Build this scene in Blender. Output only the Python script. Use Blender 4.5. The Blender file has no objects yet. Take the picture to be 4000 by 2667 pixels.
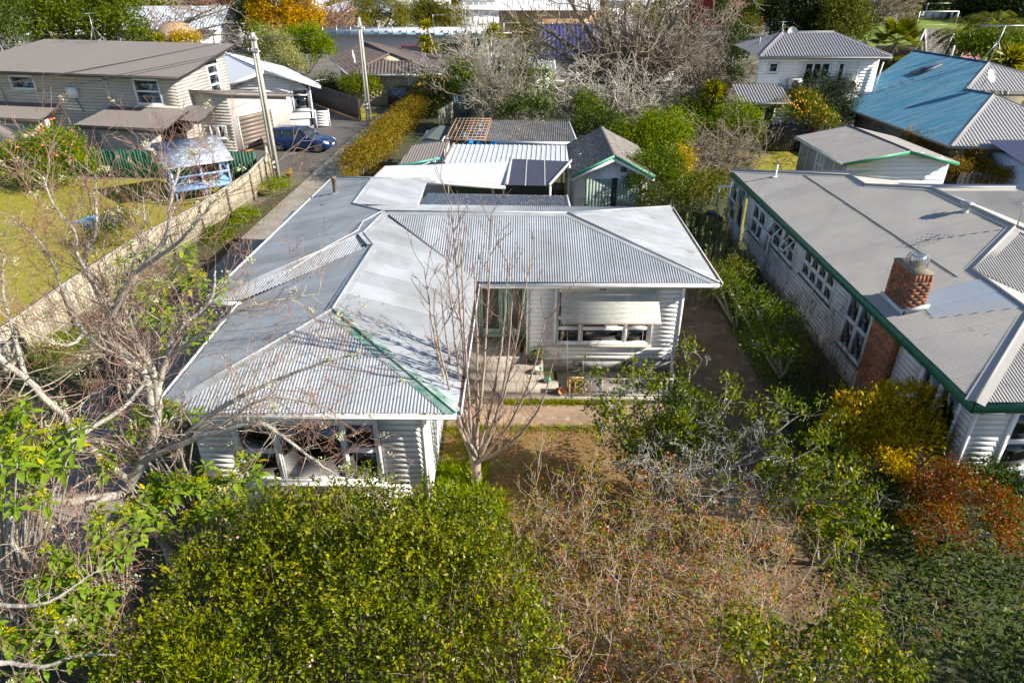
import bpy, math, random, colorsys
import numpy as np
from mathutils import Vector, Matrix
R = math.radians
rnd = random.Random(7)
npr = np.random.default_rng(7)
sc = bpy.context.scene
col = sc.collection
# ---------------------------------------------------------------- camera, sky, sun, exposure
cam_d = bpy.data.cameras.new('camera'); cam_d.lens = 24.0; cam_d.sensor_width = 36.0
cam_d.clip_start = 0.1; cam_d.clip_end = 2000
cam = bpy.data.objects.new('camera', cam_d); col.objects.link(cam)
cam.location = (0, 0, 12); cam.rotation_euler = (R(90 - 29.818), 0, 0)
sc.camera = cam
SUN = Vector((1, -.25, .62)).normalized()
SUN_EL = math.asin(SUN.z)
w = bpy.data.worlds.new('World'); sc.world = w; w.use_nodes = True
nt = w.node_tree
sky = nt.nodes.new('ShaderNodeTexSky'); sky.sky_type = 'NISHITA'; sky.sun_disc = False
sky.sun_elevation = SUN_EL; sky.sun_rotation = math.atan2(SUN.x, SUN.y)
sky.air_density = 1.0; sky.dust_density = 0.2; sky.ozone_density = 2.2
bg = nt.nodes['Background']; bg.inputs[1].default_value = 0.08
nt.links.new(sky.outputs[0], bg.inputs[0])
sl = bpy.data.lights.new('sun', 'SUN'); sl.energy = 4.8; sl.angle = R(.5); sl.color = (1, .925, .81)
so = bpy.data.objects.new('sun', sl); col.objects.link(so)
so.rotation_euler = SUN.to_track_quat('Z', 'Y').to_euler(); so.location = (30, -15, 40)
vs = sc.view_settings; vs.view_transform = 'Standard'; vs.look = 'None'; vs.gamma = 1; vs.use_curve_mapping = False
vs.exposure = 1.0
sc.cycles.max_bounces = 6; sc.cycles.transparent_max_bounces = 12

# ---------------------------------------------------------------- object helpers
def tag(o, label=None, cat=None, group=None, kind=None):
    if label: o['label'] = label
    if cat: o['category'] = cat
    if group: o['group'] = group
    if kind: o['kind'] = kind
    return o
def thing(name, label, cat, loc=(0, 0, 0), rz=0, group=None):
    o = bpy.data.objects.new(name, None); col.objects.link(o)
    o.location = loc; o.rotation_euler = (0, 0, rz); o.empty_display_size = .2
    return tag(o, label, cat, group)
def world_m(o):
    m = Matrix.Translation(o.location) @ o.rotation_euler.to_matrix().to_4x4() if o.parent is None else world_m(o.parent) @ Matrix.Translation(o.location) @ o.rotation_euler.to_matrix().to_4x4()
    return m
def place(name, me, parent=None, loc=(0, 0, 0), rot=(0, 0, 0), scale=(1, 1, 1)):
    o = bpy.data.objects.new(name, me); col.objects.link(o)
    o.location = loc; o.rotation_euler = rot; o.scale = scale
    if parent: o.parent = parent
    return o
def mesh_np(name, V, loops, sizes, mats, smooth=False):
    me = bpy.data.meshes.new(name)
    V = np.asarray(V, dtype=np.float32).reshape(-1, 3); loops = np.asarray(loops, dtype=np.int32).ravel()
    sizes = np.asarray(sizes, dtype=np.int32)
    me.vertices.add(len(V)); me.vertices.foreach_set('co', V.ravel())
    me.loops.add(len(loops)); me.loops.foreach_set('vertex_index', loops)
    me.polygons.add(len(sizes))
    st = np.zeros(len(sizes), dtype=np.int32); st[1:] = np.cumsum(sizes)[:-1]
    me.polygons.foreach_set('loop_start', st)
    me.update(calc_edges=True); me.validate()
    if smooth: me.polygons.foreach_set('use_smooth', np.ones(len(sizes), dtype=bool))
    for m in (mats if isinstance(mats, (list, tuple)) else [mats]): me.materials.append(m)
    return me
class MB:
    """collects shapes in world coordinates; build() links them as one mesh under its parent"""
    def __init__(s): s.v = []; s.f = []; s.mi = []; s.cur = 0
    def face(s, pts):
        i = len(s.v); s.v += [tuple(p) for p in pts]; s.f.append(list(range(i, i + len(pts)))); s.mi.append(s.cur); return s
    def pb(s, o, a, b, c):          # parallelepiped from corner o and edges a b c
        o, a, b, c = map(Vector, (o, a, b, c)); i = len(s.v)
        if a.cross(b).dot(c) < 0: a, b = b, a
        s.v += [tuple(p) for p in (o, o + a, o + a + b, o + b, o + c, o + a + c, o + a + b + c, o + b + c)]
        for q in ((3, 2, 1, 0), (4, 5, 6, 7), (0, 1, 5, 4), (1, 2, 6, 5), (2, 3, 7, 6), (3, 0, 4, 7)):
            s.f.append([i + k for k in q]); s.mi.append(s.cur)
        return s
    def box(s, c, d):
        return s.pb((c[0] - d[0] / 2, c[1] - d[1] / 2, c[2] - d[2] / 2), (d[0], 0, 0), (0, d[1], 0), (0, 0, d[2]))
    def bb(s, x0, x1, y0, y1, z0, z1): return s.pb((x0, y0, z0), (x1 - x0, 0, 0), (0, y1 - y0, 0), (0, 0, z1 - z0))
    def prism(s, pts, e):
        e = Vector(e); n = len(pts); i = len(s.v); P = [Vector(p) for p in pts]
        nn = Vector((0, 0, 0))
        for k in range(n): nn += P[k].cross(P[(k + 1) % n])
        if nn.dot(e) > 0: P.reverse()
        s.v += [tuple(p) for p in P] + [tuple(p + e) for p in P]
        s.f.append([i + k for k in range(n)]); s.f.append([i + n + k for k in reversed(range(n))]); s.mi += [s.cur] * 2
        for k in range(n):
            j = (k + 1) % n; s.f.append([i + j, i + k, i + n + k, i + n + j]); s.mi.append(s.cur)
        return s
    def bar(s, a, b, w, h=None, up=(0, 0, 1)):   # square section bar between points
        a, b = Vector(a), Vector(b); d = (b - a); h = h or w
        x = d.cross(Vector(up))
        if x.length < 1e-4: x = d.cross(Vector((1, 0, 0)))
        x.normalize(); y = x.cross(d).normalized()
        return s.pb(a - x * w / 2 - y * h / 2, d, x * w, y * h)
    def tube(s, pts, r, n=6, cap=True):
        P = [Vector(p) for p in pts]; rr = r if isinstance(r, (list, tuple)) else [r] * len(P); i = len(s.v)
        ref = Vector((.13, .21, .97))
        for k, p in enumerate(P):
            d = (P[min(k + 1, len(P) - 1)] - P[max(k - 1, 0)]).normalized()
            x = d.cross(ref)
            if x.length < .05: x = d.cross(Vector((1, 0, 0)))
            x.normalize(); y = d.cross(x)
            for q in range(n):
                a = 2 * math.pi * q / n; s.v.append(tuple(p + (x * math.cos(a) + y * math.sin(a)) * rr[k]))
        for k in range(len(P) - 1):
            for q in range(n):
                a, b = i + k * n + q, i + k * n + (q + 1) % n; s.f.append([a, b, b + n, a + n]); s.mi.append(s.cur)
        if cap:
            s.f.append([i + q for q in reversed(range(n))]); s.f.append([i + (len(P) - 1) * n + q for q in range(n)]); s.mi += [s.cur] * 2
        return s
    def lathe(s, c, prof, n=16, M=None):
        c = Vector(c); i = len(s.v); M = M or Matrix.Identity(3)
        for (r, z) in prof:
            for q in range(n):
                a = 2 * math.pi * q / n; s.v.append(tuple(c + M @ Vector((r * math.cos(a), r * math.sin(a), z))))
        for k in range(len(prof) - 1):
            for q in range(n):
                a, b = i + k * n + q, i + k * n + (q + 1) % n; s.f.append([a, b, b + n, a + n]); s.mi.append(s.cur)
        return s
    def build(s, name, mats, parent=None, smooth=False):
        V = np.array(s.v, dtype=np.float64)
        if parent is not None:
            M = np.array(world_m(parent).inverted()); V = V @ M[:3, :3].T + M[:3, 3]
            loc = V.mean(0) if parent.type != 'EMPTY' or True else 0
        else: loc = V.mean(0); loc[2] = V[:, 2].min()
        V = V - loc
        me = mesh_np(name, V, [i for f in s.f for i in f], [len(f) for f in s.f], mats, smooth)
        if max(s.mi) > 0: me.polygons.foreach_set('material_index', s.mi)
        return place(name, me, parent, loc)

# ---------------------------------------------------------------- materials
MATS = {}
def nd(nt, t, **kw):
    n = nt.nodes.new(t)
    for k, v in kw.items():
        if k.startswith('i_'): n.inputs[k[2:].replace('_', ' ')].default_value = v
        else: setattr(n, k, v)
    return n
def ramp(nt, stops):
    r = nt.nodes.new('ShaderNodeValToRGB'); e = r.color_ramp.elements
    while len(e) < len(stops): e.new(.5)
    for q, (p, c) in zip(e, stops): q.position = p; q.color = (c[0], c[1], c[2], 1)
    return r
def mat(name, c, rough=.6, metal=0, var=.12, scale=3.0, c2=None, c2amt=.5, c2scale=1.2, bump=0, bscale=30, spec=.5, stretch=None, detail=6, c3=None, c3lo=.6, c3scale=5, rand=0):
    """painted / mineral surface: base colour with fine mottling, optional second colour in patches and third in spots"""
    if name in MATS: return MATS[name]
    m = bpy.data.materials.new(name); m.use_nodes = True; nt = m.node_tree; L = nt.links.new
    b = nt.nodes['Principled BSDF']; b.inputs['Roughness'].default_value = rough; b.inputs['Metallic'].default_value = metal
    b.inputs['Specular IOR Level'].default_value = spec
    tc = nd(nt, 'ShaderNodeNewGeometry'); pos = tc.outputs['Position']
    if stretch:
        mp = nd(nt, 'ShaderNodeMapping'); mp.inputs['Scale'].default_value = stretch; L(pos, mp.inputs[0]); pos = mp.outputs[0]
    n1 = nd(nt, 'ShaderNodeTexNoise', i_Scale=scale, i_Detail=detail, i_Roughness=.65); L(pos, n1.inputs['Vector'])
    lo = tuple(x * (1 - var) for x in c); hi = tuple(min(x * (1 + var), .95) for x in c)
    r1 = ramp(nt, [(.3, lo), (.7, hi)]); L(n1.outputs['Fac'], r1.inputs[0]); out = r1.outputs[0]
    if c2:
        n2 = nd(nt, 'ShaderNodeTexNoise', i_Scale=c2scale, i_Detail=8, i_Roughness=.7); L(pos, n2.inputs['Vector'])
        r2 = ramp(nt, [(.5 - .12 + (0.5 - c2amt) * .4, (0, 0, 0)), (.5 + .12 + (0.5 - c2amt) * .4, (1, 1, 1))]); L(n2.outputs['Fac'], r2.inputs[0])
        mx = nd(nt, 'ShaderNodeMix', data_type='RGBA'); L(r2.outputs[0], mx.inputs[0]); L(out, mx.inputs[6]); mx.inputs[7].default_value = (*c2, 1); out = mx.outputs[2]
    if c3:
        n3 = nd(nt, 'ShaderNodeTexNoise', i_Scale=c3scale, i_Detail=4, i_Roughness=.6); L(pos, n3.inputs['Vector'])
        r3 = ramp(nt, [(c3lo, (0, 0, 0)), (c3lo + .06, (1, 1, 1))]); L(n3.outputs['Fac'], r3.inputs[0])
        mx = nd(nt, 'ShaderNodeMix', data_type='RGBA'); L(r3.outputs[0], mx.inputs[0]); L(out, mx.inputs[6]); mx.inputs[7].default_value = (*c3, 1); out = mx.outputs[2]
    if rand:
        oi = nd(nt, 'ShaderNodeObjectInfo'); mr = nd(nt, 'ShaderNodeMapRange'); mr.inputs['To Min'].default_value = 1 - rand; mr.inputs['To Max'].default_value = 1 + rand
        L(oi.outputs['Random'], mr.inputs['Value']); mu = nd(nt, 'ShaderNodeVectorMath', operation='SCALE'); L(out, mu.inputs[0]); L(mr.outputs[0], mu.inputs['Scale']); out = mu.outputs[0]
    L(out, b.inputs['Base Color'])
    if bump:
        nb = nd(nt, 'ShaderNodeTexNoise', i_Scale=bscale, i_Detail=5); L(pos, nb.inputs['Vector'])
        bp = nd(nt, 'ShaderNodeBump', i_Strength=bump, i_Distance=.02); L(nb.outputs['Fac'], bp.inputs['Height']); L(bp.outputs[0], b.inputs['Normal'])
    MATS[name] = m; return m
def leafmat(name, cols, rough=.45, transl=.3, spec=.4):
    """leaf: each leaf takes its own colour from the list"""
    if name in MATS: return MATS[name]
    m = bpy.data.materials.new(name); m.use_nodes = True; nt = m.node_tree; L = nt.links.new
    b = nt.nodes['Principled BSDF']; b.inputs['Roughness'].default_value = max(rough, .42); b.inputs['Specular IOR Level'].default_value = spec * .4
    cols = [tuple(max(0, q + (q - sum(c) / 3) * .22) for q in c) for c in cols]
    g = nd(nt, 'ShaderNodeNewGeometry'); n = len(cols)
    r = ramp(nt, [(i / max(n - 1, 1), c) for i, c in enumerate(cols)])
    nz = nd(nt, 'ShaderNodeTexNoise', i_Scale=.9, i_Detail=2); L(g.outputs['Position'], nz.inputs['Vector'])
    ma = nd(nt, 'ShaderNodeMath', operation='MULTIPLY_ADD'); L(nz.outputs['Fac'], ma.inputs[0]); ma.inputs[1].default_value = .9; 
    mb = nd(nt, 'ShaderNodeMath', operation='MULTIPLY_ADD'); L(g.outputs['Random Per Island'], mb.inputs[0]); mb.inputs[1].default_value = .75; mb.inputs[2].default_value = -.33
    L(mb.outputs[0], ma.inputs[2]); L(ma.outputs[0], r.inputs[0])
    L(r.outputs[0], b.inputs['Base Color'])
    tr = nd(nt, 'ShaderNodeBsdfTranslucent'); mx = nd(nt, 'ShaderNodeMixShader'); mx.inputs[0].default_value = transl
    hs = nd(nt, 'ShaderNodeHueSaturation', i_Saturation=1.15, i_Value=1.25); L(r.outputs[0], hs.inputs['Color']); L(hs.outputs[0], tr.inputs['Color'])
    L(b.outputs[0], mx.inputs[1]); L(tr.outputs[0], mx.inputs[2]); L(mx.outputs[0], nt.nodes['Material Output'].inputs[0])
    MATS[name] = m; return m
def glassmat(name, tint=(.75, .8, .8), mixf=.2, rough=.03):
    if name in MATS: return MATS[name]
    m = bpy.data.materials.new(name); m.use_nodes = True; nt = m.node_tree; L = nt.links.new
    for n in list(nt.nodes):
        if n.type == 'BSDF_PRINCIPLED': nt.nodes.remove(n)
    t = nd(nt, 'ShaderNodeBsdfTransparent'); t.inputs[0].default_value = (*tint, 1)
    g = nd(nt, 'ShaderNodeBsdfGlossy', i_Roughness=rough); lw = nd(nt, 'ShaderNodeLayerWeight', i_Blend=.25)
    ma = nd(nt, 'ShaderNodeMath', operation='MAXIMUM'); L(lw.outputs['Fresnel'], ma.inputs[0]); ma.inputs[1].default_value = mixf
    mx = nd(nt, 'ShaderNodeMixShader'); L(ma.outputs[0], mx.inputs[0]); L(t.outputs[0], mx.inputs[1]); L(g.outputs[0], mx.inputs[2])
    L(mx.outputs[0], nt.nodes['Material Output'].inputs[0]); MATS[name] = m; return m

white = mat('white_paint', (.8, .8, .8), .45, var=.05, c2=(.68, .68, .66), c2amt=.25, c2scale=2.5)
whitewall = mat('white_weatherboard_paint', (.8, .8, .79), .5, var=.05, c2=(.68, .67, .63), c2amt=.14, c2scale=1.6, rand=.03)
greywhite = mat('pale_grey_paint', (.68, .67, .7), .5, var=.04, c2=(.58, .56, .57), c2amt=.15, rand=.04)
zinc = mat('weathered_zinc', (.38, .405, .43), .48, .2, var=.1, scale=1.3, c2=(.29, .3, .305), c2amt=.4, c2scale=.5, c3=(.22, .2, .17), c3lo=.66, c3scale=1.9, rand=.1)
zinc2 = mat('zinc_flashing', (.42, .44, .46), .42, .2, var=.1, c2=(.3, .31, .31), c2amt=.4)
whiteiron = mat('white_painted_iron', (.55, .575, .61), .45, .05, var=.07, c2=(.5, .49, .47), c2amt=.2, c3=(.3, .22, .15), c3lo=.7, rand=.04)
cream = mat('cream_roof_paint', (.36, .34, .31), .6, var=.08, scale=.9, c2=(.3, .28, .265), c2amt=.35, c2scale=.7, c3=(.24, .23, .22), c3lo=.68, c3scale=1.5, rand=.04)
greenp = mat('green_paint', (.02, .13, .075), .45, var=.12, c2=(.1, .2, .15), c2amt=.12, c2scale=4)
paleg = mat('pale_green_paint', (.33, .5, .4), .5, var=.1, c2=(.3, .22, .15), c2amt=.12, c2scale=3)
concrete = mat('weathered_concrete', (.33, .3, .255), .85, var=.18, scale=4, c2=(.2, .17, .13), c2amt=.4, c2scale=1.3, bump=.3, bscale=60, c3=(.12, .12, .06), c3lo=.66, c3scale=2)
dark_in = mat('dark_interior', (.025, .025, .028), .8)  # near black colour standing in for the unlit rooms behind windows
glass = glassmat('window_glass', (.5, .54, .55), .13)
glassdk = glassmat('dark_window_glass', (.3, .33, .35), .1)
blindm = mat('blind_slat_paint', (.3, .31, .3), .5, var=.06)
curtain = mat('curtain_cloth', (.62, .62, .6), .8, var=.15, scale=6)
aluw = mat('white_aluminium', (.75, .77, .8), .35, var=.03)
taupe = mat('taupe_weatherboard_paint', (.47, .43, .38), .55, var=.05, rand=.04)
tauper = mat('taupe_roof_paint', (.16, .14, .13), .5, var=.05, scale=2, rand=.02)
darkb = mat('dark_brown_trim', (.045, .038, .035), .5)
woodgrey = mat('weathered_timber', (.37, .34, .27), .85, var=.3, scale=6, stretch=(6, 6, .7), c2=(.4, .29, .08), c2amt=.22, c2scale=1.5, c3=(.2, .18, .14), c3lo=.6, c3scale=4, rand=.25)
woodpost = mat('weathered_post_timber', (.34, .29, .2), .85, var=.3, scale=8, rand=.15)
greenf = mat('dark_green_fence_paint', (.018, .1, .055), .6, var=.2, scale=3, rand=.25)
blackf = mat('black_stained_timber', (.05, .042, .042), .75, var=.3, scale=4, rand=.25)
bluep = mat('blue_paint', (.22, .42, .72), .55, var=.12, c2=(.4, .5, .6), c2amt=.2)
asphalt = mat('asphalt', (.085, .078, .075), .9, var=.2, scale=8, c2=(.12, .11, .1), c2amt=.4, c2scale=.6, bump=.25, bscale=90)
barkl = mat('lichened_bark', (.3, .265, .23), .85, var=.35, scale=14, c2=(.44, .42, .35), c2amt=.45, c2scale=4, c3=(.16, .14, .12), c3lo=.6, c3scale=10, bump=.6, bscale=40)
barkt = mat('reddish_twig_bark', (.28, .2, .165), .8, var=.35, scale=9, c2=(.4, .37, .29), c2amt=.45, c2scale=5)
barkb = mat('brown_bark', (.3, .25, .2), .85, var=.3, scale=10, c2=(.42, .38, .32), c2amt=.4, bump=.4)
barkg = mat('pale_grey_bark', (.5, .47, .42), .85, var=.3, scale=8, c2=(.33, .28, .24), c2amt=.4, bump=.4)
barkd = mat('dark_bark', (.12, .1, .085), .9, var=.3, scale=8)
lichenm = leafmat('lichen', [(.32, .34, .2), (.45, .46, .3), (.5, .5, .4)], .9, .1, .1)
rubber = mat('black_rubber', (.02, .02, .02), .7)
metalg = mat('galvanised_metal', (.45, .46, .47), .35, .7, var=.08)
# ---------------------------------------------------------------- building kit
class Fr:
    """wall frame: origin o on the ground line, u along the wall, n outwards"""
    def __init__(s, o, u, n=None):
        s.o = Vector(o); s.u = Vector((u[0], u[1], 0)).normalized()
        s.n = Vector((s.u.y, -s.u.x, 0)) if n is None else Vector((n[0], n[1], 0)).normalized()
    def p(s, u, z, d=0): return s.o + s.u * u + Vector((0, 0, z)) + s.n * d
    def box(s, mb, u0, u1, z0, z1, d0, d1): return mb.pb(s.p(u0, z0, d0), s.u * (u1 - u0), s.n * (d1 - d0), Vector((0, 0, z1 - z0)))
def wall(par, fr, u0, u1, z0, z1, m, holes=(), pitch=.155, top=None, joined=False, core=True, lap=.02, coremat=None, clip=None):
    """weatherboards as single boards (or one joined part), over a dark lining. top(u)->z gives a gable line; clip(z)->(u0,u1)"""
    jb = MB(); z = z0
    while z < z1 - .02:
        za = min(z + pitch, z1); segs = [(u0, u1)]
        if clip:
            c = clip((z + za) / 2); segs = [(max(u0, c[0]), min(u1, c[1]))] if c[1] > c[0] else []
        for h in holes:
            if h[2] < za - .01 and h[3] > z + .01:
                ns = []
                for a, b in segs:
                    if h[1] <= a or h[0] >= b: ns.append((a, b)); continue
                    if h[0] > a: ns.append((a, h[0]))
                    if h[1] < b: ns.append((h[1], b))
                segs = ns
        for a, b in segs:
            if b - a < .03: continue
            mb = jb if joined else MB()
            mb.prism([fr.p(a, z, 0), fr.p(a, z, lap), fr.p(a, za, .006), fr.p(a, za, 0)], fr.u * (b - a))
            if not joined: mb.build('weatherboard', m, par)
        z = za
    if joined and jb.v: tag(jb.build('weatherboards', m, par), kind='stuff')
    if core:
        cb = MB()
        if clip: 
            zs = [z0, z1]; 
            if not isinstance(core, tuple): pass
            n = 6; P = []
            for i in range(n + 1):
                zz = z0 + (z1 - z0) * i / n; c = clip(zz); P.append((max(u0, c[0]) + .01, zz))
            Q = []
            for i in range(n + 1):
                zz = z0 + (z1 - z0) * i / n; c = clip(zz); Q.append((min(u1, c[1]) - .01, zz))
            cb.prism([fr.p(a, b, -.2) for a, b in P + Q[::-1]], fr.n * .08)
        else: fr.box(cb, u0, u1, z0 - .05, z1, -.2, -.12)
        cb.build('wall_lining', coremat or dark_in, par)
def window(par, fr, u0, u1, z0, z1, cols=(1,), rows=None, fm=None, gm=None, blind=None, sill=.06, fw=.06, name='window', sillm=None, open_=None, proud=.03):
    """frame > pane, sill, blind. rows: list per column of row fractions from the top"""
    fm = fm or white; gm = gm or glass; mb = MB(); B = lambda a, b, c, d, e=-.09, f=None: fr.box(mb, a, b, c, d, e, proud + .012 if f is None else f)
    B(u0 - fw, u0, z0 - fw, z1 + fw); B(u1, u1 + fw, z0 - fw, z1 + fw); B(u0, u1, z1, z1 + fw); B(u0, u1, z0 - fw, z0)
    tot = sum(cols); W = u1 - u0; x = u0; panes = []
    for i, c in enumerate(cols):
        xe = x + W * c / tot; a = x + (.03 if i else 0); b = xe - (.03 if i < len(cols) - 1 else 0)
        if i < len(cols) - 1: B(xe - .03, xe + .03, z0, z1, -.09, proud + .006)
        rw = (rows[i] if rows else (1,)); tr = sum(rw); zt = z1
        for j, r in enumerate(rw):
            zb = zt - (z1 - z0) * r / tr
            c0 = zb + (.02 if j < len(rw) - 1 else 0); c1 = zt - (.02 if j else 0)
            s = min(.04, (b - a) * .12)
            B(a, a + s, c0, c1, -.05, proud - .004); B(b - s, b, c0, c1, -.05, proud - .004); B(a + s, b - s, c1 - s, c1, -.05, proud - .004); B(a + s, b - s, c0, c0 + s, -.05, proud - .004)
            panes.append((a + s, b - s, c0 + s, c1 - s)); zt = zb
            if j < len(rw) - 1: B(a, b, zb - .02, zb + .02, -.06, proud)
        x = xe
    w = mb.build(name, fm, par)
    for (a, b, c, d) in panes:
        pb = MB(); fr.box(pb, a - .005, b + .005, c - .005, d + .005, -.02, -.014); pb.build('pane', gm, w)
    if sill:
        sb = MB(); sb.prism([fr.p(u0 - fw - .05, z0 - fw - .05, -.02), fr.p(u0 - fw - .05, z0 - fw - .05, proud + sill), fr.p(u0 - fw - .05, z0 - fw - .015, proud + sill), fr.p(u0 - fw - .05, z0 - fw + .0, -.02)], fr.u * (u1 - u0 + 2 * fw + .1)); sb.build('sill', sillm or fm, w)
    if blind == 'slat':
        bb = MB(); z = z0 + .02
        while z < z1 - .02:
            bb.pb(fr.p(u0 + .02, z, -.085), fr.u * (W - .04), fr.n * .03 + Vector((0, 0, .022)), Vector((0, 0, .004))); z += .048
        tag(bb.build('blind_slats', blindm, w), kind='stuff')
    elif blind == 'curtain':
        bb = MB(); n = max(int(W / .07), 4)
        for i in range(n):
            a, b = u0 + W * i / n, u0 + W * (i + 1) / n; da, db = (-.08 if i % 2 else -.055), (-.055 if i % 2 else -.08)
            bb.face([fr.p(a, z0, da), fr.p(b, z0, db), fr.p(b, z1, db), fr.p(a, z1, da)])
        bb.build('curtain', curtain, w)
    return w
class Plane:
    def __init__(s, pts):
        s.pts = [Vector(p) for p in pts]; P = np.array([tuple(p) for p in s.pts]); A = np.c_[P[:, :2], np.ones(len(P))]
        a, b, c = np.linalg.lstsq(A, P[:, 2], rcond=None)[0]; s.abc = (a, b, c); s.n = Vector((-a, -b, 1)).normalized(); s.cen = Vector(P.mean(0))
        for p in s.pts: p.z = a * p.x + b * p.y + c
    def z(s, x, y): return s.abc[0] * x + s.abc[1] * y + s.abc[2]
def ivals(poly, a):
    xs = []
    for i in range(len(poly)):
        (a0, b0), (a1, b1) = poly[i], poly[(i + 1) % len(poly)]
        if (a0 <= a < a1) or (a1 <= a < a0): xs.append(b0 + (b1 - b0) * (a - a0) / (a1 - a0))
    xs.sort(); return [(xs[i], xs[i + 1]) for i in range(0, len(xs) - 1, 2)]
def roofplane(par, pts, m, pitch=.076, amp=.0095, spp=6, sheet=.76, joined=False, name='roof_sheet', thick=.0, prof='sin', down=None, lift=0, rows=0):
    """corrugated sheeting over one roof plane, cut to its outline; each lapped sheet is a part"""
    P = Plane(pts); n = P.n
    b = Vector(down) if down else Vector((0, 0, -1)) + n * n.z
    b = (b - n * b.dot(n)).normalized(); a = b.cross(n).normalized(); o = P.cen
    poly = [((p - o).dot(a), (p - o).dot(b)) for p in P.pts]
    a0 = min(q[0] for q in poly); a1 = max(q[0] for q in poly)
    samp = [a0 + k * pitch / spp for k in range(int((a1 - a0) / (pitch / spp)) + 1)]
    samp = sorted(set([round(x, 5) for x in samp] + [round(q[0], 5) for q in poly]))
    def h(x):
        if prof == 'sin': return amp * math.sin(2 * math.pi * x / pitch)
        if prof == 'rib':
            t = (x / pitch) % 1; return amp if t < .18 else (amp * (1 - (t - .18) / .1) if t < .28 else (0 if t < .9 else amp * (t - .9) / .1))
        if prof == 'tile':
            t = (x / pitch) % 1; return amp * math.sin(math.pi * t)
        return 0
    mb = MB(); last = a0; k = 0
    def flush():
        nonlocal mb
        if mb.v:
            o_ = mb.build(name, m, par, smooth=False)
        mb = MB()
    for x0, x1 in zip(samp[:-1], samp[1:]):
        if x1 - x0 < 1e-4: continue
        if not joined and x1 - last > sheet: flush(); last = x0; k += 1
        e = min(1e-4, (x1 - x0) * .1)
        A, B = ivals(poly, x0 + e), ivals(poly, x1 - e); zk = .004 * (k % 2) + lift if not joined else lift
        for (p0, p1), (q0, q1) in zip(A, B):
            steps = max(1, int(round((p1 - p0) / rows))) if rows else 1
            for r in range(steps):
                f0, f1 = r / steps, (r + 1) / steps; t0 = .0; t1 = .02 if rows else 0
                v = [o + a * x0 + b * (p0 + (p1 - p0) * f0) + n * (h(x0) + zk + t0), o + a * x0 + b * (p0 + (p1 - p0) * f1) + n * (h(x0) + zk + t1),
                     o + a * x1 + b * (q0 + (q1 - q0) * f1) + n * (h(x1) + zk + t1), o + a * x1 + b * (q0 + (q1 - q0) * f0) + n * (h(x1) + zk + t0)]
                mb.face(v)
    if joined: 
        if thick:
            pass
    flush()
    return P
def cap(par, p0, p1, A, B, m, w=.19, r=.028, name='ridge_cap', lift=.016, ext=0):
    """lead-edged ridge / hip flashing: two flat flanges in the roof planes and a roll"""
    p0, p1 = Vector(p0), Vector(p1); t = (p1 - p0).normalized(); p0 = p0 - t * ext; p1 = p1 + t * ext; mb = MB(); mid = (p0 + p1) / 2
    up = Vector((0, 0, 1))
    for P in (A, B):
        d = t.cross(P.n).normalized()
        if d.dot(P.cen - mid) < 0: d = -d
        q0, q1 = p0 + up * lift, p1 + up * lift
        mb.face([q0, q1, q1 + d * w, q0 + d * w]); mb.face([q0 + d * w, q1 + d * w, q1 + d * (w + .004) - P.n * .02, q0 + d * (w + .004) - P.n * .02])
    mb.tube([p0 + up * (lift + r * .6), p1 + up * (lift + r * .6)], r, 8)
    return mb.build(name, m, par)
def gutter(par, p0, p1, out, m, w=.12, h=.1, leaves=False, fascia=None, fh=.16, name='gutter'):
    p0, p1, o = Vector(p0), Vector(p1), Vector(out).normalized(); d = p1 - p0; Z = Vector((0, 0, 1)); mb = MB()
    mb.pb(p0 - Z * h + o * .0, d, o * w, Z * .012); mb.pb(p0 - Z * h + o * (w - .014), d, o * .014, Z * (h + .005)); mb.pb(p0 - Z * h, d, o * .01, Z * (h - .02))
    mb.pb(p0 - Z * .006 + o * (w - .03), d, o * .036, Z * .014)
    g = mb.build(name, m, par)
    f = MB(); f.pb(p0 - Z * (fh + .02) - o * .03, d, o * .028, Z * fh); f.build('fascia', fascia or m, par)
    if leaves:
        l = MB(); L = d.length; t = d.normalized()
        for i in range(int(L * 45)):
            c = p0 + t * rnd.uniform(0, L) + o * rnd.uniform(.01, w - .02) - Z * rnd.uniform(.0, .03); s = rnd.uniform(.02, .05); a = rnd.uniform(0, 6.3)
            x = Vector((math.cos(a), math.sin(a), rnd.uniform(-.3, .3))) * s; y = Vector((-math.sin(a), math.cos(a), rnd.uniform(-.3, .3))) * s * .5
            l.face([c - x, c + y, c + x, c - y])
        tag(l.build('leaf_litter', leafmat('dead_leaves', [(.1, .04, .02), (.2, .09, .04), (.16, .11, .06)], .8, .05, .1), g), kind='stuff')
    return g
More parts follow.
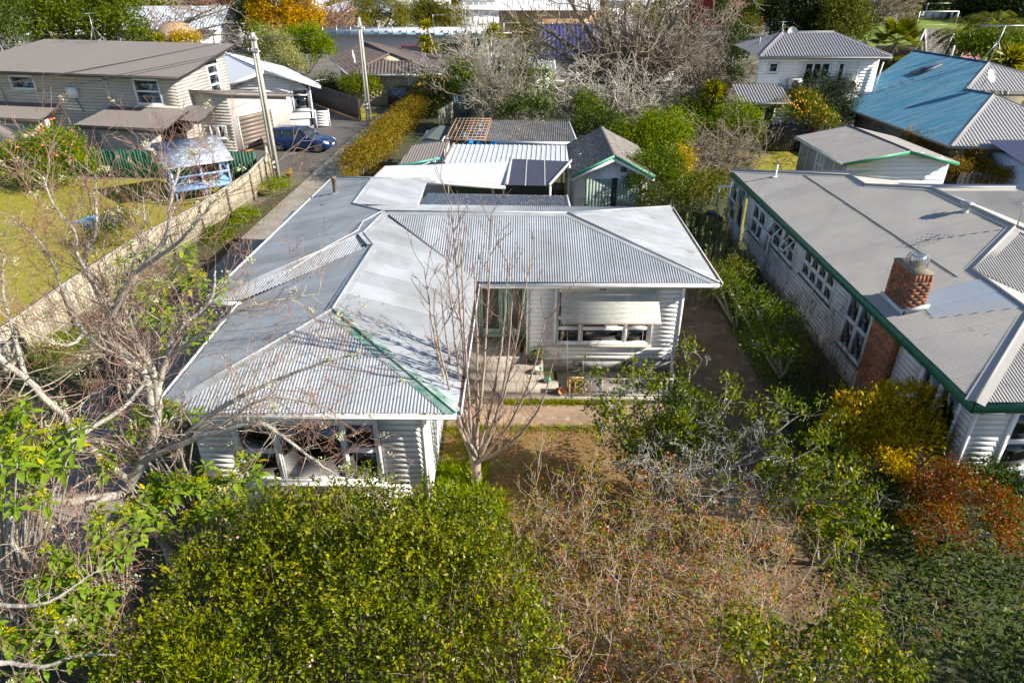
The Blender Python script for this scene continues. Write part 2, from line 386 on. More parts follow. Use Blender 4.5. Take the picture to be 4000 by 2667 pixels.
def fence(name, label, cat, line, h, m, pal=.15, gap=.006, posts=2.4, postm=None, side=1, capm=None, rails=(.35, 1.25), z0=0, group=None, post_h=None, jag=.02, pname='paling'):
    """paling fence: every paling its own part on shared meshes; side=+1 puts rails and posts to the right of the line"""
    line = [Vector((p[0], p[1], p[2] if len(p) > 2 else z0)) for p in line]; t = thing(name, label, cat, line[0], 0, group)
    pb = MB(); pb.bb(-pal / 2 + gap, pal / 2 - gap, -.011, .011, 0, h); V = np.array(pb.v); pm = mesh_np('paling', V, [i for f in pb.f for i in f], [4] * 6, m)
    for A, B in zip(line[:-1], line[1:]):
        d = B - A; L = Vector((d.x, d.y, 0)).length; u = Vector((d.x, d.y, 0)) / L; n = Vector((u.y, -u.x, 0)) * side; ang = math.atan2(u.y, u.x)
        k = max(1, int(L / pal))
        for i in range(k):
            p = A + d * ((i + .5) / k) + n * rnd.uniform(-.004, .004)
            place(pname, pm, t, p - line[0], (rnd.uniform(-.01, .01), rnd.uniform(-.012, .012), ang + rnd.uniform(-.02, .02)), (L / k / pal, 1, 1 + rnd.uniform(-jag, jag)))
        for rz in rails:
            rb = MB(); rb.pb(A + Vector((0, 0, rz)) + n * .014, d, n * .05, Vector((0, 0, .09))); rb.build('rail', postm or m, t)
        np_ = max(1, int(round(L / posts)))
        for i in range(np_ + 1):
            p = A + d * (i / np_); q = MB(); q.pb(p + n * .066 - u * .05, u * .1, n * .09, Vector((0, 0, (post_h or h - .05)))); q.build('post', postm or m, t)
        if capm:
            cb = MB(); cb.pb(A + Vector((0, 0, h + .02)) - n * .04, d, n * .15, Vector((0, 0, .035))); cb.build('cap_board', capm, t)
    return t
# ---------------------------------------------------------------- plant kit
def leaf_mesh(P, D, N, Ls, asp, fold=.15, fine=False):
    """P base points, D leaf directions, N facing normals, Ls lengths -> verts, loops, sizes"""
    D = D / np.linalg.norm(D, axis=1, keepdims=True); W = np.cross(D, N); W /= np.linalg.norm(W, axis=1, keepdims=True) + 1e-9; N = np.cross(W, D)
    L = Ls[:, None]; n = len(P)
    if not fine:
        V = np.stack([P, P + D * L * .45 + W * L * asp * .5 + N * L * fold * .5, P + D * L, P + D * L * .45 - W * L * asp * .5 + N * L * fold * .5], 1)
        return V.reshape(-1, 3), np.arange(n * 4), np.full(n, 4)
    V = np.stack([P, P + D * L * .3 + N * L * .02, P + D * L * .68 - N * L * .03, P + D * L - N * L * .16,
                  P + D * L * .28 + W * L * asp * .46 + N * L * fold * .5, P + D * L * .66 + W * L * asp * .4 + N * L * (fold * .5 - .05),
                  P + D * L * .28 - W * L * asp * .46 + N * L * fold * .5, P + D * L * .66 - W * L * asp * .4 + N * L * (fold * .5 - .05)], 1)
    F = np.array([0, 4, 1, 1, 4, 5, 1, 5, 2, 2, 5, 3, 0, 1, 6, 1, 2, 7, 1, 7, 6, 2, 3, 7])
    return V.reshape(-1, 3), (np.arange(n)[:, None] * 8 + F[None]).ravel(), np.full(n * 8, 3)
def blob_points(blobs, n, shell, up=-.35, gaps=.0, seed=0):
    r = np.random.default_rng(seed); wts = np.array([b[1][0] * b[1][1] + b[1][0] * b[1][2] + b[1][1] * b[1][2] for b in blobs]); idx = r.choice(len(blobs), n, p=wts / wts.sum())
    C = np.array([b[0] for b in blobs], float)[idx]; S = np.array([b[1] for b in blobs], float)[idx]
    d = r.normal(size=(n, 3)); d /= np.linalg.norm(d, axis=1, keepdims=True); lowz = d[:, 2] < up; d[lowz, 2] *= -1
    # lumpy outline
    ph = r.uniform(0, 6.28, 9); lump = 1 + .09 * (np.sin(d[:, 0] * 5 + C[:, 0] * 3 + ph[0]) + np.sin(d[:, 1] * 6 + C[:, 1] * 3 + ph[1]) + np.sin(d[:, 2] * 5.5 + d[:, 0] * 4 + ph[2]))
    rad = (1 - shell * r.random(n) ** 1.4) * lump
    P = C + d * S * rad[:, None]; nr = d / S; nr /= np.linalg.norm(nr, axis=1, keepdims=True)
    if gaps:
        f = np.sin(P[:, 0] * 2.1 / gaps + ph[3]) + np.sin(P[:, 1] * 2.3 / gaps + ph[4]) + np.sin(P[:, 2] * 2.6 / gaps + ph[5]) + np.sin((P[:, 0] + P[:, 2]) * 3.7 / gaps + ph[6]); k = f > -1.25
        P, nr = P[k], nr[k]
    return P, nr
def crown(name, blobs, n, size, m, par, asp=.45, clump=7, shell=.4, spread=1.3, upb=.45, rand=.8, droop=0, gaps=0, seed=1, kind=None, zmin=None, fine=False, up=-.35):
    """leaf clusters spread through lumpy volumes"""
    P, nr = blob_points(blobs, max(n // clump, 1), shell, gaps=gaps, seed=seed, up=up); r = np.random.default_rng(seed + 99); m_ = len(P)
    P = np.repeat(P, clump, 0); nr = np.repeat(nr, clump, 0); k = len(P)
    tw = np.repeat(r.normal(size=(m_, 3)) * .5, clump, 0)
    D = nr * .6 + tw + r.normal(size=(k, 3)) * rand + np.array([0, 0, upb - droop]); P = P + r.normal(size=(k, 3)) * size * spread
    if zmin is not None: P[:, 2] = np.maximum(P[:, 2], zmin)
    N = nr + r.normal(size=(k, 3)) * .6 + np.array([0, 0, .5]); Ls = size * r.uniform(.65, 1.3, k)
    V, lo, si = leaf_mesh(P, D, N, Ls, asp, fine=fine)
    return link_np(name, V, lo, si, m, par, kind)
def link_np(name, V, lo, si, m, par, kind=None, smooth=False):
    if par is not None:
        M = np.array(world_m(par).inverted()); V = V @ M[:3, :3].T + M[:3, 3]; loc = np.zeros(3)
    else:
        loc = V.mean(0); loc[2] = V[:, 2].min(); V = V - loc
    return tag(place(name, mesh_np(name, V, lo, si, m, smooth), par, loc), kind=kind)
def tubes_np(name, segs, m, par, n=5, kind=None):
    """segs: list of (p0,p1,r0,r1)"""
    if not segs: return None
    A = np.array([s[0] for s in segs], float); B = np.array([s[1] for s in segs], float); r0 = np.array([s[2] for s in segs]); r1 = np.array([s[3] for s in segs])
    D = B - A; L = np.linalg.norm(D, axis=1, keepdims=True) + 1e-9; D = D / L; B = B + D * (r1[:, None] * .5)
    X = np.cross(D, np.array([.13, .21, .97])); X /= np.linalg.norm(X, axis=1, keepdims=True) + 1e-9; Y = np.cross(D, X)
    an = np.arange(n) * 2 * np.pi / n; c, s = np.cos(an), np.sin(an)
    ring = X[:, None, :] * c[None, :, None] + Y[:, None, :] * s[None, :, None]
    V = np.concatenate([A[:, None] + ring * r0[:, None, None], B[:, None] + ring * r1[:, None, None]], 1).reshape(-1, 3)
    q = np.arange(n); q2 = (q + 1) % n; F = np.stack([q, q2, q2 + n, q + n], 1)
    lo = (np.arange(len(segs))[:, None, None] * 2 * n + F[None]).ravel()
    return link_np(name, V, lo, np.full(len(segs) * n, 4), m, par, kind, smooth=n > 4)
def limb(segs, pts, r0, r1, g, wob=.04, sub=4):
    """smooth limb through given points; returns dense points with radius"""
    P = [Vector(p) for p in pts]; out = []
    N = (len(P) - 1) * sub
    for i in range(N + 1):
        t = i / sub; k = min(int(t), len(P) - 2); f = t - k; p0 = P[max(k - 1, 0)]; p1 = P[k]; p2 = P[k + 1]; p3 = P[min(k + 2, len(P) - 1)]
        q = .5 * ((2 * p1) + (p2 - p0) * f + (2 * p0 - 5 * p1 + 4 * p2 - p3) * f * f + (3 * p1 - p0 - 3 * p2 + p3) * f ** 3)
        q = q + Vector((g.uniform(-1, 1), g.uniform(-1, 1), g.uniform(-1, 1))) * wob; out.append((q, r0 + (r1 - r0) * i / N))
    for (a, ra), (b, rb) in zip(out[:-1], out[1:]): segs.append((tuple(a), tuple(b), ra, rb))
    return out
def grow(segs, p, d, L, r, depth, g, wob=.3, kids=(2, 4), spread=.8, up=.12, shrink=.62, step=.16, tips=None, rmin=.003, rshrink=.6):
    """a wandering branch with side branches"""
    p = Vector(p); d = Vector(d).normalized(); k = max(2, int(L / step)); st = L / k; nodes = []
    for i in range(k):
        d = (d + Vector((g.gauss(0, wob), g.gauss(0, wob), g.gauss(0, wob))) * .5 + Vector((0, 0, up)) * .35).normalized(); q = p + d * st
        ra = max(r * (1 - .75 * i / k), rmin); rb = max(r * (1 - .75 * (i + 1) / k), rmin); segs.append((tuple(p), tuple(q), ra, rb)); p = q; nodes.append((p.copy(), d.copy(), rb))
    if tips is not None and depth <= 0: tips.append((p.copy(), d.copy()))
    if depth > 0:
        for c in range(g.randint(*kids)):
            q, dd, rr = nodes[g.randint(min(1, k - 1), k - 1)]; x = dd.orthogonal().normalized(); x.rotate(Matrix.Rotation(g.uniform(0, 6.28), 3, dd)); nd_ = dd + x * spread * g.uniform(.6, 1.3)
            grow(segs, q, nd_, L * shrink * g.uniform(.6, 1.25), max(rr * rshrink, rmin), depth - 1, g, wob, kids, spread, up, shrink, step * .8, tips, rmin, rshrink)
def shrub(name, label, cat, base, blobs, n, size, m, seed, group=None, stem=None, **kw):
    """leafy bush or tree: crown plus trunk with limbs reaching into the blobs"""
    t = thing(name, label, cat, base, 0, group); g = random.Random(seed); seg = []
    b = Vector(base); tall = max(bl[0][2] for bl in blobs); r = stem or .02 + .02 * max(tall - base[2], .5)
    for bl in blobs:
        c = Vector(bl[0]); mid = b.lerp(c, .5) + Vector((g.uniform(-.1, .1), g.uniform(-.1, .1), 0)) * bl[1][0]
        limb(seg, [b + Vector((g.uniform(-r, r), g.uniform(-r, r), 0)), mid, c], r, r * .4, g, .01, 3)
        for i in range(5): grow(seg, c.lerp(mid, g.random() * .6), (g.gauss(0, 1), g.gauss(0, 1), .5), bl[1][0] * .75, r * .35, 1, g, step=bl[1][0] * .25)
    tubes_np('trunk', seg, kw.pop('bark', barkb), t, 5)
    crown('crown', blobs, n, size, m, t, seed=seed, **kw); return t
# ================================================================ THE SETTING
def sheet(name, pts, z, m, kind='structure'):
    mb = MB(); mb.face([(p[0], p[1], z) for p in pts]); 
    V = mb.v; a = sum(V[i][0] * V[(i + 1) % len(V)][1] - V[(i + 1) % len(V)][0] * V[i][1] for i in range(len(V)))
    if a < 0: mb.v.reverse()
    return tag(mb.build(name, m), kind=kind)
def strip(name, L, Rr, z, m): return sheet(name, L + Rr[::-1], z, m)
earth = mat('garden_earth', (.07, .055, .03), .95, var=.3, scale=3, c2=(.05, .07, .018), c2amt=.5, c2scale=.35, bump=.5, bscale=25)
lawnm = mat('lawn_grass', (.24, .23, .01), .9, var=.25, scale=9, c2=(.32, .26, .03), c2amt=.45, c2scale=.7, c3=(.1, .12, .012), c3lo=.6, c3scale=2.2, bump=.5, bscale=45)
fieldm = mat('sports_turf', (.14, .22, .004), .9, var=.12, scale=1.2, c2=(.15, .19, .008), c2amt=.4, c2scale=.08, stretch=(.4, 2, 1))
litter = mat('leaf_litter_soil', (.22, .12, .045), .95, var=.4, scale=14, c2=(.12, .12, .025), c2amt=.35, c2scale=1.1, c3=(.26, .17, .08), c3lo=.6, c3scale=22, bump=.6, bscale=40)
drivec = mat('stained_driveway_concrete', (.17, .12, .075), .9, var=.25, scale=5, c2=(.1, .065, .035), c2amt=.5, c2scale=.9, c3=(.26, .2, .13), c3lo=.62, c3scale=1.6, bump=.3, bscale=50)
stripc = mat('drive_strip_concrete', (.3, .27, .23), .9, var=.15, scale=5, c2=(.2, .17, .13), c2amt=.4, c2scale=.8, c3=(.12, .1, .08), c3lo=.66, c3scale=.9)
courtb = mat('blue_court', (.08, .3, .55), .8)
cityg = mat('yard_ground', (.1, .095, .06), .95, var=.3, scale=.4, c2=(.2, .19, .18), c2amt=.4, c2scale=.06)
sheet('ground', [(-420, -60), (420, -60), (420, 620), (-420, 620)], 0, cityg)
sheet('garden_soil', [(-19, -4), (20, -4), (20, 70), (-12, 70), (-12.5, 40), (-19, 20)], .004, earth)
sheet('lawn', [(-60, 6), (-16.5, 6), (-16.2, 22), (-15.2, 30), (-14.5, 36), (-15.2, 40.6), (-60, 40.8)], .008, lawnm)
sheet('back_lawn', [(9.4, 30.6), (18, 31), (24, 50), (13, 52), (15.3, 43)], .008, lawnm)
sheet('asphalt_court', [(-15.6, 42.2), (-12.2, 42.2), (-11.7, 51.2), (-10.9, 60.5), (-8, 61.2), (-8, 62.9), (-13.0, 62.9), (-18.6, 66), (-20.5, 66), (-19.5, 47.2), (-16.3, 44.5)], .012, asphalt)
sheet('verge_lawn', [(-13.4, 62.7), (-11.1, 59.6), (-12.2, 56.4), (-12.6, 57.2)], .016, lawnm)
strip('concrete_drive', [(-13.0, 10), (-13.0, 31), (-12.3, 42.4), (-11.7, 51.2), (-11.25, 55.3), (-10.9, 60.3)], [(-9.6, 10), (-10.3, 31), (-10.2, 42.4), (-9.8, 50.3), (-9.4, 55.3), (-9.0, 61)], .018, stripc)
strip('side_drive', [(5.35, 3), (5.35, 12), (5.32, 19), (5.4, 27)], [(7.9, 3), (7.9, 12), (7.95, 19), (8.0, 27)], .012, drivec)
sheet('front_garden', [(-1.9, 3), (5.33, 3), (5.33, 15.9), (-1.9, 15.9)], .008, litter)
sheet('concrete_path', [(-1.9, 15.92), (5.33, 15.92), (5.33, 17.08), (-1.9, 17.08)], .02, mat('path_concrete', (.34, .24, .16), .9, var=.2, scale=5, c2=(.22, .15, .09), c2amt=.4, c2scale=1.2, c3=(.42, .34, .27), c3lo=.6, c3scale=4, bump=.3))
sheet('sports_field', [(40, 80), (200, 80), (200, 151), (68, 152.5), (52, 146), (44, 120)], .012, fieldm)
sheet('far_field', [(95, 151.5), (220, 151.5), (220, 190), (95, 190)], .014, fieldm)
sheet('blue_court', [(41.28,143.78), (49.01,143.78), (51.51,136.23), (46.56,136.23), (40.6,136.23)], .02, courtb)
sheet('school_yard', [(-30, 96), (20, 92), (26, 128), (-30, 128)], .01, mat('school_asphalt', (.2, .185, .18), .9, var=.1))
# fallen leaves and low weeds
def scatter(name, n, fn, size, m, asp=.55, lie=.85, seed=3, up=0.):
    r = np.random.default_rng(seed); P = np.array([fn(r) for _ in range(n)]); D = r.normal(size=(n, 3)); D[:, 2] = D[:, 2] * (1 - lie) + up; N = r.normal(size=(n, 3)) * .35 + np.array([0, 0, 1.0])
    V, lo, si = leaf_mesh(P, D, N, size * r.uniform(.5, 1.4, n), asp); return tag(link_np(name, V, lo, si, m, None), kind='stuff')
deadm = leafmat('fallen_leaf', [(.13, .05, .02), (.26, .13, .05), (.34, .2, .1), (.2, .14, .05), (.4, .3, .2)], .8, .1, .15)
grassm = leafmat('grass_blade', [(.14, .16, .008), (.22, .24, .012), (.32, .29, .03)], .6, .35, .2)
scatter('leaf_litter', 9000, lambda r: (r.uniform(-1.8, 6.5), r.uniform(6, 15.8), .02 + r.random() * .03), .07, deadm)
scatter('leaf_litter', 2500, lambda r: (r.uniform(-14.2, -12.4), r.uniform(14, 46), .03 + r.random() * .03), .09, deadm, seed=5)
scatter('leaf_litter', 1500, lambda r: (r.uniform(5.4, 8), r.uniform(8, 27), .025 + r.random() * .01), .06, deadm, seed=6)
def tufts(name, areas, n, h, m, seed=4, asp=.1):
    def fn(r):
        a = areas[r.integers(len(areas))]; return (r.uniform(a[0], a[1]), r.uniform(a[2], a[3]), .01)
    return scatter(name, n, fn, h, m, asp, .5, seed, .9)
tufts('grass_edging', [(-1.9, 5.3, 15.7, 15.98), (-1.9, -.6, 12.3, 15.8), (-.2, 3.5, 17.02, 17.2), (-1.9, 1, 10.5, 13.5)], 7000, .16, grassm)
tufts('long_grass', [(-1.9, -.7, 11.0, 14.2), (-1.9, -.2, 11.8, 13.0)], 4500, .32, leafmat('lush_grass_blade', [(.16, .26, .01), (.26, .34, .015), (.34, .38, .04)], .5, .45, .2), 14)
tufts('grass_tufts', [(-30, -16.6, 17, 40), (-32, -17, 30, 40)], 26000, .1, grassm, 8)
tufts('grass_tufts', [(9.5, 17, 31, 44), (15, 21, 42, 50)], 6000, .12, grassm, 9)
# ================================================================ MAIN HOUSE
H = thing('bungalow', 'white weatherboard bungalow in the middle with silver corrugated hip roofs', 'house', (-3, 18, 0))
E_ = 3.4
A_ = (-7.75, 29.4, E_); C_ = (-8.65, 17.3, E_); B1 = (-5.7, 27.35, 3.95); B0 = (-5.8, 24.1, 3.96); M_ = (-4.3, 22.1, 4.36); F_ = (-4.63, 20.1, 4.35)
BR = (-3.6, 29.2, E_); BV = (-3.7, 25.5, E_); V_ = (-1.05, 18.6, E_); Q_ = (-1.2, 11.93, E_); G0 = (-4.45, 15.05, 4.27); G1 = (-4.2, 19.4, 4.25); T_ = (6.16, 18.5, E_); TB = (6.1, 25.45, E_); E1 = (1.85, 21.95, 4.35)
VL = (-7.6, 17.3, E_); QL = (-7.7, 11.93, E_)
pL = roofplane(H, [A_, B1, B0, M_, F_, C_], zinc)
pR = roofplane(H, [V_, M_, F_, G1, G0, Q_], zinc)
pF = roofplane(H, [V_, T_, E1, M_], zinc)
pH = roofplane(H, [T_, TB, E1], zinc)
pB = roofplane(H, [TB, BV, B0, M_, E1], zinc)
pW = roofplane(H, [BV, BR, B1, B0], zinc)
pE = roofplane(H, [A_, B1, BR], zinc)
p1 = roofplane(H, [C_, VL, G1, F_], zinc)
p2 = roofplane(H, [VL, QL, G0, G1], zinc)
p3 = roofplane(H, [QL, Q_, G0], zinc)
for a, b, X, Y_ in ((A_, B1, pL, pE), (B1, BR, pE, pW), (B1, B0, pL, pW), (B0, M_, pL, pB), (M_, F_, pL, pR), (F_, C_, pL, p1), (F_, G1, p1, pR), (G1, G0, p2, pR), (G0, QL, p2, p3), (E1, T_, pF, pH), (E1, TB, pH, pB), (M_, E1, pF, pB)):
    cap(H, a, b, X, Y_, zinc2)
greencap = mat('mossy_green_flashing', (.06, .2, .13), .5, var=.2, c2=(.42, .45, .45), c2amt=.45, c2scale=1.5)
cap(H, G0, Q_, p3, pR, greencap)
# valleys: open trays, their shade put into a dark tin colour
for a, b in ((V_, M_), (VL, G1), (BV, B0)):
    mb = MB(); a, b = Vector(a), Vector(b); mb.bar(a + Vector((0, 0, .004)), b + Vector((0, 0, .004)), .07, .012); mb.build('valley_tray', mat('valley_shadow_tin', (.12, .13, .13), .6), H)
white_g = mat('gutter_white_paint', (.72, .73, .74), .4, var=.06, c2=(.45, .42, .38), c2amt=.15)
gutter(H, QL, Q_, (0, -1, 0), white_g, leaves=True); gutter(H, Q_, (-1.07, 18.45, E_), (1, 0, 0), white_g, leaves=True)
gutter(H, (-.95, 18.5, E_), T_, (0, -1, 0), white_g); gutter(H, T_, TB, (1, 0, 0), white_g, leaves=True); gutter(H, A_, C_, (-1, -.074, 0), white_g); gutter(H, VL, QL, (-1, 0, 0), white_g)
gutter(H, C_, VL, (0, -1, 0), white_g)
# soffits and linings
mb = MB(); mb.bb(-7.6, -1.25, 12.0, 17.3, 3.22, 3.26); mb.bb(-8.5, -1.1, 17.3, 25.4, 3.22, 3.26); mb.bb(-7.9, -3.7, 25.4, 29.2, 3.22, 3.26); mb.bb(-1.1, 6.0, 18.6, 25.3, 3.22, 3.26); mb.build('soffit', white, H)
# walls
frF = Fr((-7.2, 12.4, 0), (1, 0)); L = 5.25
hol = [(.95, 4.1, 1.17, 2.8)]
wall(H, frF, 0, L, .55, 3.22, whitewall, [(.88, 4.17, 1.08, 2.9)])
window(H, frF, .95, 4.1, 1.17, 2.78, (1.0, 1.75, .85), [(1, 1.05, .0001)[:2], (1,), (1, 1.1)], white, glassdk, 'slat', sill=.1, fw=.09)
frS = Fr((-1.95, 12.4, 0), (0, 1), (1, 0)); wall(H, frS, .0, 7.8, .55, 3.22, whitewall)
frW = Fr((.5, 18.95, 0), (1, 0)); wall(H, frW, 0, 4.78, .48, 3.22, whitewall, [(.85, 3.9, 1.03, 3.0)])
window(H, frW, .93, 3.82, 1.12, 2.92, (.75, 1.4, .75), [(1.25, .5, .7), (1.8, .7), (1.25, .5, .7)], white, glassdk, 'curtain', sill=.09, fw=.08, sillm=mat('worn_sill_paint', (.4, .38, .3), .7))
frD = Fr((.5, 20.2, 0), (0, -1), (-1, 0)); wall(H, frD, 0, 1.25, .65, 3.22, whitewall)
frP = Fr((-1.9, 20.2, 0), (1, 0)); wall(H, frP, 0, 2.4, .65, 3.22, whitewall, [(.8, 2.36, .65, 2.72)])
frR = Fr((5.28, 18.95, 0), (0, 1), (1, 0)); wall(H, frR, 0, 6.2, .48, 3.22, whitewall, joined=True)
frL = Fr((-8.0, 28.9, 0), (0, -1), (-1, 0)); wall(H, frL, 0, 11.4, .5, 3.22, whitewall, joined=True)
frL2 = Fr((-7.2, 17.5, 0), (0, -1), (-1, 0)); wall(H, frL2, 0, 5.1, .5, 3.22, whitewall, joined=True)
wall(H, Fr((5.28, 25.1, 0), (-1, 0), (0, 1)), 0, 9.1, .5, 3.22, whitewall, joined=True)
wall(H, Fr((-3.9, 28.9, 0), (-1, 0), (0, 1)), 0, 4.1, .5, 3.22, whitewall, joined=True); wall(H, Fr((-3.9, 25.1, 0), (0, 1), (1, 0)), 0, 3.8, .5, 3.22, whitewall, joined=True)
wall(H, Fr((-8.0, 17.6, 0), (1, 0)), 0, .8, .5, 3.22, whitewall, joined=True)
mb = MB(); fnd = mat('foundation_concrete', (.5, .49, .46), .85, var=.12, c2=(.25, .22, .18), c2amt=.4, c2scale=2)
for (x0, x1, y0, y1, z) in ((-7.15, -2.0, 12.42, 20, .55), (.52, 5.25, 18.97, 25, .48), (-7.95, -3.95, 17.65, 28.85, .5)): mb.bb(x0, x1, y0, y1, 0, z)
mb.build('foundation', fnd, H)
for x in (2.0, 3.6):
    mb = MB(); mb.bb(x, x + .3, 18.955, 18.985, .2, .38); 
    for k in range(6): mb.bb(x + .02 + k * .05, x + .04 + k * .05, 18.945, 18.955, .21, .37)
    mb.build('foundation_vent', mat('vent_grey', (.1, .1, .1), .8), H)
# corner boards
for (x, y) in ((-1.95, 12.4), (5.28, 18.95), (.5, 18.95)):
    mb = MB(); mb.bb(x - .05, x + .034, y - .034, y + .05, .5, 3.21); mb.build('corner_board', white, H)
# front door group in pale green with obscure glass, sidelights
dg = MB(); frD2 = Fr((-1.1, 20.17, 0), (1, 0))
for a, b in ((0, .07), (.73, .8), (.96, 1.03), (1.5, 1.57)): frD2.box(dg, a, b, .65, 2.72, -.03, .06)
frD2.box(dg, .07, .73, 2.64, 2.72, -.03, .06); frD2.box(dg, .8, .96, 2.64, 2.72, -.03, .06); frD2.box(dg, 1.03, 1.5, 2.64, 2.72, -.03, .06); frD2.box(dg, .07, 1.5, .65, .72, -.03, .058)
d = dg.build('door_frame', paleg, H)
for a, b in ((.07, .73), (1.03, 1.5)):
    q = MB(); frD2.box(q, a, a + .07, .72, 2.64, -.02, .03); frD2.box(q, b - .07, b, .72, 2.64, -.02, .03); frD2.box(q, a + .07, b - .07, .72, .95, -.02, .03); frD2.box(q, a + .07, b - .07, 2.54, 2.64, -.02, .03)
    dd = q.build('front_door' if a < .5 else 'side_light', paleg, H); g_ = MB(); frD2.box(g_, a + .07, b - .07, .95, 2.54, 0, .008); g_.build('obscure_glass', mat('obscure_glass_grey', (.15, .14, .12), .25, var=.2), dd)
    if a < .5: h_ = MB(); frD2.box(h_, b - .06, b - .03, 1.6, 1.8, .03, .07); h_.build('door_handle', metalg, dd)
q = MB(); frD2.box(q, .82, .94, .72, 2.64, .0, .02); q.build('side_panel', paleg, H)
# aluminium window awning with slats, roller box and stay rods
aw = MB(); y0, y1, z0, z1 = 18.9, 18.28, 3.08, 2.2
frA = Fr((1.45, 18.95, 0), (1, 0)); n = 26
awm = mat('awning_slat_paint', (.55, .56, .51), .5, var=.1, scale=9, c2=(.36, .3, .2), c2amt=.22, c2scale=4, stretch=(1, 1, 8))
root = MB(); root.bb(1.45, 4.42, 18.78, 18.9, 3.02, 3.18); ar = root.build('awning', awm, H)
for i in range(n):
    f = i / n; zz = 3.02 - .86 * f; dd = .16 + .5 * f
    s = MB(); s.pb((1.47 + .02, 18.95 - dd, zz), (2.95 + .1 * f, 0, 0), (0, -.5 / n - .004, -.86 / n * .7), (0, .012, -.004)); s.build('awning_slat', awm, ar)
s = MB(); s.tube([(1.46, 18.28, 2.14), (4.56, 18.28, 2.14)], .03, 8); s.build('awning_rail', mat('rusty_rail', (.28, .24, .2), .7), ar)
for x in (1.5, 4.5):
    s = MB(); s.tube([(x, 18.28, 2.14), (x, 18.92, 2.3)], .012, 5); s.build('awning_arm', metalg, ar)
s = MB(); s.bb(2.65, 2.85, 18.7, 18.85, 3.06, 3.18); s.build('floodlight', mat('grey_box', (.2, .2, .2), .5), H)
for (x, y, zt, zb) in ((1.72, 18.55, 2.1, .3), (4.05, 18.5, 2.2, .1)):
    s = MB(); s.tube([(x, y, zt), (x + .02, y - .01, (zt + zb) / 2), (x + .05, y - .1, zb)], .008, 4); s.build('cord', mat('cord', (.5, .48, .42), .8), ar)
# window frame side strip by the awning
s = MB(); s.bb(1.33, 1.42, 18.9, 18.96, 1.02, 3.1); s.bb(4.36, 4.43, 18.9, 18.96, 1.02, 3.1); s.build('window_architrave', white, H)
# chimney flue on the far left roof, aerial cable
f = MB(); zf = pL.z(-7.0, 26.4); f.lathe((-7.0, 26.4, zf - .05), [(.085, 0), (.085, .62), (.11, .63), (.11, .7), (.05, .72), (0, .72)], 12); f.build('flue_pipe', mat('rusty_flue', (.13, .12, .09), .7, var=.3, c2=(.28, .13, .06), c2amt=.4, c2scale=5), H, True)
f = MB(); f.lathe((-7.0, 26.4, zf - .02), [(.2, 0), (.13, .05), (.09, .06)], 10); f.build('flue_flashing', zinc2, H)
c = MB(); c.tube([(-4.35, 22.0, 4.42), (-4.9, 21.4, pL.z(-4.9, 21.4) + .03), (-4.8, 20.2, 4.42), (-5.6, 19.4, 4.2), (-6.3, 18.6, 3.95), (-6.9, 17.9, 3.75)], .012, 4); c.build('roof_cable', white, H)
# rainwater pipe at the front corner
c = MB(); c.tube([(-2.05, 12.25, 3.25), (-2.0, 12.3, 3.05), (-2.0, 12.34, .1)], .04, 8); c.build('downpipe', white, H)
c = MB(); c.tube([(-3.0, 12.33, 3.2), (-2.96, 12.32, 1.2)], .012, 4); c.build('service_cable', mat('black_cable', (.03, .03, .03), .6), H)
# dark clear verandah roof behind
def clear_roof(par, pts, m, holes=True, **k):
    P = roofplane(par, pts, m, joined=True, name='clear_sheeting', **k); return P
smoke = mat('smoky_roof_sheet', (.035, .05, .085), .25, var=.2, scale=2, c3=(.5, .42, .32), c3lo=.74, c3scale=9, spec=.6)
pv = clear_roof(H, [(-3.85, 26.1, 3.2), (2.25, 25.7, 3.2), (2.3, 28.3, 2.92), (-3.6, 28.7, 2.92)], smoke, pitch=.11, amp=.014)
mb = MB()
r = random.Random(3)
for i in range(420):
    x, y = r.uniform(-3.6, 2.2), r.uniform(26, 28.4); z = pv.z(x, y) + .018; s = r.uniform(.015, .035); a = r.uniform(0, 3)
    mb.face([(x - s, y, z), (x, y - s * .7, z), (x + s, y, z), (x, y + s * .7, z)])
tag(mb.build('fallen_petals', leafmat('petal', [(.5, .35, .25), (.6, .5, .4), (.4, .25, .15)], .8, .1), H), kind='stuff')
mb = MB(); mb.bar((2.28, 25.6, 3.2), (2.33, 28.35, 2.93), .09, .05); mb.build('edge_flashing', whiteiron, H)
mb = MB(); mb.bar((-3.6, 28.75, 2.84), (2.3, 28.35, 2.84), .06, .1)
for x in (-3.4, -.6, 2.2): mb.bb(x, x + .09, 28.4, 28.49, 0, 2.8)
mb.build('verandah_frame', white, H)
# porch and steps
def solid(name, label, boxes, m, cat='step'):
    mb = MB(); [mb.bb(*b) for b in boxes]; return mb
st = thing('porch_steps', 'concrete porch with wide steps leading up to the green front door', 'steps', (-.5, 18.5, 0))
for (nm, bx) in (('porch_floor', (-1.93, .47, 18.68, 20.18, 0, .65)), ('step', (-1.93, 1.0, 18.5, 18.94, 0, .48)), ('step', (-1.93, 1.0, 18.1, 18.5, 0, .32)), ('step', (-1.93, 1.45, 17.62, 18.1, 0, .2)), ('landing_slab', (-1.93, 4.95, 17.3, 17.62, 0, .07)), ('terrace_slab', (1.46, 4.95, 17.62, 18.94, 0, .07))):
    mb = MB(); mb.bb(*bx); mb.build(nm, concrete, st)
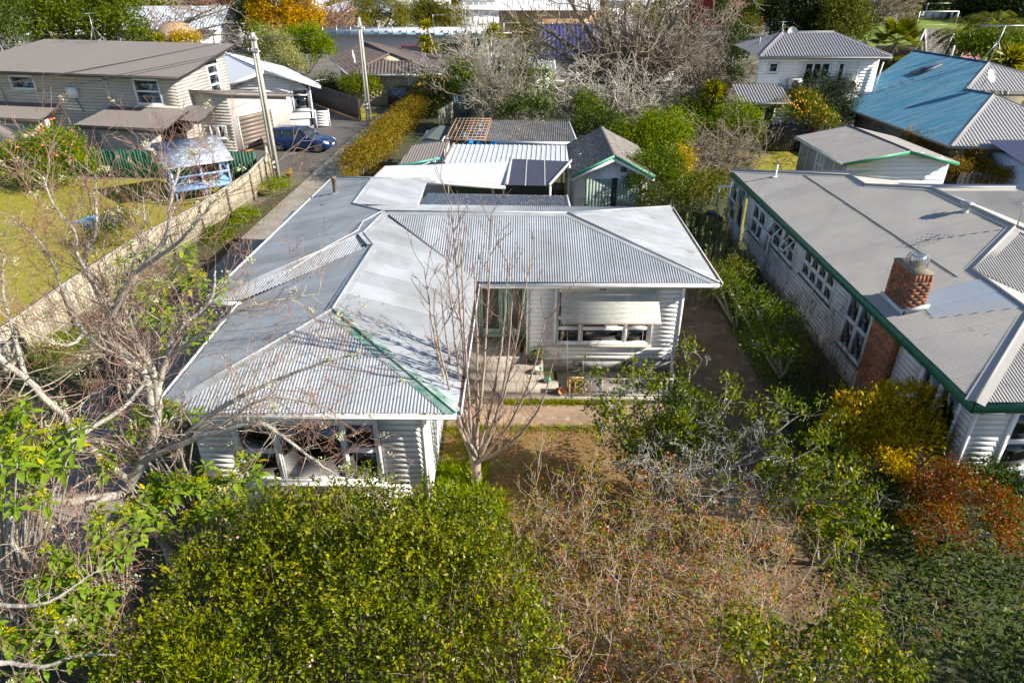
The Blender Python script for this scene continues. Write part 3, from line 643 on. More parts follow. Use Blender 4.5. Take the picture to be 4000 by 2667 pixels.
# wrought iron railing along the terrace
rl = thing('iron_railing', 'white wrought iron railing with scrolls along the front terrace', 'railing', (3.3, 17.4, .07))
rw = mat('worn_white_iron', (.6, .58, .54), .5, var=.1, c2=(.35, .15, .07), c2amt=.3, c2scale=6)
mb = MB(); yr = 17.42
mb.bar((1.74, yr, .7), (4.9, yr, .7), .035); mb.bar((1.74, yr, .12), (4.9, yr, .12), .03); mb.bar((4.9, yr, .7), (5.15, 18.9, .72), .035); mb.bar((4.9, yr, .12), (5.15, 18.9, .14), .03); mb.build('rail', rw, rl)
for i in range(20):
    x = 1.76 + i * 3.14 / 19; mb = MB(); mb.bar((x, yr, .08 if i % 6 else .04), (x, yr, .7), .014 if i % 6 else .03); mb.build('baluster', rw, rl)
for i in range(7):
    f = (i + .5) / 7; x, y = 4.9 + .25 * f, yr + 1.48 * f; mb = MB(); mb.bar((x, y, .1), (x, y, .7), .014); mb.build('baluster', rw, rl)
for i in range(4):
    for sg in (1, -1):
        x0 = 2.2 + i * .75; mb = MB(); mb.tube([(x0 + sg * (.14 * (1 - t / 14)) * math.cos(t * .55) - sg * .0, yr, .41 + sg * .14 + .13 * (1 - t / 16) * math.sin(t * .55)) for t in range(13)], .012, 4); mb.build('scroll', rw, rl)
# pots and things by the door
def pot(name, label, c, r, h, m, plant=None, group=None, rot=None):
    t = thing(name, label, 'pot', c, 0, group); mb = MB(); M = rot
    mb.lathe(c, [(0, .0), (r * .72, 0), (r * .98, h * .9), (r * 1.06, h * .9), (r * 1.06, h), (r * .9, h), (r * .88, h * .8), (0, h * .78)], 18, M); mb.build('pot_body', m, t, True)
    if plant:
        cb = crown('plant', [((c[0], c[1], c[2] + h * .95), (r * .75, r * .75, h * .2))], 120, .09, plant, t, seed=3)
    return t
leafy = leafmat('pot_leaf', [(.05, .1, .02), (.12, .18, .03), (.2, .15, .05)])
pot('plant_pot', 'large dark grey plant pot with leaves on the steps beside the wall', (.78, 18.7, .48), .2, .38, mat('charcoal_plastic', (.06, .065, .07), .5), leafy)
pot('plant_pot', 'black plant pot against the doorway side wall', (.28, 19.2, .65), .14, .3, mat('black_plastic', (.02, .022, .03), .4), leafy)
pot('plant_pot', 'dark pot under the roof edge at the left end of the steps', (-1.62, 18.0, .2), .15, .3, mat('charcoal_plastic', (.06, .065, .07), .5), leafy)
pot('glazed_pot', 'pale mint glazed round pot on the second step', (.84, 18.32, .32), .12, .2, mat('mint_glaze', (.45, .62, .5), .3, var=.05))
b = MB(); b.lathe((1.14, 18.0, .2), [(0, 0), (.07, .02), (.1, .09), (.09, .15), (.05, .19), (0, .2)], 16); tag(b.build('glazed_ball', mat('green_glaze', (.03, .3, .18), .25), None, True), 'bright green glazed ball on the lowest step', 'ball')
pot('terracotta_pot', 'terracotta pot lying on its side by the railing end', (1.54, 17.66, .19), .12, .24, mat('terracotta', (.45, .2, .1), .8), rot=Matrix.Rotation(R(75), 3, 'X'))
cr = thing('wooden_crate', 'orange brown wooden crate standing on the terrace behind the railing', 'crate', (1.98, 17.78, .07)); cw = mat('crate_wood', (.5, .27, .09), .7, var=.2, scale=6)
for (bx) in ((1.72, 2.24, 17.58, 17.6, .1, .3), (1.72, 2.24, 17.98, 18.0, .1, .42), (1.72, 1.74, 17.6, 17.98, .1, .3), (2.22, 2.24, 17.6, 17.98, .1, .3), (1.72, 2.24, 17.58, 18.0, .07, .1), (1.97, 1.99, 17.6, 17.98, .1, .26)):
    mb = MB(); mb.bb(*bx); mb.build('board', cw, cr)
# ================================================================ RIGHT-HAND NEIGHBOUR
N_ = thing('neighbour_house', 'pale house on the right with cream iron roof, green fascia and brick chimney', 'house', (13, 20, 0))
z0 = 3.42
e0 = (9.86, 30.4, z0); e1 = (10.13, 12.3, z0); r1 = (13.2, 26.4, 4.35); r2 = (13.25, 25.1, 4.36); r3 = (14.67, 23.4, 4.77); h_ = (15.0, 19.35, 4.85); k_ = (12.9, 17.6, 4.22); ap = (12.9, 15.1, 4.2)
nL = roofplane(N_, [e0, r1, r2, r3, h_, k_, ap, e1], cream, sheet=.9)
vE = (15.7, 14.5, z0); cE = (15.7, 12.3, z0)
nF = roofplane(N_, [h_, k_, vE, (19.8, 14.5, z0)], cream, sheet=.9)
nG = roofplane(N_, [e1, cE, ap], cream, sheet=.9)
nK = roofplane(N_, [ap, k_, vE, cE], cream, joined=True)
wE = (17.6, 23.4, 4.77)
nR = roofplane(N_, [r3, h_, (19.8, 14.5, z0), (19.8, 18.3, z0)], cream, sheet=.9)
nW = roofplane(N_, [r3, wE, (22.5, 18.3, z0), (19.8, 18.3, z0)], cream, sheet=.9)
nV = roofplane(N_, [r1, r2, (16.2, 22.9, 3.7), (16.2, 28.6, 3.5)], cream, sheet=.9)
nB = roofplane(N_, [e0, r1, (16.2, 30.4, z0)], cream, joined=True)
nU = roofplane(N_, [r3, wE, (22.5, 28, 3.5), (16, 28, 3.5), r2], zinc, joined=True)
cc = mat('cream_flashing', (.4, .38, .35), .5, var=.06)
for a, b, X, Y_ in ((e0, r1, nL, nB), (r1, r2, nL, nV), (r2, r3, nL, nU), (r3, h_, nL, nR), (h_, k_, nL, nF), (k_, ap, nL, nK), (ap, e1, nL, nG), (h_, (19.8, 14.5, z0), nF, nR), (r3, wE, nW, nU), (ap, cE, nG, nK)):
    cap(N_, a, b, X, Y_, cc, w=.2, r=.035)
newz = mat('new_zinc', (.4, .45, .5), .35, .35, var=.05)
P4 = [(11.1, 17.02), (12.78, 17.02), (12.86, 15.32), (10.98, 15.72)]
roofplane(N_, [(x, y, nL.z(x, y)) for x, y in P4], newz, name='replacement_sheet', lift=.014, sheet=.9)
mb = MB(); mb.bar((11.95, 27.6, nL.z(11.95, 27.6) + .012), (12.42, 17.4, nL.z(12.42, 17.4) + .012), .03, .012); mb.build('sheet_lap', mat('lap_shadow_tin', (.1, .1, .1), .7), N_)  # dark bar painted as the shadow line of the sheet overlap
# green fascia, dark strip along the gutter gap
mb = MB(); d = Vector(e1) - Vector(e0); mb.pb(Vector(e0) - Vector((0, 0, .3)), d, Vector((.03, 0, 0)), Vector((0, 0, .26))); mb.build('fascia', greenp, N_)
mb = MB(); mb.pb(Vector(e1) - Vector((0, 0, .3)), Vector(cE) - Vector(e1), Vector((0, .03, 0)), Vector((0, 0, .26))); mb.build('fascia', greenp, N_)
mb = MB(); mb.pb(Vector(e0) + Vector((.05, 0, -.05)), d, Vector((.08, 0, 0)), Vector((0, 0, .03))); mb.build('gutter_gap_strip', mat('gutter_gap_dark', (.1, .08, .06), .8), N_)
mb = MB(); mb.pb(Vector(e0) + Vector((.06, 0, -.31)), d, Vector((.7, 0, 0)), Vector((0, 0, .02))); mb.pb(Vector(e1) + Vector((.06, .06, -.315)), Vector((5.4, 0, 0)), Vector((0, .6, 0)), Vector((0, 0, .02))); mb.build('soffit', greywhite, N_)
fl = Fr((10.6, 12.7, 0), (0, 1), (-1, 0)); gw = greywhite
yw = lambda y: y - 12.7
wins = [(27.25, 28.8, 1.2, 2.45), (25.3, 26.1, 1.65, 2.65), (23.9, 25.1, 1.65, 2.65), (20.4, 22.95, 1.78, 2.72), (17.75, 19.2, 1.0, 2.85), (13.25, 14.85, 1.15, 2.9)]
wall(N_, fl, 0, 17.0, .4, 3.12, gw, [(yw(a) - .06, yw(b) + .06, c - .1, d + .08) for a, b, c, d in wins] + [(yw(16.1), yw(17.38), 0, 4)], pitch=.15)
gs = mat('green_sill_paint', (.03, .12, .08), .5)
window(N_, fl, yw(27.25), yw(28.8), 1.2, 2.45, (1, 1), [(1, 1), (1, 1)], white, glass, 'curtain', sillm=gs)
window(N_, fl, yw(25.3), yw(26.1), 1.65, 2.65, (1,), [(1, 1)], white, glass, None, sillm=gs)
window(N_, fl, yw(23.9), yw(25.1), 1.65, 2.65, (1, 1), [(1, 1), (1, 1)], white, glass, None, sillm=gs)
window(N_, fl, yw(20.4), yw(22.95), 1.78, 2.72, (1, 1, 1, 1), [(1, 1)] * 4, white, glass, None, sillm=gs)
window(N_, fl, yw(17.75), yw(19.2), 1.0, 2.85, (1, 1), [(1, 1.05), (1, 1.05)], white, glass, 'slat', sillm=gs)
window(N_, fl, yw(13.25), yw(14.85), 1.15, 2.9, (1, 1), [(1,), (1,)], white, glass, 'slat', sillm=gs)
for (a, b) in ((25.35, 26.05), (23.95, 24.45)):     # top-hung sashes propped open
    mb = MB(); T0 = fl.p(yw(a), 2.6, .06); T1 = fl.p(yw(b), 2.6, .06); o = Vector((-.33, 0, -.42)); 
    mb.bar(T0, T1, .05); mb.bar(T0 + o, T1 + o, .05); mb.bar(T0, T0 + o, .05); mb.bar(T1, T1 + o, .05); s = mb.build('open_sash', white, N_)
    g_ = MB(); g_.pb(T0, T1 - T0, o, Vector((-.005, 0, .004))); g_.build('pane', glass, s)
ff = Fr((10.6, 12.7, 0), (1, 0)); wall(N_, ff, 0, 5.0, .4, 3.12, gw, [(.85, 3.2, 1.1, 2.95)], pitch=.15)
window(N_, ff, .95, 3.1, 1.2, 2.85, (1.2, .9), [(1, 1), (1, 1)], white, glassdk, 'slat', fw=.1)
mb = MB(); mb.bb(10.575, 10.65, 12.67, 12.74, .4, 3.11); mb.build('corner_board', gw, N_)
mb = MB(); mb.bb(10.65, 15.5, 12.75, 29, 0, .42); mb.build('foundation', fnd, N_)
for dx in (0, .16):
    mb = MB(); mb.lathe((10.45 + dx * .6, 12.55 - dx * .3, 2.98), [(0, .1), (.03, .1), (.07, 0), (0, -.01)], 12); mb.build('floodlight', metalg, N_, True)
# brick chimney, brick by brick on its visible faces
brickm = mat('weathered_brick', (.33, .105, .045), .85, var=.3, scale=9, c2=(.06, .035, .025), c2amt=.42, c2scale=2.2, rand=.35)
brickm2 = mat('clean_brick', (.4, .15, .07), .85, var=.2, scale=9, rand=.3)
mort = mat('brick_mortar', (.24, .2, .16), .95)
bme = {}
def bricks(par, o, u, n, W, z0, z1, m, bl=.23, bh=.076, joint=.012, soldier=False, proud=.008, zslope=None):
    o, u, n = Vector(o), Vector(u), Vector(n); z = z0; row = 0; key = (m.name, bl, bh)
    def put(cu, cz, l, h):
        kk = (m.name, round(l, 2), round(h, 3))
        if kk not in bme:
            mb = MB(); mb.box((0, 0, 0), (l, .03, h)); bme[kk] = mesh_np('brick', mb.v, [i for f in mb.f for i in f], [4] * 6, m)
        c = o + u * cu + n * (proud - .015 + rnd.uniform(-.003, .003)) + Vector((0, 0, cz)) - par.location
        place('brick', bme[kk], par, c, (0, 0, math.atan2(u.y, u.x) + rnd.uniform(-.01, .01)))
    while z < z1 - .03:
        if soldier and z > z1 - .24:
            k = int(W / (bh + joint)); 
            for i in range(k): put((i + .5) * W / k, z1 - .11, bh, .215)
            break
        x = -(bl + joint) / 2 if row % 2 else 0
        while x < W - .02:
            a, b = max(x, 0), min(x + bl, W)
            if b - a > .04: put((a + b) / 2, z + bh / 2, round(b - a, 2), bh)
            x += bl + joint
        z += bh + joint; row += 1
ch = N_
mb = MB(); mb.bb(10.5, 11.02, 16.3, 17.38, 3.2, 4.64); mb.build('chimney_core', mort, N_)
bricks(N_, (11.02, 16.3, 0), (-1, 0, 0), (0, -1, 0), .52, 3.55, 4.66, brickm, soldier=True)
bricks(N_, (10.5, 17.38, 0), (0, -1, 0), (-1, 0, 0), 1.08, 3.5, 4.66, brickm, soldier=True)
mb = MB(); mb.bb(10.49, 11.03, 16.29, 17.39, 4.64, 4.68); mb.build('chimney_cap', mat('mossy_cement', (.22, .19, .14), .9, c2=(.1, .09, .06), c2amt=.4, c2scale=5), N_)
mb = MB(); mb.prism([(10.44, 16.2, 3.52), (11.1, 16.2, 3.72), (11.1, 16.2, 3.84), (10.44, 16.2, 3.66)], (0, .07, 0)); mb.prism([(10.42, 16.2, 3.5), (10.42, 17.45, 3.5), (10.42, 17.45, 3.64), (10.42, 16.2, 3.64)], (.07, 0, 0)); mb.build('lead_flashing', mat('lead', (.45, .47, .48), .5, .3), N_)
mb = MB(); mb.lathe((10.77, 16.8, 4.68), [(.13, 0), (.13, .06), (.2, .1), (.2, .3), (.17, .34), (.1, .3), (0, .29)], 20); cw_ = mb.build('chimney_cowl', mat('shiny_steel', (.6, .61, .62), .25, .9), N_, True)
mb = MB(); r = random.Random(4)
for i in range(26):
    a = i / 26 * 6.283; mb.tube([(10.77 + .27 * math.cos(a), 16.8 + .27 * math.sin(a), 4.7), (10.77 + .28 * math.cos(a + .15), 16.8 + .28 * math.sin(a + .15), 4.92), (10.77 + .2 * math.cos(a + .3), 16.8 + .2 * math.sin(a + .3), 5.1)], .004, 3, False)
    mb.tube([(10.77 + .27 * math.cos(a), 16.8 + .27 * math.sin(a), 4.7), (10.77 + .28 * math.cos(a - .15), 16.8 + .28 * math.sin(a - .15), 4.92), (10.77 + .2 * math.cos(a - .3), 16.8 + .2 * math.sin(a - .3), 5.1)], .004, 3, False)
tag(mb.build('wire_mesh_guard', metalg, cw_), kind='stuff')
mb = MB(); mb.bb(10.4, 10.6, 16.12, 17.36, 0, 3.1); mb.build('brick_breast_core', mort, N_)
bricks(N_, (10.4, 17.36, 0), (0, -1, 0), (-1, 0, 0), 1.24, .9, 3.12, brickm2); bricks(N_, (10.6, 16.12, 0), (-1, 0, 0), (0, -1, 0), .2, .9, 3.12, brickm2)
# vents, aerial
def lat(name, c, prof, m, par=N_, n=14): mb = MB(); mb.lathe(c, prof, n); return mb.build(name, m, par, True)
zc = nL.z(14.55, 21.1); lat('roof_vent', (14.55, 21.1, zc - .02), [(.17, 0), (.1, .04), (.09, .06), (.09, .22), (.19, .26), (.2, .31), (.08, .36), (0, .36)], metalg)
xp, yp = 11.05, 28.3; zp = nL.z(xp, yp); lat('vent_pipe', (xp, yp, zp), [(.16, .0), (.05, .03), (.045, .05), (.045, .5), (0, .51)], white)
def aerial(par, base, h, boom, nel, el, ang, m=metalg, tripod=0):
    mb = MB(); b = Vector(base); t = b + Vector((0, 0, h)); u = Vector((math.cos(ang), math.sin(ang), 0)); v = Vector((-u.y, u.x, 0)); mb.tube([b, t], .02, 6)
    mb.tube([t - u * boom / 2, t + u * boom / 2], .012, 5)
    for i in range(nel):
        q = t + u * boom * (i / (nel - 1) - .5); mb.tube([q - v * el / 2, q + v * el / 2], .008, 4)
    for k in range(3 if tripod else 0):
        a = k * 2.094 + .4; mb.tube([b + Vector((math.cos(a), math.sin(a), 0)) * tripod + Vector((0, 0, -.02)), b + Vector((0, 0, h * .6))], .015, 5)
    return mb.build('aerial', m, par)
aerial(N_, (15.0, 19.3, 4.85), .75, .7, 6, .5, .6)
# meter box, pipes and glazed back porch
mb = MB(); mb.bb(10.42, 10.6, 26.6, 27.1, 1.2, 1.95); mb.build('meter_box', mat('meter_box_grey', (.6, .61, .63), .5), N_)
mb = MB(); mb.tube([(10.0, 29.9, 3.2), (10.45, 26.4, 3.0), (10.5, 26.2, 2.9)], .05, 8); mb.tube([(9.95, 30.2, 3.15), (9.95, 30.2, 2.75), (9.6, 31.0, 2.5), (9.6, 31.0, 1.55)], .055, 8); mb.tube([(10.5, 26.2, 2.9), (10.52, 26.3, .3)], .045, 8); mb.build('downpipe', aluw, N_)
pg = MB(); fr2 = Fr((10.45, 29.7, 0), (0, 1), (-1, 0))
for u_ in (0, 1.1, 2.3): fr2.box(pg, u_ - .03, u_ + .03, .3, 2.7, -.03, .03)
fr2.box(pg, 0, 2.3, .85, .92, -.03, .03); fr2.box(pg, 0, 2.3, 2.6, 2.7, -.03, .03); fr2.box(pg, 1.1, 2.3, 1.7, 1.76, -.03, .03)
pf = pg.build('glazed_porch_frame', aluw, N_)
for a, b, c, d_ in ((.03, 1.07, .92, 2.6), (1.13, 2.27, .92, 1.7), (1.13, 2.27, 1.76, 2.6)):
    q = MB(); fr2.box(q, a, b, c, d_, -.005, .005); q.build('pane', glass, pf)
q = MB(); fr2.box(q, 0, 2.3, 0, .85, -.06, 0); q.build('porch_base', gw, N_)
tk = thing('water_tank', 'black plastic rainwater tank beside the glazed porch, fed by a white pipe', 'water tank', (9.5, 31.1, 0)); mb = MB()
mb.lathe((9.45, 31.1, 0), [(.62, 0), (.64, .1), (.62, .2), (.64, .3), (.62, .4), (.64, .5), (.62, .6), (.64, .7), (.62, .85), (.55, 1.0), (.25, 1.15), (.2, 1.16)], 24); mb.build('tank_body', mat('black_tank', (.015, .017, .025), .35), tk, True)
mb = MB(); mb.lathe((9.45, 31.1, 1.15), [(.24, 0), (.24, .08), (.2, .11), (0, .12)], 16); mb.build('tank_lid', mat('black_tank', (.015, .017, .025), .35), tk)
# ---------------------------------------------------------------- garden shed with green bargeboards
S_ = thing('garden_garage', 'pale garage with grey roof and green bargeboards behind the cream roofed house', 'garage', (20, 38, 0))
a0, a1 = (16.75, 41.0, 2.45), (17.1, 35.15, 2.45); b0, b1 = (19.75, 41.0, 3.08), (20.4, 35.2, 3.08); c0, c1 = (22.6, 41, 2.45), (23.2, 35.3, 2.45)
flat = mat('grey_membrane_roof', (.33, .3, .275), .75, var=.06, scale=2, c2=(.27, .25, .23), c2amt=.3)
sA = roofplane(S_, [a0, b0, b1, a1], flat, prof='flat', pitch=.9, spp=1, sheet=1.2); sB = roofplane(S_, [b0, c0, c1, b1], flat, prof='flat', pitch=.9, spp=1, sheet=1.2)
cap(S_, b0, b1, sA, sB, mat('dark_ridge', (.16, .15, .16), .7), w=.12)
for p, q in ((a1, b1), (b1, c1)):
    mb = MB(); mb.pb(Vector(p) - Vector((0, .03, .17)), Vector(q) - Vector(p), Vector((0, .03, 0)), Vector((0, 0, .17))); mb.build('bargeboard', mat('bright_green_paint', (.05, .26, .15), .5), S_)
mb = MB(); mb.pb(Vector(a0) - Vector((0.06, 0, .12)), Vector(a1) - Vector(a0), Vector((.06, 0, 0)), Vector((0, 0, .1))); mb.build('gutter', white_g, S_)
fs = Fr((17.55, 35.65, 0), (1, 0)); clipf = lambda z: (max(0, (z - 2.42) / .19), 5.35 - max(0, (z - 2.42) / .225))
wall(S_, fs, 0, 5.35, 0, 3.0, mat('bluish_white_paint', (.74, .76, .8), .5, var=.04, rand=.04), pitch=.24, clip=clipf, coremat=white)
fs2 = Fr((17.5, 35.7, 0), (-.06, 1), (-1, 0)); pan = mat('grey_panel', (.35, .35, .34), .7, var=.1)
mb = MB(); fs2.box(mb, 0, 5.3, 0, 2.4, -.1, 0); mb.build('side_wall', pan, S_)
for i in range(6): mb = MB(); fs2.box(mb, i * 1.05, i * 1.05 + .06, 0, 2.4, .002, .03); mb.build('batten', white, S_)
window(S_, fs2, 2.3, 3.05, .9, 2.1, (1, 1), [(1, 1), (1, 1)], white, glass, None, fw=.05); 
# ================================================================ SHEDS BEHIND THE BUNGALOW
def posts(par, pts, h, m=woodpost, s=.1):
    for (x, y) in pts: mb = MB(); mb.bb(x - s / 2, x + s / 2, y - s / 2, y + s / 2, 0, h); mb.build('post', m, par)
c1 = thing('carport', 'low white corrugated carport roof just behind the bungalow', 'carport', (-3.4, 33, 0))
cp = [(-6.3, 33.6, 2.75), (-.2, 34.3, 2.75), (-.3, 30.7, 2.62), (-6.6, 31.9, 2.62)]
p = roofplane(c1, cp, whiteiron, pitch=.2, amp=.02, down=(1, .05, 0), sheet=.8)
posts(c1, [(-6.2, 32), (-3.2, 31.6), (-.4, 31), (-6.1, 33.3), (-.4, 34)], 2.6)
mb = MB(); mb.bar((-6.62, 31.84, 2.56), (-.3, 30.64, 2.56), .06, .14); mb.build('fascia', white_g, c1); mb = MB(); mb.bar((-6.6, 31.84, 2.58), (-6.28, 33.6, 2.7), .05, .12); mb.build('edge_board', mat('rusty_edge', (.3, .15, .08), .8), c1)
c2 = thing('dark_lean_to', 'dark clear roof panel with white edge beside the carport', 'lean-to', (1.2, 33, 0))
dk = mat('dark_tinted_sheet', (.05, .042, .06), .3, var=.15, scale=2)
dp = [(-.05, 35.1, 2.7), (3.0, 34.5, 2.72), (1.7, 30.5, 2.68), (-.27, 30.7, 2.66)]
p = roofplane(c2, dp, dk, prof='flat', pitch=.5, spp=1, joined=True, name='tinted_sheet')
mb = MB(); mb.bar((-.05, 35.1, 2.74), (-.27, 30.7, 2.7), .16, .06); mb.bar((3.0, 34.5, 2.76), (1.7, 30.5, 2.72), .07, .14); mb.build('edge_flashing', whiteiron, c2)
for k, x in enumerate((.75, 1.65)):
    for i in range(26): 
        f = i / 25; mb = MB() if i == 0 else mb; q = Vector((x - .15 * f, 34.8 - 4.2 * f, 0)); q.z = p.z(q.x, q.y); mb.box(q + Vector((0, 0, .012)), (.05, .07, .02))
    mb.build('screw_row', mat('white_washers', (.7, .68, .62), .5), c2)
posts(c2, [(2.9, 34.3), (1.75, 30.7)], 2.6, white)
c3 = thing('ribbed_carport', 'silver ribbed carport roof across the middle of the sheds', 'carport', (-.2, 37, 0))
p = roofplane(c3, [(-3.25, 38.4, 2.62), (3.0, 38.1, 2.62), (2.95, 34.75, 2.42), (-3.5, 35.2, 2.42)], whiteiron, pitch=.26, amp=.035, prof='rib', spp=12, sheet=.78)
mb = MB(); mb.bar((-3.25, 38.45, 2.68), (-3.5, 35.15, 2.5), .18, .05); mb.build('barge_flashing', mat('mossy_flashing', (.4, .42, .36), .6, c2=(.3, .16, .08), c2amt=.4, c2scale=3), c3)
posts(c3, [(-3.3, 38.2), (-3.4, 35.5), (2.8, 38), (2.8, 35), (0, 38.2)], 2.4)
c4 = thing('pergola', 'bare timber pergola frame at the back of the sheds', 'pergola', (-2.6, 41, 0)); rust = mat('rusty_timber', (.3, .17, .09), .85, var=.3, scale=5, rand=.25)
Z1 = 2.75; 
for a, b in (((-3.55, 44.0), (-3.85, 39.3)), ((-1.3, 43.9), (-1.55, 39.3)), ((-2.4, 43.95), (-2.7, 39.3))): mb = MB(); mb.bar((*a, Z1), (*b, Z1 - .2), .09, .16); mb.build('beam', rust, c4)
for i in range(9):
    f = i / 8; mb = MB(); mb.bar((-3.55 - .3 * f, 44 - 4.7 * f, Z1 + .1 - .2 * f), (-1.3 - .25 * f, 43.9 - 4.6 * f, Z1 + .1 - .2 * f), .07, .07); mb.build('batten', rust, c4)
for i in range(10):
    f = i / 9; mb = MB(); mb.bar((-3.45 + 2.1 * f, 44, Z1 + .14), (-3.75 + 2.15 * f, 39.3, Z1 - .06), .012, .02); mb.build('string', mat('pale_cord', (.6, .55, .45), .8), c4)
posts(c4, [(-3.5, 43.8), (-3.8, 39.5), (-1.4, 39.5), (-1.4, 43.7)], 2.6, rust)
c5 = thing('leafy_roof_shed', 'grey corrugated clear roof scattered with fallen leaves behind the silver carport', 'shed', (1, 41.5, 0))
lp = mat('grubby_clear_sheet', (.13, .12, .115), .35, var=.25, scale=1.2, c2=(.07, .065, .06), c2amt=.4, c2scale=.8)
p5 = roofplane(c5, [(-1.28, 43.9, 2.78), (3.5, 43.5, 2.78), (3.65, 39.0, 2.58), (-1.5, 39.3, 2.58)], lp, pitch=.13, amp=.018, joined=True, name='clear_sheeting')
mb = MB(); mb.bar((-.9, 39.25, 2.52), (3.7, 38.95, 2.52), .14, .16); mb.bar((3.52, 43.5, 2.76), (3.68, 39.0, 2.56), .08, .08); mb.build('gutter', whiteiron, c5)
posts(c5, [(-1.3, 39.5), (1.2, 39.4), (3.5, 39.3), (3.4, 43.3)], 2.5); r = random.Random(8); mb = MB()
for i in range(330):
    x = min(r.uniform(-1.4, 3.5), r.uniform(-1.4, 3.9)); y = r.uniform(39.2, 43.6); z = p5.z(x, y) + .03; s = r.uniform(.03, .06); a = r.uniform(0, 3); X = Vector((math.cos(a), math.sin(a), 0)) * s; Y_ = Vector((-math.sin(a), math.cos(a), .2)) * s * .6; c = Vector((x, y, z)); mb.face([c - X, c - Y_, c + X, c + Y_])
tag(mb.build('fallen_leaves', leafmat('pale_leaf', [(.3, .25, .17), (.45, .4, .3), (.5, .45, .25)], .8, .1), c5), kind='stuff')
c6 = thing('weathered_shed', 'small shed with weathered grey sheet roof and teal edge next to the hedge', 'shed', (-4.8, 37, 0))
wr = mat('weathered_grey_roof', (.2, .18, .165), .85, var=.2, scale=4, stretch=(1, 6, 1), c2=(.27, .2, .12), c2amt=.25)
roofplane(c6, [(-3.55, 39.6, 2.55), (-3.8, 36.2, 2.5), (-5.9, 35.2, 2.35), (-5.6, 39.1, 2.4)], wr, pitch=.15, amp=.012, down=(0, -1, 0), sheet=.8)
mb = MB(); mb.bb(-5.75, -3.8, 36.2, 39, 0, 2.25); mb.build('shed_wall', white, c6); mb = MB(); mb.bar((-3.8, 36.1, 2.44), (-5.95, 35.1, 2.29), .05, .14); mb.build('edge_board', mat('teal_paint', (.08, .3, .27), .5), c6)
c7 = thing('felt_roof_shed', 'little shed with dark green felt roof at the hedge', 'shed', (-4.6, 42, 0)); ft = mat('green_felt', (.085, .1, .09), .9, var=.15)
roofplane(c7, [(-3.6, 43.4, 2.4), (-4.2, 40.2, 2.4), (-4.95, 40.2, 2.55), (-4.45, 43.5, 2.55)], ft, prof='flat', pitch=1, spp=1, joined=True, name='roof'); roofplane(c7, [(-4.95, 40.2, 2.55), (-4.45, 43.5, 2.55), (-5.0, 43.4, 2.35), (-5.6, 39.9, 2.35)], ft, prof='flat', pitch=1, spp=1, joined=True, name='roof')
mb = MB(); mb.bb(-5.3, -3.9, 40.4, 43.2, 0, 2.3); mb.build('shed_wall', white, c7)
# old garage with tiled gable roof
G_ = thing('old_garage', 'old garage with grey tiled gable roof and peeling pale green doors', 'garage', (5, 36, 0))
tl = mat('grey_shingle', (.17, .155, .145), .9, var=.3, scale=7, c2=(.26, .23, .19), c2amt=.4, c2scale=2, rand=.1)
A0, A1 = (2.9, 38.9, 2.42), (2.9, 33.0, 2.42); R0, R1 = (5.0, 39.0, 3.42), (4.95, 33.0, 3.42); B0_, B1_ = (7.1, 38.9, 2.42), (7.0, 33.0, 2.42)
def shingled(par, E0, E1, K0, K1, m, rows=16):
    """each course of shingles is a thin overlapping strip with cut edges"""
    for i in range(rows):
        f0, f1 = i / rows, (i + 1) / rows; a = Vector(E0).lerp(Vector(K0), f0); b = Vector(E1).lerp(Vector(K1), f0); c = Vector(E1).lerp(Vector(K1), f1 + .02); d = Vector(E0).lerp(Vector(K0), f1 + .02); n = (b - a).cross(d - a).normalized(); n = n if n.z > 0 else -n
        mb = MB(); k = 16
        for j in range(k):
            g0, g1 = j / k + .002, (j + 1) / k - .002; s = rnd.uniform(.012, .026); p0, p1, p2, p3 = a.lerp(b, g0), a.lerp(b, g1), d.lerp(c, g1), d.lerp(c, g0); mb.prism([p0 + n * s, p1 + n * s, p2 + n * .003, p3 + n * .003], -n * .01)
        mb.build('shingle_course', m, par)
shingled(G_, A0, A1, R0, R1, tl); shingled(G_, B0_, B1_, R0, R1, tl)
mb = MB(); 
for i in range(14):
    f = i / 14; a = Vector(R0).lerp(Vector(R1), f); mb.pb(a + Vector((-.13, 0, -.01 + .01 * (i % 2))), (Vector(R1) - Vector(R0)) / 14.3, Vector((.26, 0, 0)), Vector((0, 0, .05)))
mb.build('ridge_tiles', tl, G_)
for a, b in ((A1, R1), (R1, B1_)): mb = MB(); mb.pb(Vector(a) - Vector((0, .03, .14)), Vector(b) - Vector(a), Vector((0, .04, 0)), Vector((0, 0, .16))); mb.build('bargeboard', mat('bright_green_paint', (.05, .26, .15), .5), G_); mb = MB(); mb.pb(Vector(a) - Vector((0, 0, .3)), Vector(b) - Vector(a), Vector((0, .03, 0)), Vector((0, 0, .16))); mb.build('barge_trim', white, G_)
plaster = mat('white_plaster', (.68, .67, .68), .85, var=.08, c2=(.45, .4, .36), c2amt=.25, c2scale=2, bump=.3)
mb = MB(); mb.prism([(3.15, 33.4, 0), (6.8, 33.4, 0), (6.8, 33.4, 2.4), (4.97, 33.4, 3.3), (3.15, 33.4, 2.4)], (0, .12, 0)); mb.bb(3.15, 3.27, 33.52, 38.6, 0, 2.4); mb.bb(6.68, 6.8, 33.52, 38.6, 0, 2.4); mb.build('wall', plaster, G_)
peel = mat('peeling_green_paint', (.3, .4, .34), .7, var=.2, scale=8, stretch=(4, 4, .6), c2=(.1, .09, .07), c2amt=.35, c2scale=3)
for x0, x1 in ((3.65, 4.95), (5.25, 6.5)):
    dr = None
    for i in range(8):
        mb = MB(); w_ = (x1 - x0) / 8; mb.bb(x0 + i * w_ + .006, x0 + (i + 1) * w_ - .006, 33.33, 33.38, 0, 2.15)
        mb.build('door_board', peel, G_)
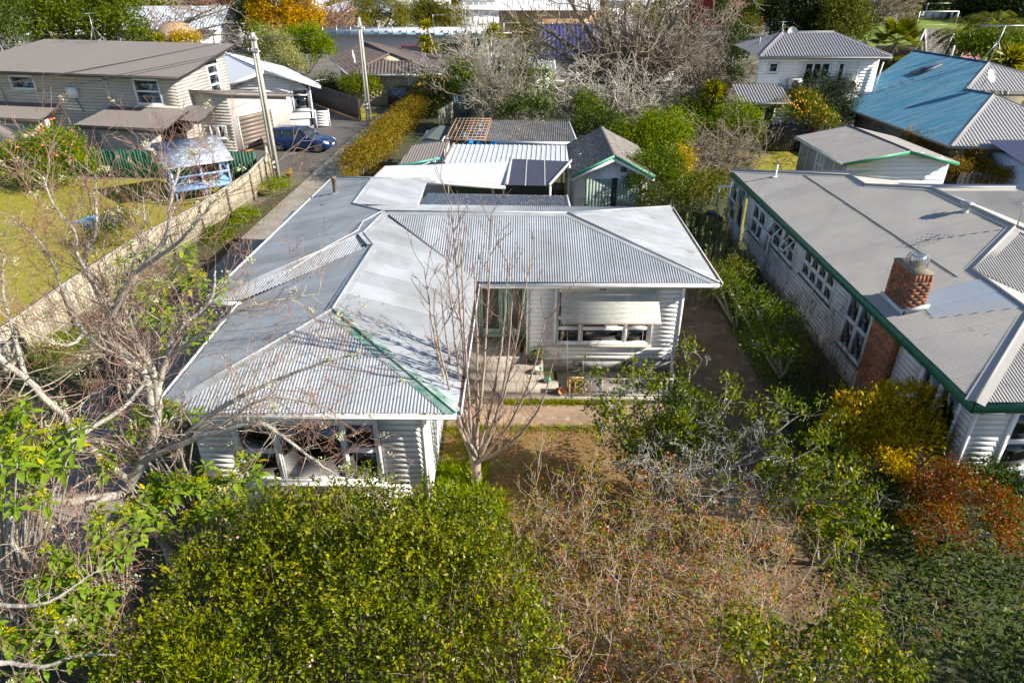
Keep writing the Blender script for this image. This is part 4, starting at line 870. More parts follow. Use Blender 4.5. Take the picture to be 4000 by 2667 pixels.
mb = MB(); mb.bb(4.97, 5.23, 33.35, 33.395, 0, 2.2); mb.build('door_gap', dark_in, G_)
mb = MB(); mb.bb(5.35, 5.65, 33.36, 33.395, 2.5, 2.75); mb.build('gable_vent', mat('vent_grey', (.1, .1, .1), .8), G_)
# yard clutter: fences and blue bags behind the pergola
fence('metal_fence', 'dark green corrugated metal fence panel beside the orange tree', 'fence', [(-4.6, 55.2), (-3.2, 55.0)], 2.3, mat('dark_teal_iron', (.05, .09, .09), .5, rand=.2), pal=.2, gap=.01, side=-1, posts=1.4)
fence('board_fence', 'short mossy pale board fence end by the hedge', 'fence', [(-5.3, 52.2), (-4.6, 55.2)], 1.8, mat('mossy_board', (.4, .37, .26), .9, var=.2, rand=.15), pal=.3, side=-1, posts=3)
bl = leafmat('blue_tarp', [(.02, .12, .45), (.03, .3, .6), (.1, .45, .7)], .4, .1, .5)
t = thing('blue_tarp', 'crumpled bright blue bags of rubbish behind the pergola', 'bags', (-1.8, 46.5, 0)); crown('bag_pile', [((-2.2, 46.5, .4), (.7, .5, .5)), ((-1.3, 46.6, .35), (.6, .5, .4))], 260, .35, bl, t, asp=.9, shell=.15)
t = thing('blue_tarp', 'crumpled blue patterned plastic sheet lying on the lawn behind the bare tree', 'tarpaulin', (-20.91, 33.04, .02)); q = ((-21.34,33.12,0), (-20.11,32.49,0))
mb = MB(); r = np.random.default_rng(5); nx, ny = 16, 10; bm_ = mat('blue_plastic', (.03, .28, .6), .35, var=.3, scale=5, c2=(.3, .5, .7), c2amt=.3, c2scale=4)
A_q, B_q = Vector(q[0]), Vector(q[1]); uq = (B_q - A_q).normalized(); vq = Vector((-uq.y, uq.x, 0)); hz = r.random((nx + 1, ny + 1)) * .26; jx = r.normal(size=(nx + 1, ny + 1, 2)) * .06
pt = lambda i, k: A_q + uq * ((i / nx - .25) * 2.4 + jx[i, k, 0]) + vq * ((k / ny - .5) * (1.3 - .4 * math.sin(i * .5)) + jx[i, k, 1]) + Vector((0, 0, .04 + hz[i, k] * (1 - abs(k / ny - .5) * 1.6)))
for i in range(nx):
    for k in range(ny): mb.face([pt(i, k), pt(i + 1, k), pt(i + 1, k + 1), pt(i, k + 1)])
mb.build('plastic_sheet', bm_, t)
# ================================================================ LEFT TOWNHOUSES, PLAYHOUSE, FENCES, CARS
W_ = thing('townhouse', 'two storey taupe townhouse with brown mono pitch roof at the upper left', 'house', (-27, 49, 0))
PA = Vector((-21.5, 46.0, 0)); PB = Vector((-38.0, 49.2, 0)); uu = (PA - PB).normalized(); back = Vector((uu.y * -1, uu.x, 0)); back = back if back.y > 0 else -back
LW = (PA - PB).length; fw_ = Fr(PB, uu, -back)
U = lambda x: LW - (PA.x - x) / uu.x     # along-wall coordinate of a world x
up_ = [(U(-24.45), U(-22.75), 3.3, 4.75), (U(-33.6), U(-31.85), 3.95, 4.7)]
wall(W_, fw_, 0, LW, 0, 5.0, taupe, [(a - .08, b + .08, c - .1, d + .1) for a, b, c, d in up_] + [(U(-26.9), U(-21.6), 0, 2.6)], pitch=.2)
window(W_, fw_, *up_[0], (1,), [(1, 1.1)], aluw, glass, 'curtain', fw=.08); window(W_, fw_, *up_[1], (1,), [(1,)], aluw, glass, None, fw=.08)
fe = Fr(PA + Vector((0, 0, 0)), back, uu); wall(W_, fe, 0, 6.0, 0, 6.0, taupe, [(3.6, 4.95, 3.1, 5.25)], pitch=.2, clip=lambda z: (max(0, (z - 5.0) * 6), 6.0))
window(W_, fe, 3.7, 4.85, 3.2, 5.1, (1,), [(.8, 1, 1)], aluw, glass, None, fw=.07)
mb = MB(); o = PB - back * .6 - uu * .3; mb.prism([o + Vector((0, 0, 5.08)) + uu * 0, o + uu * (LW + 1.0) + Vector((0, 0, 5.08)), o + uu * (LW + 1.0) + back * 7.0 + Vector((0, 0, 6.22)), o + uu * 2.4 + back * 7.0 + Vector((0, 0, 6.22))], (0, 0, -.16)); mb.build('roof_slab', darkb, W_)
tr = roofplane(W_, [tuple(o + Vector((0, 0, 5.1))), tuple(o + uu * (LW + 1.02) + Vector((0, 0, 5.1))), tuple(o + uu * (LW + 1.02) + back * 7.05 + Vector((0, 0, 6.25))), tuple(o + uu * 2.4 + back * 7.05 + Vector((0, 0, 6.25)))], tauper, pitch=.1, amp=.012, spp=4, sheet=1.6)
mb = MB(); mb.pb(o - back * .1 + Vector((0, 0, 4.95)), uu * (LW + 1.0), back * .1, Vector((0, 0, .13))); mb.build('gutter', darkb, W_)
for x in (-26.4, -34.6):
    u_ = U(x); mb = MB(); mb.tube([fw_.p(u_ - .35, 4.95, .5), fw_.p(u_, 4.6, .08), fw_.p(u_ + .1, 3.0, .08)], .06, 8); mb.build('downpipe', mat('beige_pipe', (.6, .55, .5), .5), W_)
mb = MB(); fw_.box(mb, U(-29.35), U(-28.65), 3.5, 4.15, .03, .3); mb.build('wall_box', white, W_); mb = MB(); mb.tube([fw_.p(U(-28.9), 3.5, .15), fw_.p(U(-28.8), 3.1, .12), fw_.p(U(-28.6), 2.6, .1)], .03, 5); mb.build('pipework', mat('black_cable', (.03, .03, .03), .6), W_)
def lowroof(u0, u1, zt, ze, out, side):
    T0, T1 = fw_.p(u0, zt, .03), fw_.p(u1, zt, .03); L0, L1 = fw_.p(u0 - side, ze, out), fw_.p(u1, ze, out)
    roofplane(W_, [tuple(L0), tuple(L1), tuple(T1), tuple(T0)], tauper, pitch=.1, amp=.012, spp=4, joined=True, name='porch_roof')
    mb = MB(); mb.prism([L0 - Vector((0, 0, .03)), L1 - Vector((0, 0, .03)), T1 - Vector((0, 0, .03)), T0 - Vector((0, 0, .03))], (0, 0, -.13)); mb.pb(L0 - Vector((0, 0, .2)) - fw_.n * .0, L1 - L0, fw_.n * .12, Vector((0, 0, .16))); mb.build('porch_fascia', darkb, W_)
lowroof(U(-26.6), U(-20.95), 3.0, 2.42, 2.9, .6); lowroof(0, U(-30.3), 3.0, 2.45, 2.1, 0)
pl = mat('taupe_render', (.44, .4, .37), .8, var=.05)
mb = MB(); fw_.box(mb, U(-26.0), U(-22.0), 0, 2.5, 1.9, 2.3); mb.build('porch_wall', pl, W_); mb = MB(); fw_.box(mb, 0, U(-31.2), 0, 2.5, 1.2, 1.55); fw_.box(mb, U(-31.2) - .2, U(-31.2), 0, 2.5, .03, 1.2); mb.build('porch_wall', pl, W_)
f5 = Fr(fw_.p(0, 0, 1.55), uu, -back); window(W_, f5, U(-34.3), U(-32.2), .9, 1.9, (1,), [(1,)], aluw, glassdk, None); f6 = Fr(fw_.p(0, 0, 2.3), uu, -back); window(W_, f6, U(-23.4), U(-22.4), 1.0, 1.9, (1,), [(1,)], aluw, glassdk, None)
mb = MB(); fw_.box(mb, U(-26.9), U(-26.3), 0, 2.3, .02, .06); mb.build('door', dark_in, W_)
# garage wing
gw_ = thing('townhouse_garage', 'taupe garage wing with closed roller door beside the parked blue wagon', 'garage', (-19, 48.5, 0))
ga = Vector((-18.75, 47.0, 0)); gd = Vector((.45, .89, 0)).normalized(); gf = Fr(ga, gd, (gd.y, -gd.x)); gl = 5.3
ctop = lambda z: (0, gl if z < 2.9 else max(.1, gl * (3.85 - z) / .95))
mb = MB(); mb.prism([gf.p(0, 0), gf.p(gl, 0), gf.p(gl, 2.85), gf.p(0, 3.8)], -gf.n * .15); mb.build('wall', mat('taupe_render', (.44, .4, .37), .8), gw_)
dm = mat('brown_roller_door', (.2, .16, .13), .5, var=.05, rand=.05)
for i in range(8): mb = MB(); gf.box(mb, .55, 3.6, .02 + i * .27, .02 + i * .27 + .26, .005, .04); mb.build('door_panel', dm, gw_)
mb = MB(); gf.box(mb, .45, .55, 0, 2.3, .0, .05); gf.box(mb, 3.6, 3.7, 0, 2.3, 0, .05); gf.box(mb, .45, 3.7, 2.2, 2.3, 0, .052); mb.build('door_trim', mat('beige_pipe', (.6, .55, .5), .5), gw_)
mb = MB(); gf.box(mb, 0, 3.9, .0, .03, .05, .5); mb.build('threshold', mat('orange_tile', (.5, .2, .06), .7), gw_)
ggf = Fr((-21.45, 47.45, 0), (2.7, -.45)); wall(gw_, ggf, 0, 2.74, 0, 3.8, taupe, [(1.0, 2.2, .9, 1.75)], pitch=.2); window(gw_, ggf, 1.05, 2.15, .95, 1.7, (1, 1), None, aluw, glass, 'curtain')
A = [Vector((-21.7, 47.2, 4.0)), Vector((-18.55, 46.65, 3.98)), Vector((-15.9, 51.9, 2.95)), Vector((-21, 53.5, 3.0))]
roofplane(gw_, [tuple(p) for p in A], tauper, pitch=.1, amp=.012, spp=4, joined=True, name='roof'); mb = MB(); mb.prism([p - Vector((0, 0, .04)) for p in A], (0, 0, -.18)); mb.build('roof_edge', mat('brown_fascia', (.2, .17, .15), .6), gw_)
Q = [(-21.3, 44.9, 2.55), (-19.9, 44.6, 2.55), (-19.3, 46.3, 3.15), (-21.3, 46.6, 3.15)]
roofplane(gw_, Q, tauper, pitch=.1, amp=.012, spp=4, joined=True, name='porch_roof'); mb = MB(); mb.prism([Vector(p) - Vector((0, 0, .03)) for p in Q], (0, 0, -.15)); mb.build('porch_fascia', darkb, gw_)
mb = MB(); mb.bb(-20.15, -20.0, 44.85, 45.0, 0, 2.4); mb.build('porch_post', pl, gw_)
aerial(W_, (-30.02,53.54,6.1), 2.0, .8, 7, .7, 1.2, tripod=.7)
um = thing('patio_umbrella', 'folded pale blue patio umbrella beside the townhouse wall', 'umbrella', (-31.2, 46.9, 0)); mb = MB(); mb.lathe((-31.2, 46.9, 0), [(.03, 0), (.03, 1.0), (.2, 1.02), (.14, 1.5), (.07, 2.3), (.02, 2.42)], 8); mb.build('canopy', mat('blue_grey_canvas', (.38, .43, .52), .8, var=.2), um)
# white gabled house behind the pole
X_ = thing('white_gabled_house', 'bright white weatherboard house with blue grey gable roof behind the concrete pole', 'house', (-18, 56, 0))
wg = Fr((-21.0, 52.95, 0), (5.75, 1.3)); LG = 5.9
wall(X_, wg, 0, LG, .75, 4.0, whitewall, [(4.45, 5.75, 1.35, 3.0)], pitch=.2, clip=lambda z: (max(0, (z - 3.05) / .33), LG - max(0, (z - 3.05) / .33)), coremat=white)
window(X_, wg, 4.55, 5.65, 1.45, 2.85, (1,), [(.35, 1)], white, glass, 'curtain', fw=.09)
mb = MB(); mb.prism([wg.p(0, 0, -.05), wg.p(LG, 0, -.05), wg.p(LG, .75, -.05), wg.p(0, .75, -.05)], -wg.n * .3); mb.build('foundation', mat('grey_base', (.42, .43, .44), .8), X_)
wside = Fr(wg.p(LG, 0), (-.45, .89), (.89, .45)); wall(X_, wside, 0, 8, .3, 3.1, whitewall, joined=True)
bluegrey = mat('pale_blue_iron', (.45, .49, .56), .45, .1, var=.05)
ap_ = (-18.1, 53.0, 4.4); bk = (-25.5, 63.9, 4.4); x1 = roofplane(X_, [(-21.55, 52.3, 3.2), ap_, bk, (-29, 62.5, 3.2)], bluegrey, pitch=.11, amp=.012, spp=4, joined=True, name='roof_plane'); x2 = roofplane(X_, [ap_, (-14.35, 53.8, 3.2), (-20, 64, 3.2), bk], bluegrey, pitch=.11, amp=.012, spp=4, joined=True, name='roof_plane'); cap(X_, ap_, bk, x1, x2, bluegrey)
for a, b in (((-21.6, 52.25, 3.2), ap_), (ap_, (-14.3, 53.75, 3.2))): mb = MB(); mb.pb(Vector(a) - Vector((0, .04, .22)), Vector(b) - Vector(a), Vector((0, .05, 0)), Vector((0, 0, .24))); mb.build('bargeboard', white, X_)
mb = MB(); po = Fr(wg.p(LG + .05, 0), (.97, .25))
for i in range(6): q = MB(); po.box(q, 0, 1.05, .1 + i * .2, .27 + i * .2, 0, .03); q.build('porch_slat', white, X_)
for u_ in (0, 1.0): po.box(mb, u_, u_ + .1, 0, 1.35, -.1, .04)
mb.build('porch_post', white, X_)
mb = MB(); wg.box(mb, 2.0, 2.6, .3, .9, .02, .25); mb.build('meter_cupboard', mat('meter_box_grey', (.6, .61, .63), .5), X_)
# fences
fence('paling_fence', 'weathered grey and ochre paling fence along the left side of the driveway', 'fence', [(-16.4, 13), (-16.25, 17), (-16.1, 22), (-15.75, 26.4), (-14.75, 31), (-14.2, 36.4), (-14.45, 40.3), (-15.2, 42.3)], 1.6, woodgrey, pal=.155, posts=2.2, postm=woodpost, side=1, capm=mat('grey_cap_timber', (.4, .36, .29), .85, var=.2, scale=6), rails=(.3, 1.15))
fence('green_fence', 'dark green stained paling fence along the back of the lawn', 'fence', [(-34.5, 42.5), (-25, 41.0), (-16.6, 40.5), (-15.3, 40.6)], 1.68, greenf, pal=.17, posts=3, side=-1)
fence('black_fence', 'black stained paling fence beside the white house driveway', 'fence', [(-18.3, 64.6), (-12.35, 56.9)], 1.75, blackf, pal=.15, gap=.003, side=-1, post_h=1.7)
mb = MB(); mb.bar((-18.2, 64.2, .07), (-12.4, 56.75, .07), .12, .14); tag(mb.build('timber_edging', mat('orange_timber', (.4, .24, .1), .8)), 'orange brown timber edging along the foot of the black fence', 'edging')
# blue playhouse
P_ = thing('playhouse', 'blue raised timber playhouse with flaking sheet roof on the lawn', 'playhouse', (-18, 37.2, 0)); ang = R(27)
d0, d1 = Vector((-17.9, 35.5, 0)), Vector((-15.6, 37.1, 0)); ux = (d1 - d0).normalized(); uy = Vector((-ux.y, ux.x, 0)); Wd, Dd = 3.0, 2.0
d0 = Vector((-18.0, 35.55, 0)); pp = lambda a, b, z: d0 + ux * a + uy * b + Vector((0, 0, z))
for i in range(11): mb = MB(); mb.pb(pp(0, i * .182, .86), ux * Wd, uy * .172, Vector((0, 0, .04))); mb.build('deck_board', bluep, P_)
mb = MB(); mb.pb(pp(0, -.03, .72), ux * Wd, uy * .04, Vector((0, 0, .14))); mb.pb(pp(0, Dd, .72), ux * Wd, uy * .04, Vector((0, 0, .14))); mb.pb(pp(0, 0, .72), ux * .04, uy * Dd, Vector((0, 0, .14))); mb.pb(pp(Wd - .04, 0, .72), ux * .04, uy * Dd, Vector((0, 0, .14))); mb.build('deck_frame', bluep, P_)
for a in (0, Wd / 2, Wd - .1):
    for b in (0, Dd - .1): mb = MB(); mb.pb(pp(a, b, 0), ux * .1, uy * .1, Vector((0, 0, 2.1 if b == 0 else 2.5))); mb.build('post', bluep, P_)
for b, zz in ((-.02, 1.45), (-.02, 2.0), (Dd, 2.3)): mb = MB(); mb.pb(pp(0, b, zz), ux * Wd, uy * .05, Vector((0, 0, .1))); mb.build('rail', bluep, P_)
for a in (0, Wd - .05): mb = MB(); mb.pb(pp(a, 0, 1.45), ux * .05, uy * Dd, Vector((0, 0, .1))); mb.build('rail', bluep, P_)
flk = mat('flaking_blue_sheet', (.34, .44, .58), .8, var=.15, scale=6, c2=(.2, .17, .14), c2amt=.5, c2scale=1.6, c3=(.6, .66, .74), c3lo=.56, c3scale=3)
mb = MB(); mb.prism([pp(-.25, -.35, 2.08), pp(Wd + .25, -.35, 2.08), pp(Wd + .25, Dd + .3, 2.9), pp(-.25, Dd + .3, 2.9)], (0, 0, .04)); mb.build('roof_sheet', flk, P_)
mb = MB(); mb.prism([pp(-.25, Dd + .3, 2.86), pp(Wd + .25, Dd + .3, 2.86), pp(Wd + .25, Dd + .7, 2.6), pp(-.25, Dd + .7, 2.6)], (0, 0, .03)); mb.prism([pp(.02, 0, 2.1), pp(.02, Dd, 2.1), pp(.02, Dd, 2.8)], ux * .03); mb.build('roof_back', mat('dark_weathered_ply', (.1, .1, .1), .8), P_)
mb = MB(); mb.bar(pp(.2, -.3, .35), pp(2.6, -.3, .35), .12, .06); tag(mb.build('timber_plank', woodpost), 'old timber plank lying under the front of the blue playhouse', 'plank')
t = thing('cloth_heap', 'dark red brown cloth heap lying on the playhouse deck', 'cloth', tuple(pp(2.1, 1.2, .9))); crown('cloth_folds', [(tuple(pp(2.1, 1.2, .95)), (.38, .25, .08))], 120, .25, leafmat('maroon_cloth', [(.08, .03, .02), (.14, .06, .04)], .9, .05), t, asp=1, shell=.2)
# power poles and wires
pole_m = mat('pole_concrete', (.46, .43, .37), .85, var=.15, scale=5, c2=(.3, .28, .24), c2amt=.3)
def ppole(label, b, h, arms):
    t = thing('power_pole', label, 'power pole', b, 0, 'concrete power poles by the driveway'); b = Vector(b); mb = MB()
    for s_ in (-1, 1): mb.pb(b + Vector((s_ * .12 - .07, -.13, 0)), Vector((.14, 0, 0)), Vector((0, .26, 0)), Vector((-s_ * .06, 0, h * .96)))
    for k in range(7): mb.pb(b + Vector((-.1 + .006 * k, -.1, h * (.08 + k * .14))), Vector((.2 - .012 * k, 0, 0)), Vector((0, .2, 0)), Vector((0, 0, .5)))
    mb.pb(b + Vector((-.1, -.12, h * .9)), Vector((.2, 0, 0)), Vector((0, .24, 0)), Vector((0, 0, h * .1))); mb.build('shaft', pole_m, t)
    mb = MB(); mb.bb(b.x - .1, b.x + .1, b.y - .16, b.y - .13, .95, 1.55); pl_ = mb.build('number_plate', mat('plate_black', (.02, .02, .03), .4), t)
    for k in (0, 1): mb = MB(); mb.lathe((b.x, b.y - .165, 1.1 + k * .28), [(.0, .0), (.09, 0.0)], 12, Matrix.Rotation(R(90), 3, 'X')); mb.build('plate_disc', mat('plate_white', (.8, .85, .9), .4), pl_)
    for z in arms:
        mb = MB(); mb.bar(b + Vector((-.35, -.12, z)), b + Vector((.3, -.12, z)), .07); mb.build('bracket', metalg, t)
        for x in (-.32, -.15, .2): mb = MB(); mb.lathe(b + Vector((x, -.12, z + .03)), [(.03, 0), (.05, .04), (.03, .08), (.05, .12), (0, .14)], 8); mb.build('insulator', mat('insulator', (.5, .48, .45), .3), t)
    return t
ppole('concrete power pole beside the paling fence and the blue wagon', (-13.75, 39.45, 0), 8.2, (7.3, 7.9)); ppole('concrete power pole standing on the small grass triangle in front of the brick house', (-11.5, 56.5, 0), 7.6, (6.9,))
wm = mat('black_cable', (.03, .03, .03), .6)
def wire(a, b, sag, label, r=.014):
    a, b = Vector(a), Vector(b); mb = MB(); mb.tube([a.lerp(b, i / 14) - Vector((0, 0, sag * 4 * (i / 14) * (1 - i / 14))) for i in range(15)], r, 4); tag(mb.build('overhead_wire', wm), label, 'wire', 'wires on the power poles')
for k, (x, z) in enumerate(((-.32, 8.0), (-.15, 8.05), (-.32, 7.45), (.2, 7.45))):
    wire((-13.75 + x, 39.3, z), (-34 - k * .7, 20 + k * 1.4, 6.6 - k * .35), .5, ['topmost thin black wire from the near pole across the townhouse front', 'second thin black wire from the near pole over the lawn', 'third thin black wire from the near pole over the lawn', 'lowest thin black wire from the near pole over the lawn'][k])
for k, (x, z) in enumerate(((-.15, 8.0), (.2, 7.9))):
    wire((-13.75 + x, 39.5, z), (-11.5 + x, 56.4, 7.0 + .4 * (k == 0)), .35, ['upper wire running between the two concrete poles', 'lower wire running between the two concrete poles'][k])
wire((-13.75, 39.4, 7.3), (-16.5, 53.8, 3.4), .4, 'service wire from the near pole to the white gabled house')
# cars
def car(label, loc, rz, paint, Lc=4.45, Wc=1.72, Hc=1.5, wagon=True, group='parked cars', detail=True):
    t = thing('parked_car', label, 'car', loc, 0, group); M = Matrix.Translation(loc) @ Matrix.Rotation(rz, 4, 'Z'); T = lambda x, y, z: M @ Vector((x, y, z)); h2 = Wc / 2; S = Hc / 1.5
    st = [(-Lc / 2, .32, .62, .80), (-Lc / 2 + .08, .22, .86, .94), (-Lc / 2 + .5, .2, .92, 1), (-.6, .2, .9, 1), (.35, .2, .88, 1), (.75, .2, .9, .99), (Lc / 2 - .75, .2, .82, .96), (Lc / 2 - .25, .22, .7, .88), (Lc / 2 - .05, .3, .58, .78), (Lc / 2, .36, .5, .7)]
    mb = MB(); rings = []
    for x, zb, zt, wf in st:
        zb *= S; zt *= S; y = h2 * wf; rings.append([T(x, -y * .9, zb), T(x, -y, zb + (zt - zb) * .3), T(x, -y * .99, zb + (zt - zb) * .75), T(x, -y * .9, zt), T(x, 0, zt + .03), T(x, y * .9, zt), T(x, y * .99, zb + (zt - zb) * .75), T(x, y, zb + (zt - zb) * .3), T(x, y * .9, zb)])
    for a, b in zip(rings[:-1], rings[1:]):
        for k in range(8): mb.face([a[k], a[k + 1], b[k + 1], b[k]])
        mb.face([a[8], a[0], b[0], b[8]])
    mb.face(rings[0][::-1]); mb.face(rings[-1]); body = mb.build('body', paint, t, False)
    rear = -Lc / 2 + (.12 if wagon else .75); belt = .9 * S
    bt = [(rear, h2 * .86), (.95, h2 * .88)]; tp = [(rear + .3, h2 * .68), (.2, h2 * .7)]; g = MB(); zt = Hc - .04
    B0, B1, B2, B3 = T(bt[0][0], -bt[0][1], belt), T(bt[1][0], -bt[1][1], belt - .02), T(bt[1][0], bt[1][1], belt - .02), T(bt[0][0], bt[0][1], belt); T0, T1, T2, T3 = T(tp[0][0], -tp[0][1], zt), T(tp[1][0], -tp[1][1], zt), T(tp[1][0], tp[1][1], zt), T(tp[0][0], tp[0][1], zt)
    cg = mat('car_glass', (.02, .03, .035), .06, spec=.8, var=.02)
    for q, nm in (((B0, B1, T1, T0), 'side_window'), ((B1, B2, T2, T1), 'windscreen'), ((B2, B3, T3, T2), 'side_window'), ((B3, B0, T0, T3), 'rear_window')): w_ = MB(); w_.face(q); w_.build(nm, cg, t)
    r_ = MB(); c4 = [T0, T1, T2, T3]; mid = sum(c4, Vector()) / 4 + Vector((0, 0, .07))
    for i in range(4): r_.face([c4[i], c4[(i + 1) % 4], mid.lerp(c4[(i + 1) % 4], .45) + Vector((0, 0, .03)), mid.lerp(c4[i], .45) + Vector((0, 0, .03))])
    r_.face([mid.lerp(c, .45) + Vector((0, 0, .03)) for c in c4]); r_.build('roof', paint, t)
    for sgn in (-1, 1):
        for f in (0, .34, .66, 1):
            a = (B0 if sgn < 0 else B3).lerp(B1 if sgn < 0 else B2, f); b = (T0 if sgn < 0 else T3).lerp(T1 if sgn < 0 else T2, f); q = MB(); q.bar(a, b, .07 if f in (0, 1) else .05); q.build('pillar', paint if f in (0, 1) else mat('plate_black', (.02, .02, .03), .4), t)
        hd = MB(); hd.prism([T(Lc / 2 - .42, sgn * h2 * .9, .66 * S), T(Lc / 2 - .08, sgn * h2 * .74, .55 * S), T(Lc / 2 - .1, sgn * h2 * .6, .68 * S), T(Lc / 2 - .4, sgn * h2 * .72, .78 * S)], M.to_3x3() @ Vector((.03, sgn * .03, .02))); hd.build('headlight', mat('headlight_lens', (.6, .6, .55), .15), t)
        tl_ = MB(); tl_.pb(T(-Lc / 2 - .01, sgn * h2 * .6 - .12, .68 * S), M.to_3x3() @ Vector((.12, 0, 0)), M.to_3x3() @ Vector((0, .25, 0)), Vector((0, 0, .22))); tl_.build('tail_light', mat('tail_lens', (.4, .02, .02), .2), t)
        mi = MB(); c_ = T(.72, sgn * (h2 + .06), .98 * S); mi.box(c_, (.12, .12, .12)); mi.build('mirror', paint, t)
        if detail:
            for xx in (-.95, .02, .98): dl = MB(); dl.pb(T(xx, sgn * (h2 * 1.0), .3 * S), M.to_3x3() @ Vector((.015, 0, 0)), M.to_3x3() @ Vector((0, sgn * .004, 0)), Vector((0, 0, .52 * S))); dl.build('door_seam', mat('plate_black', (.02, .02, .03), .4), t)
        for xx in (-Lc / 2 + .85, Lc / 2 - .85):
            Rm = M.to_3x3() @ Matrix.Rotation(R(90) * (1 if sgn < 0 else -1), 3, 'X'); wh = MB(); c_ = T(xx, sgn * (h2 - .12), .31); wh.lathe(c_, [(.2, -.09), (.29, -.1), (.315, -.05), (.315, .08), (.29, .125), (.21, .13)], 20, Rm); ty = wh.build('wheel', rubber, t, True)
            rm_ = MB(); rm_.lathe(c_, [(.215, .1), (.2, .12), (.17, .1), (.06, .115), (0, .12)], 16, Rm); rm_.build('rim', mat('alloy_rim', (.5, .47, .42), .35, .7, c2=(.2, .19, .18), c2amt=.4, c2scale=12), ty)
            ar_ = MB(); ar_.lathe(T(xx, sgn * (h2 - .02), .33), [(.34, -.1), (.36, .012), (.3, .012)], 20, Rm); ar_.build('wheel_arch', rubber, t)
    np_ = MB(); np_.pb(T(Lc / 2 + .005, -.2, .42 * S), M.to_3x3() @ Vector((.02, 0, 0)), M.to_3x3() @ Vector((0, .4, 0)), Vector((0, 0, .12))); np_.build('number_plate', mat('plate_white', (.8, .85, .9), .4), t)
    gr = MB(); gr.pb(T(Lc / 2 - .02, -.35, .55 * S), M.to_3x3() @ Vector((.03, 0, 0)), M.to_3x3() @ Vector((0, .7, 0)), Vector((0, 0, .1))); gr.build('grille', mat('plate_black', (.02, .02, .03), .4), t)
    return t
car('dark blue station wagon parked on the asphalt in front of the garage', (-14.45, 47.7, .012), R(-9), mat('blue_car_paint', (.012, .04, .13), .18, .3, var=.03, spec=.7))
car('black compact suv parked by the brick house at the end of the drive', (-8.6, 62.6, .012), R(-8), mat('black_car_paint', (.012, .011, .016), .15, .3, var=.03, spec=.7), 4.3, 1.8, 1.68)
# roadside odds and ends
pot('flower_pot', 'terracotta pot with yellow plant at the foot of the near power pole', (-13.52, 40.89, 0), .2, .35, mat('terracotta', (.45, .2, .1), .8), leafmat('yellow_leaf', [(.3, .25, .03), (.4, .35, .05)]))
pot('flower_pot', 'grey pot with yellow flowers beside the paling fence', (-14.09, 37.41, 0), .22, .35, mat('charcoal_plastic', (.06, .065, .07), .5), leafmat('yellow_leaf', [(.3, .25, .03), (.4, .35, .05)]))
# ================================================================ HOUSES AND SCHOOL FARTHER BACK
def hipgable(par, x0, x1, y0, y1, ze, zr, m, kind='hip', ax='x', ov=.5, pitch=.11, amp=.012, capm=None, inset=None, back=True):
    x0 -= ov; x1 += ov; y0 -= ov; y1 += ov
    if ax == 'x':
        ym = (y0 + y1) / 2; i = 0 if kind == 'gable' else (inset or (y1 - y0) / 2); a, b = (x0 + i, ym, zr), (x1 - i, ym, zr); P = [(x0, y0, ze), (x1, y0, ze), (x1, y1, ze), (x0, y1, ze)]
        pl = [roofplane(par, [P[0], P[1], b, a], m, pitch, amp, 4, joined=True, name='roof_plane'), roofplane(par, [P[2], P[3], a, b], m, pitch, amp, 4, joined=True, name='roof_plane')]
        if i: pl += [roofplane(par, [P[1], P[2], b], m, pitch, amp, 4, joined=True, name='roof_plane'), roofplane(par, [P[3], P[0], a], m, pitch, amp, 4, joined=True, name='roof_plane')]
        cap(par, a, b, pl[0], pl[1], capm or m)
        if i:
            for p, q, k in ((a, P[0], 3), (b, P[1], 2)): cap(par, p, q, pl[0], pl[k], capm or m)
    else:
        xm = (x0 + x1) / 2; i = 0 if kind == 'gable' else (inset or (x1 - x0) / 2); a, b = (xm, y0 + i, zr), (xm, y1 - i, zr); P = [(x0, y0, ze), (x1, y0, ze), (x1, y1, ze), (x0, y1, ze)]
        pl = [roofplane(par, [P[3], P[0], a, b], m, pitch, amp, 4, joined=True, name='roof_plane'), roofplane(par, [P[1], P[2], b, a], m, pitch, amp, 4, joined=True, name='roof_plane')]
        if i: pl.append(roofplane(par, [P[0], P[1], a], m, pitch, amp, 4, joined=True, name='roof_plane')); cap(par, a, P[0], pl[0], pl[2], capm or m); cap(par, a, P[1], pl[1], pl[2], capm or m)
        cap(par, a, b, pl[0], pl[1], capm or m)
def block(par, x0, x1, y0, y1, h, m, name='wall', z0=0):
    mb = MB(); mb.bb(x0, x1, y0, y1, z0, h); return mb.build(name, m, par)
def wins(par, fr, specs, fm=None, gm=None):
    for s in specs: window(par, fr, s[0], s[1], s[2], s[3], tuple([1] * (s[4] if len(s) > 4 else 1)), None, fm or aluw, gm or glassdk, None, sill=0, fw=.07)
# brick bungalow with brown tiled roof
B_ = thing('brick_bungalow', 'cream brick bungalow with dark brown tiled roof at the end of the drive', 'house', (-11, 66, 0))
tile = mat('brown_roof_tile', (.115, .085, .075), .7, var=.15, scale=3, c2=(.16, .13, .115), c2amt=.3)
ra, rb = (-14.9, 74, 4.0), (-10.9, 65.4, 3.95); fa, fb, bl_, br_ = (-14.0, 62.1, 2.75), (-6.1, 62.7, 2.75), (-17.9, 72.2, 2.75), (-7.2, 74, 2.75)
q1 = roofplane(B_, [ra, rb, fa, bl_], tile, .3, .03, 6, joined=True, name='roof_plane', rows=.38); q2 = roofplane(B_, [fa, fb, (-9.2, 64.5, 3.55), (-12.1, 64.3, 3.55)], tile, .3, .035, 6, joined=True, name='roof_plane', rows=.38); q3 = roofplane(B_, [ra, br_, fb, rb], tile, .3, .03, 6, joined=True, name='roof_plane', rows=.38)
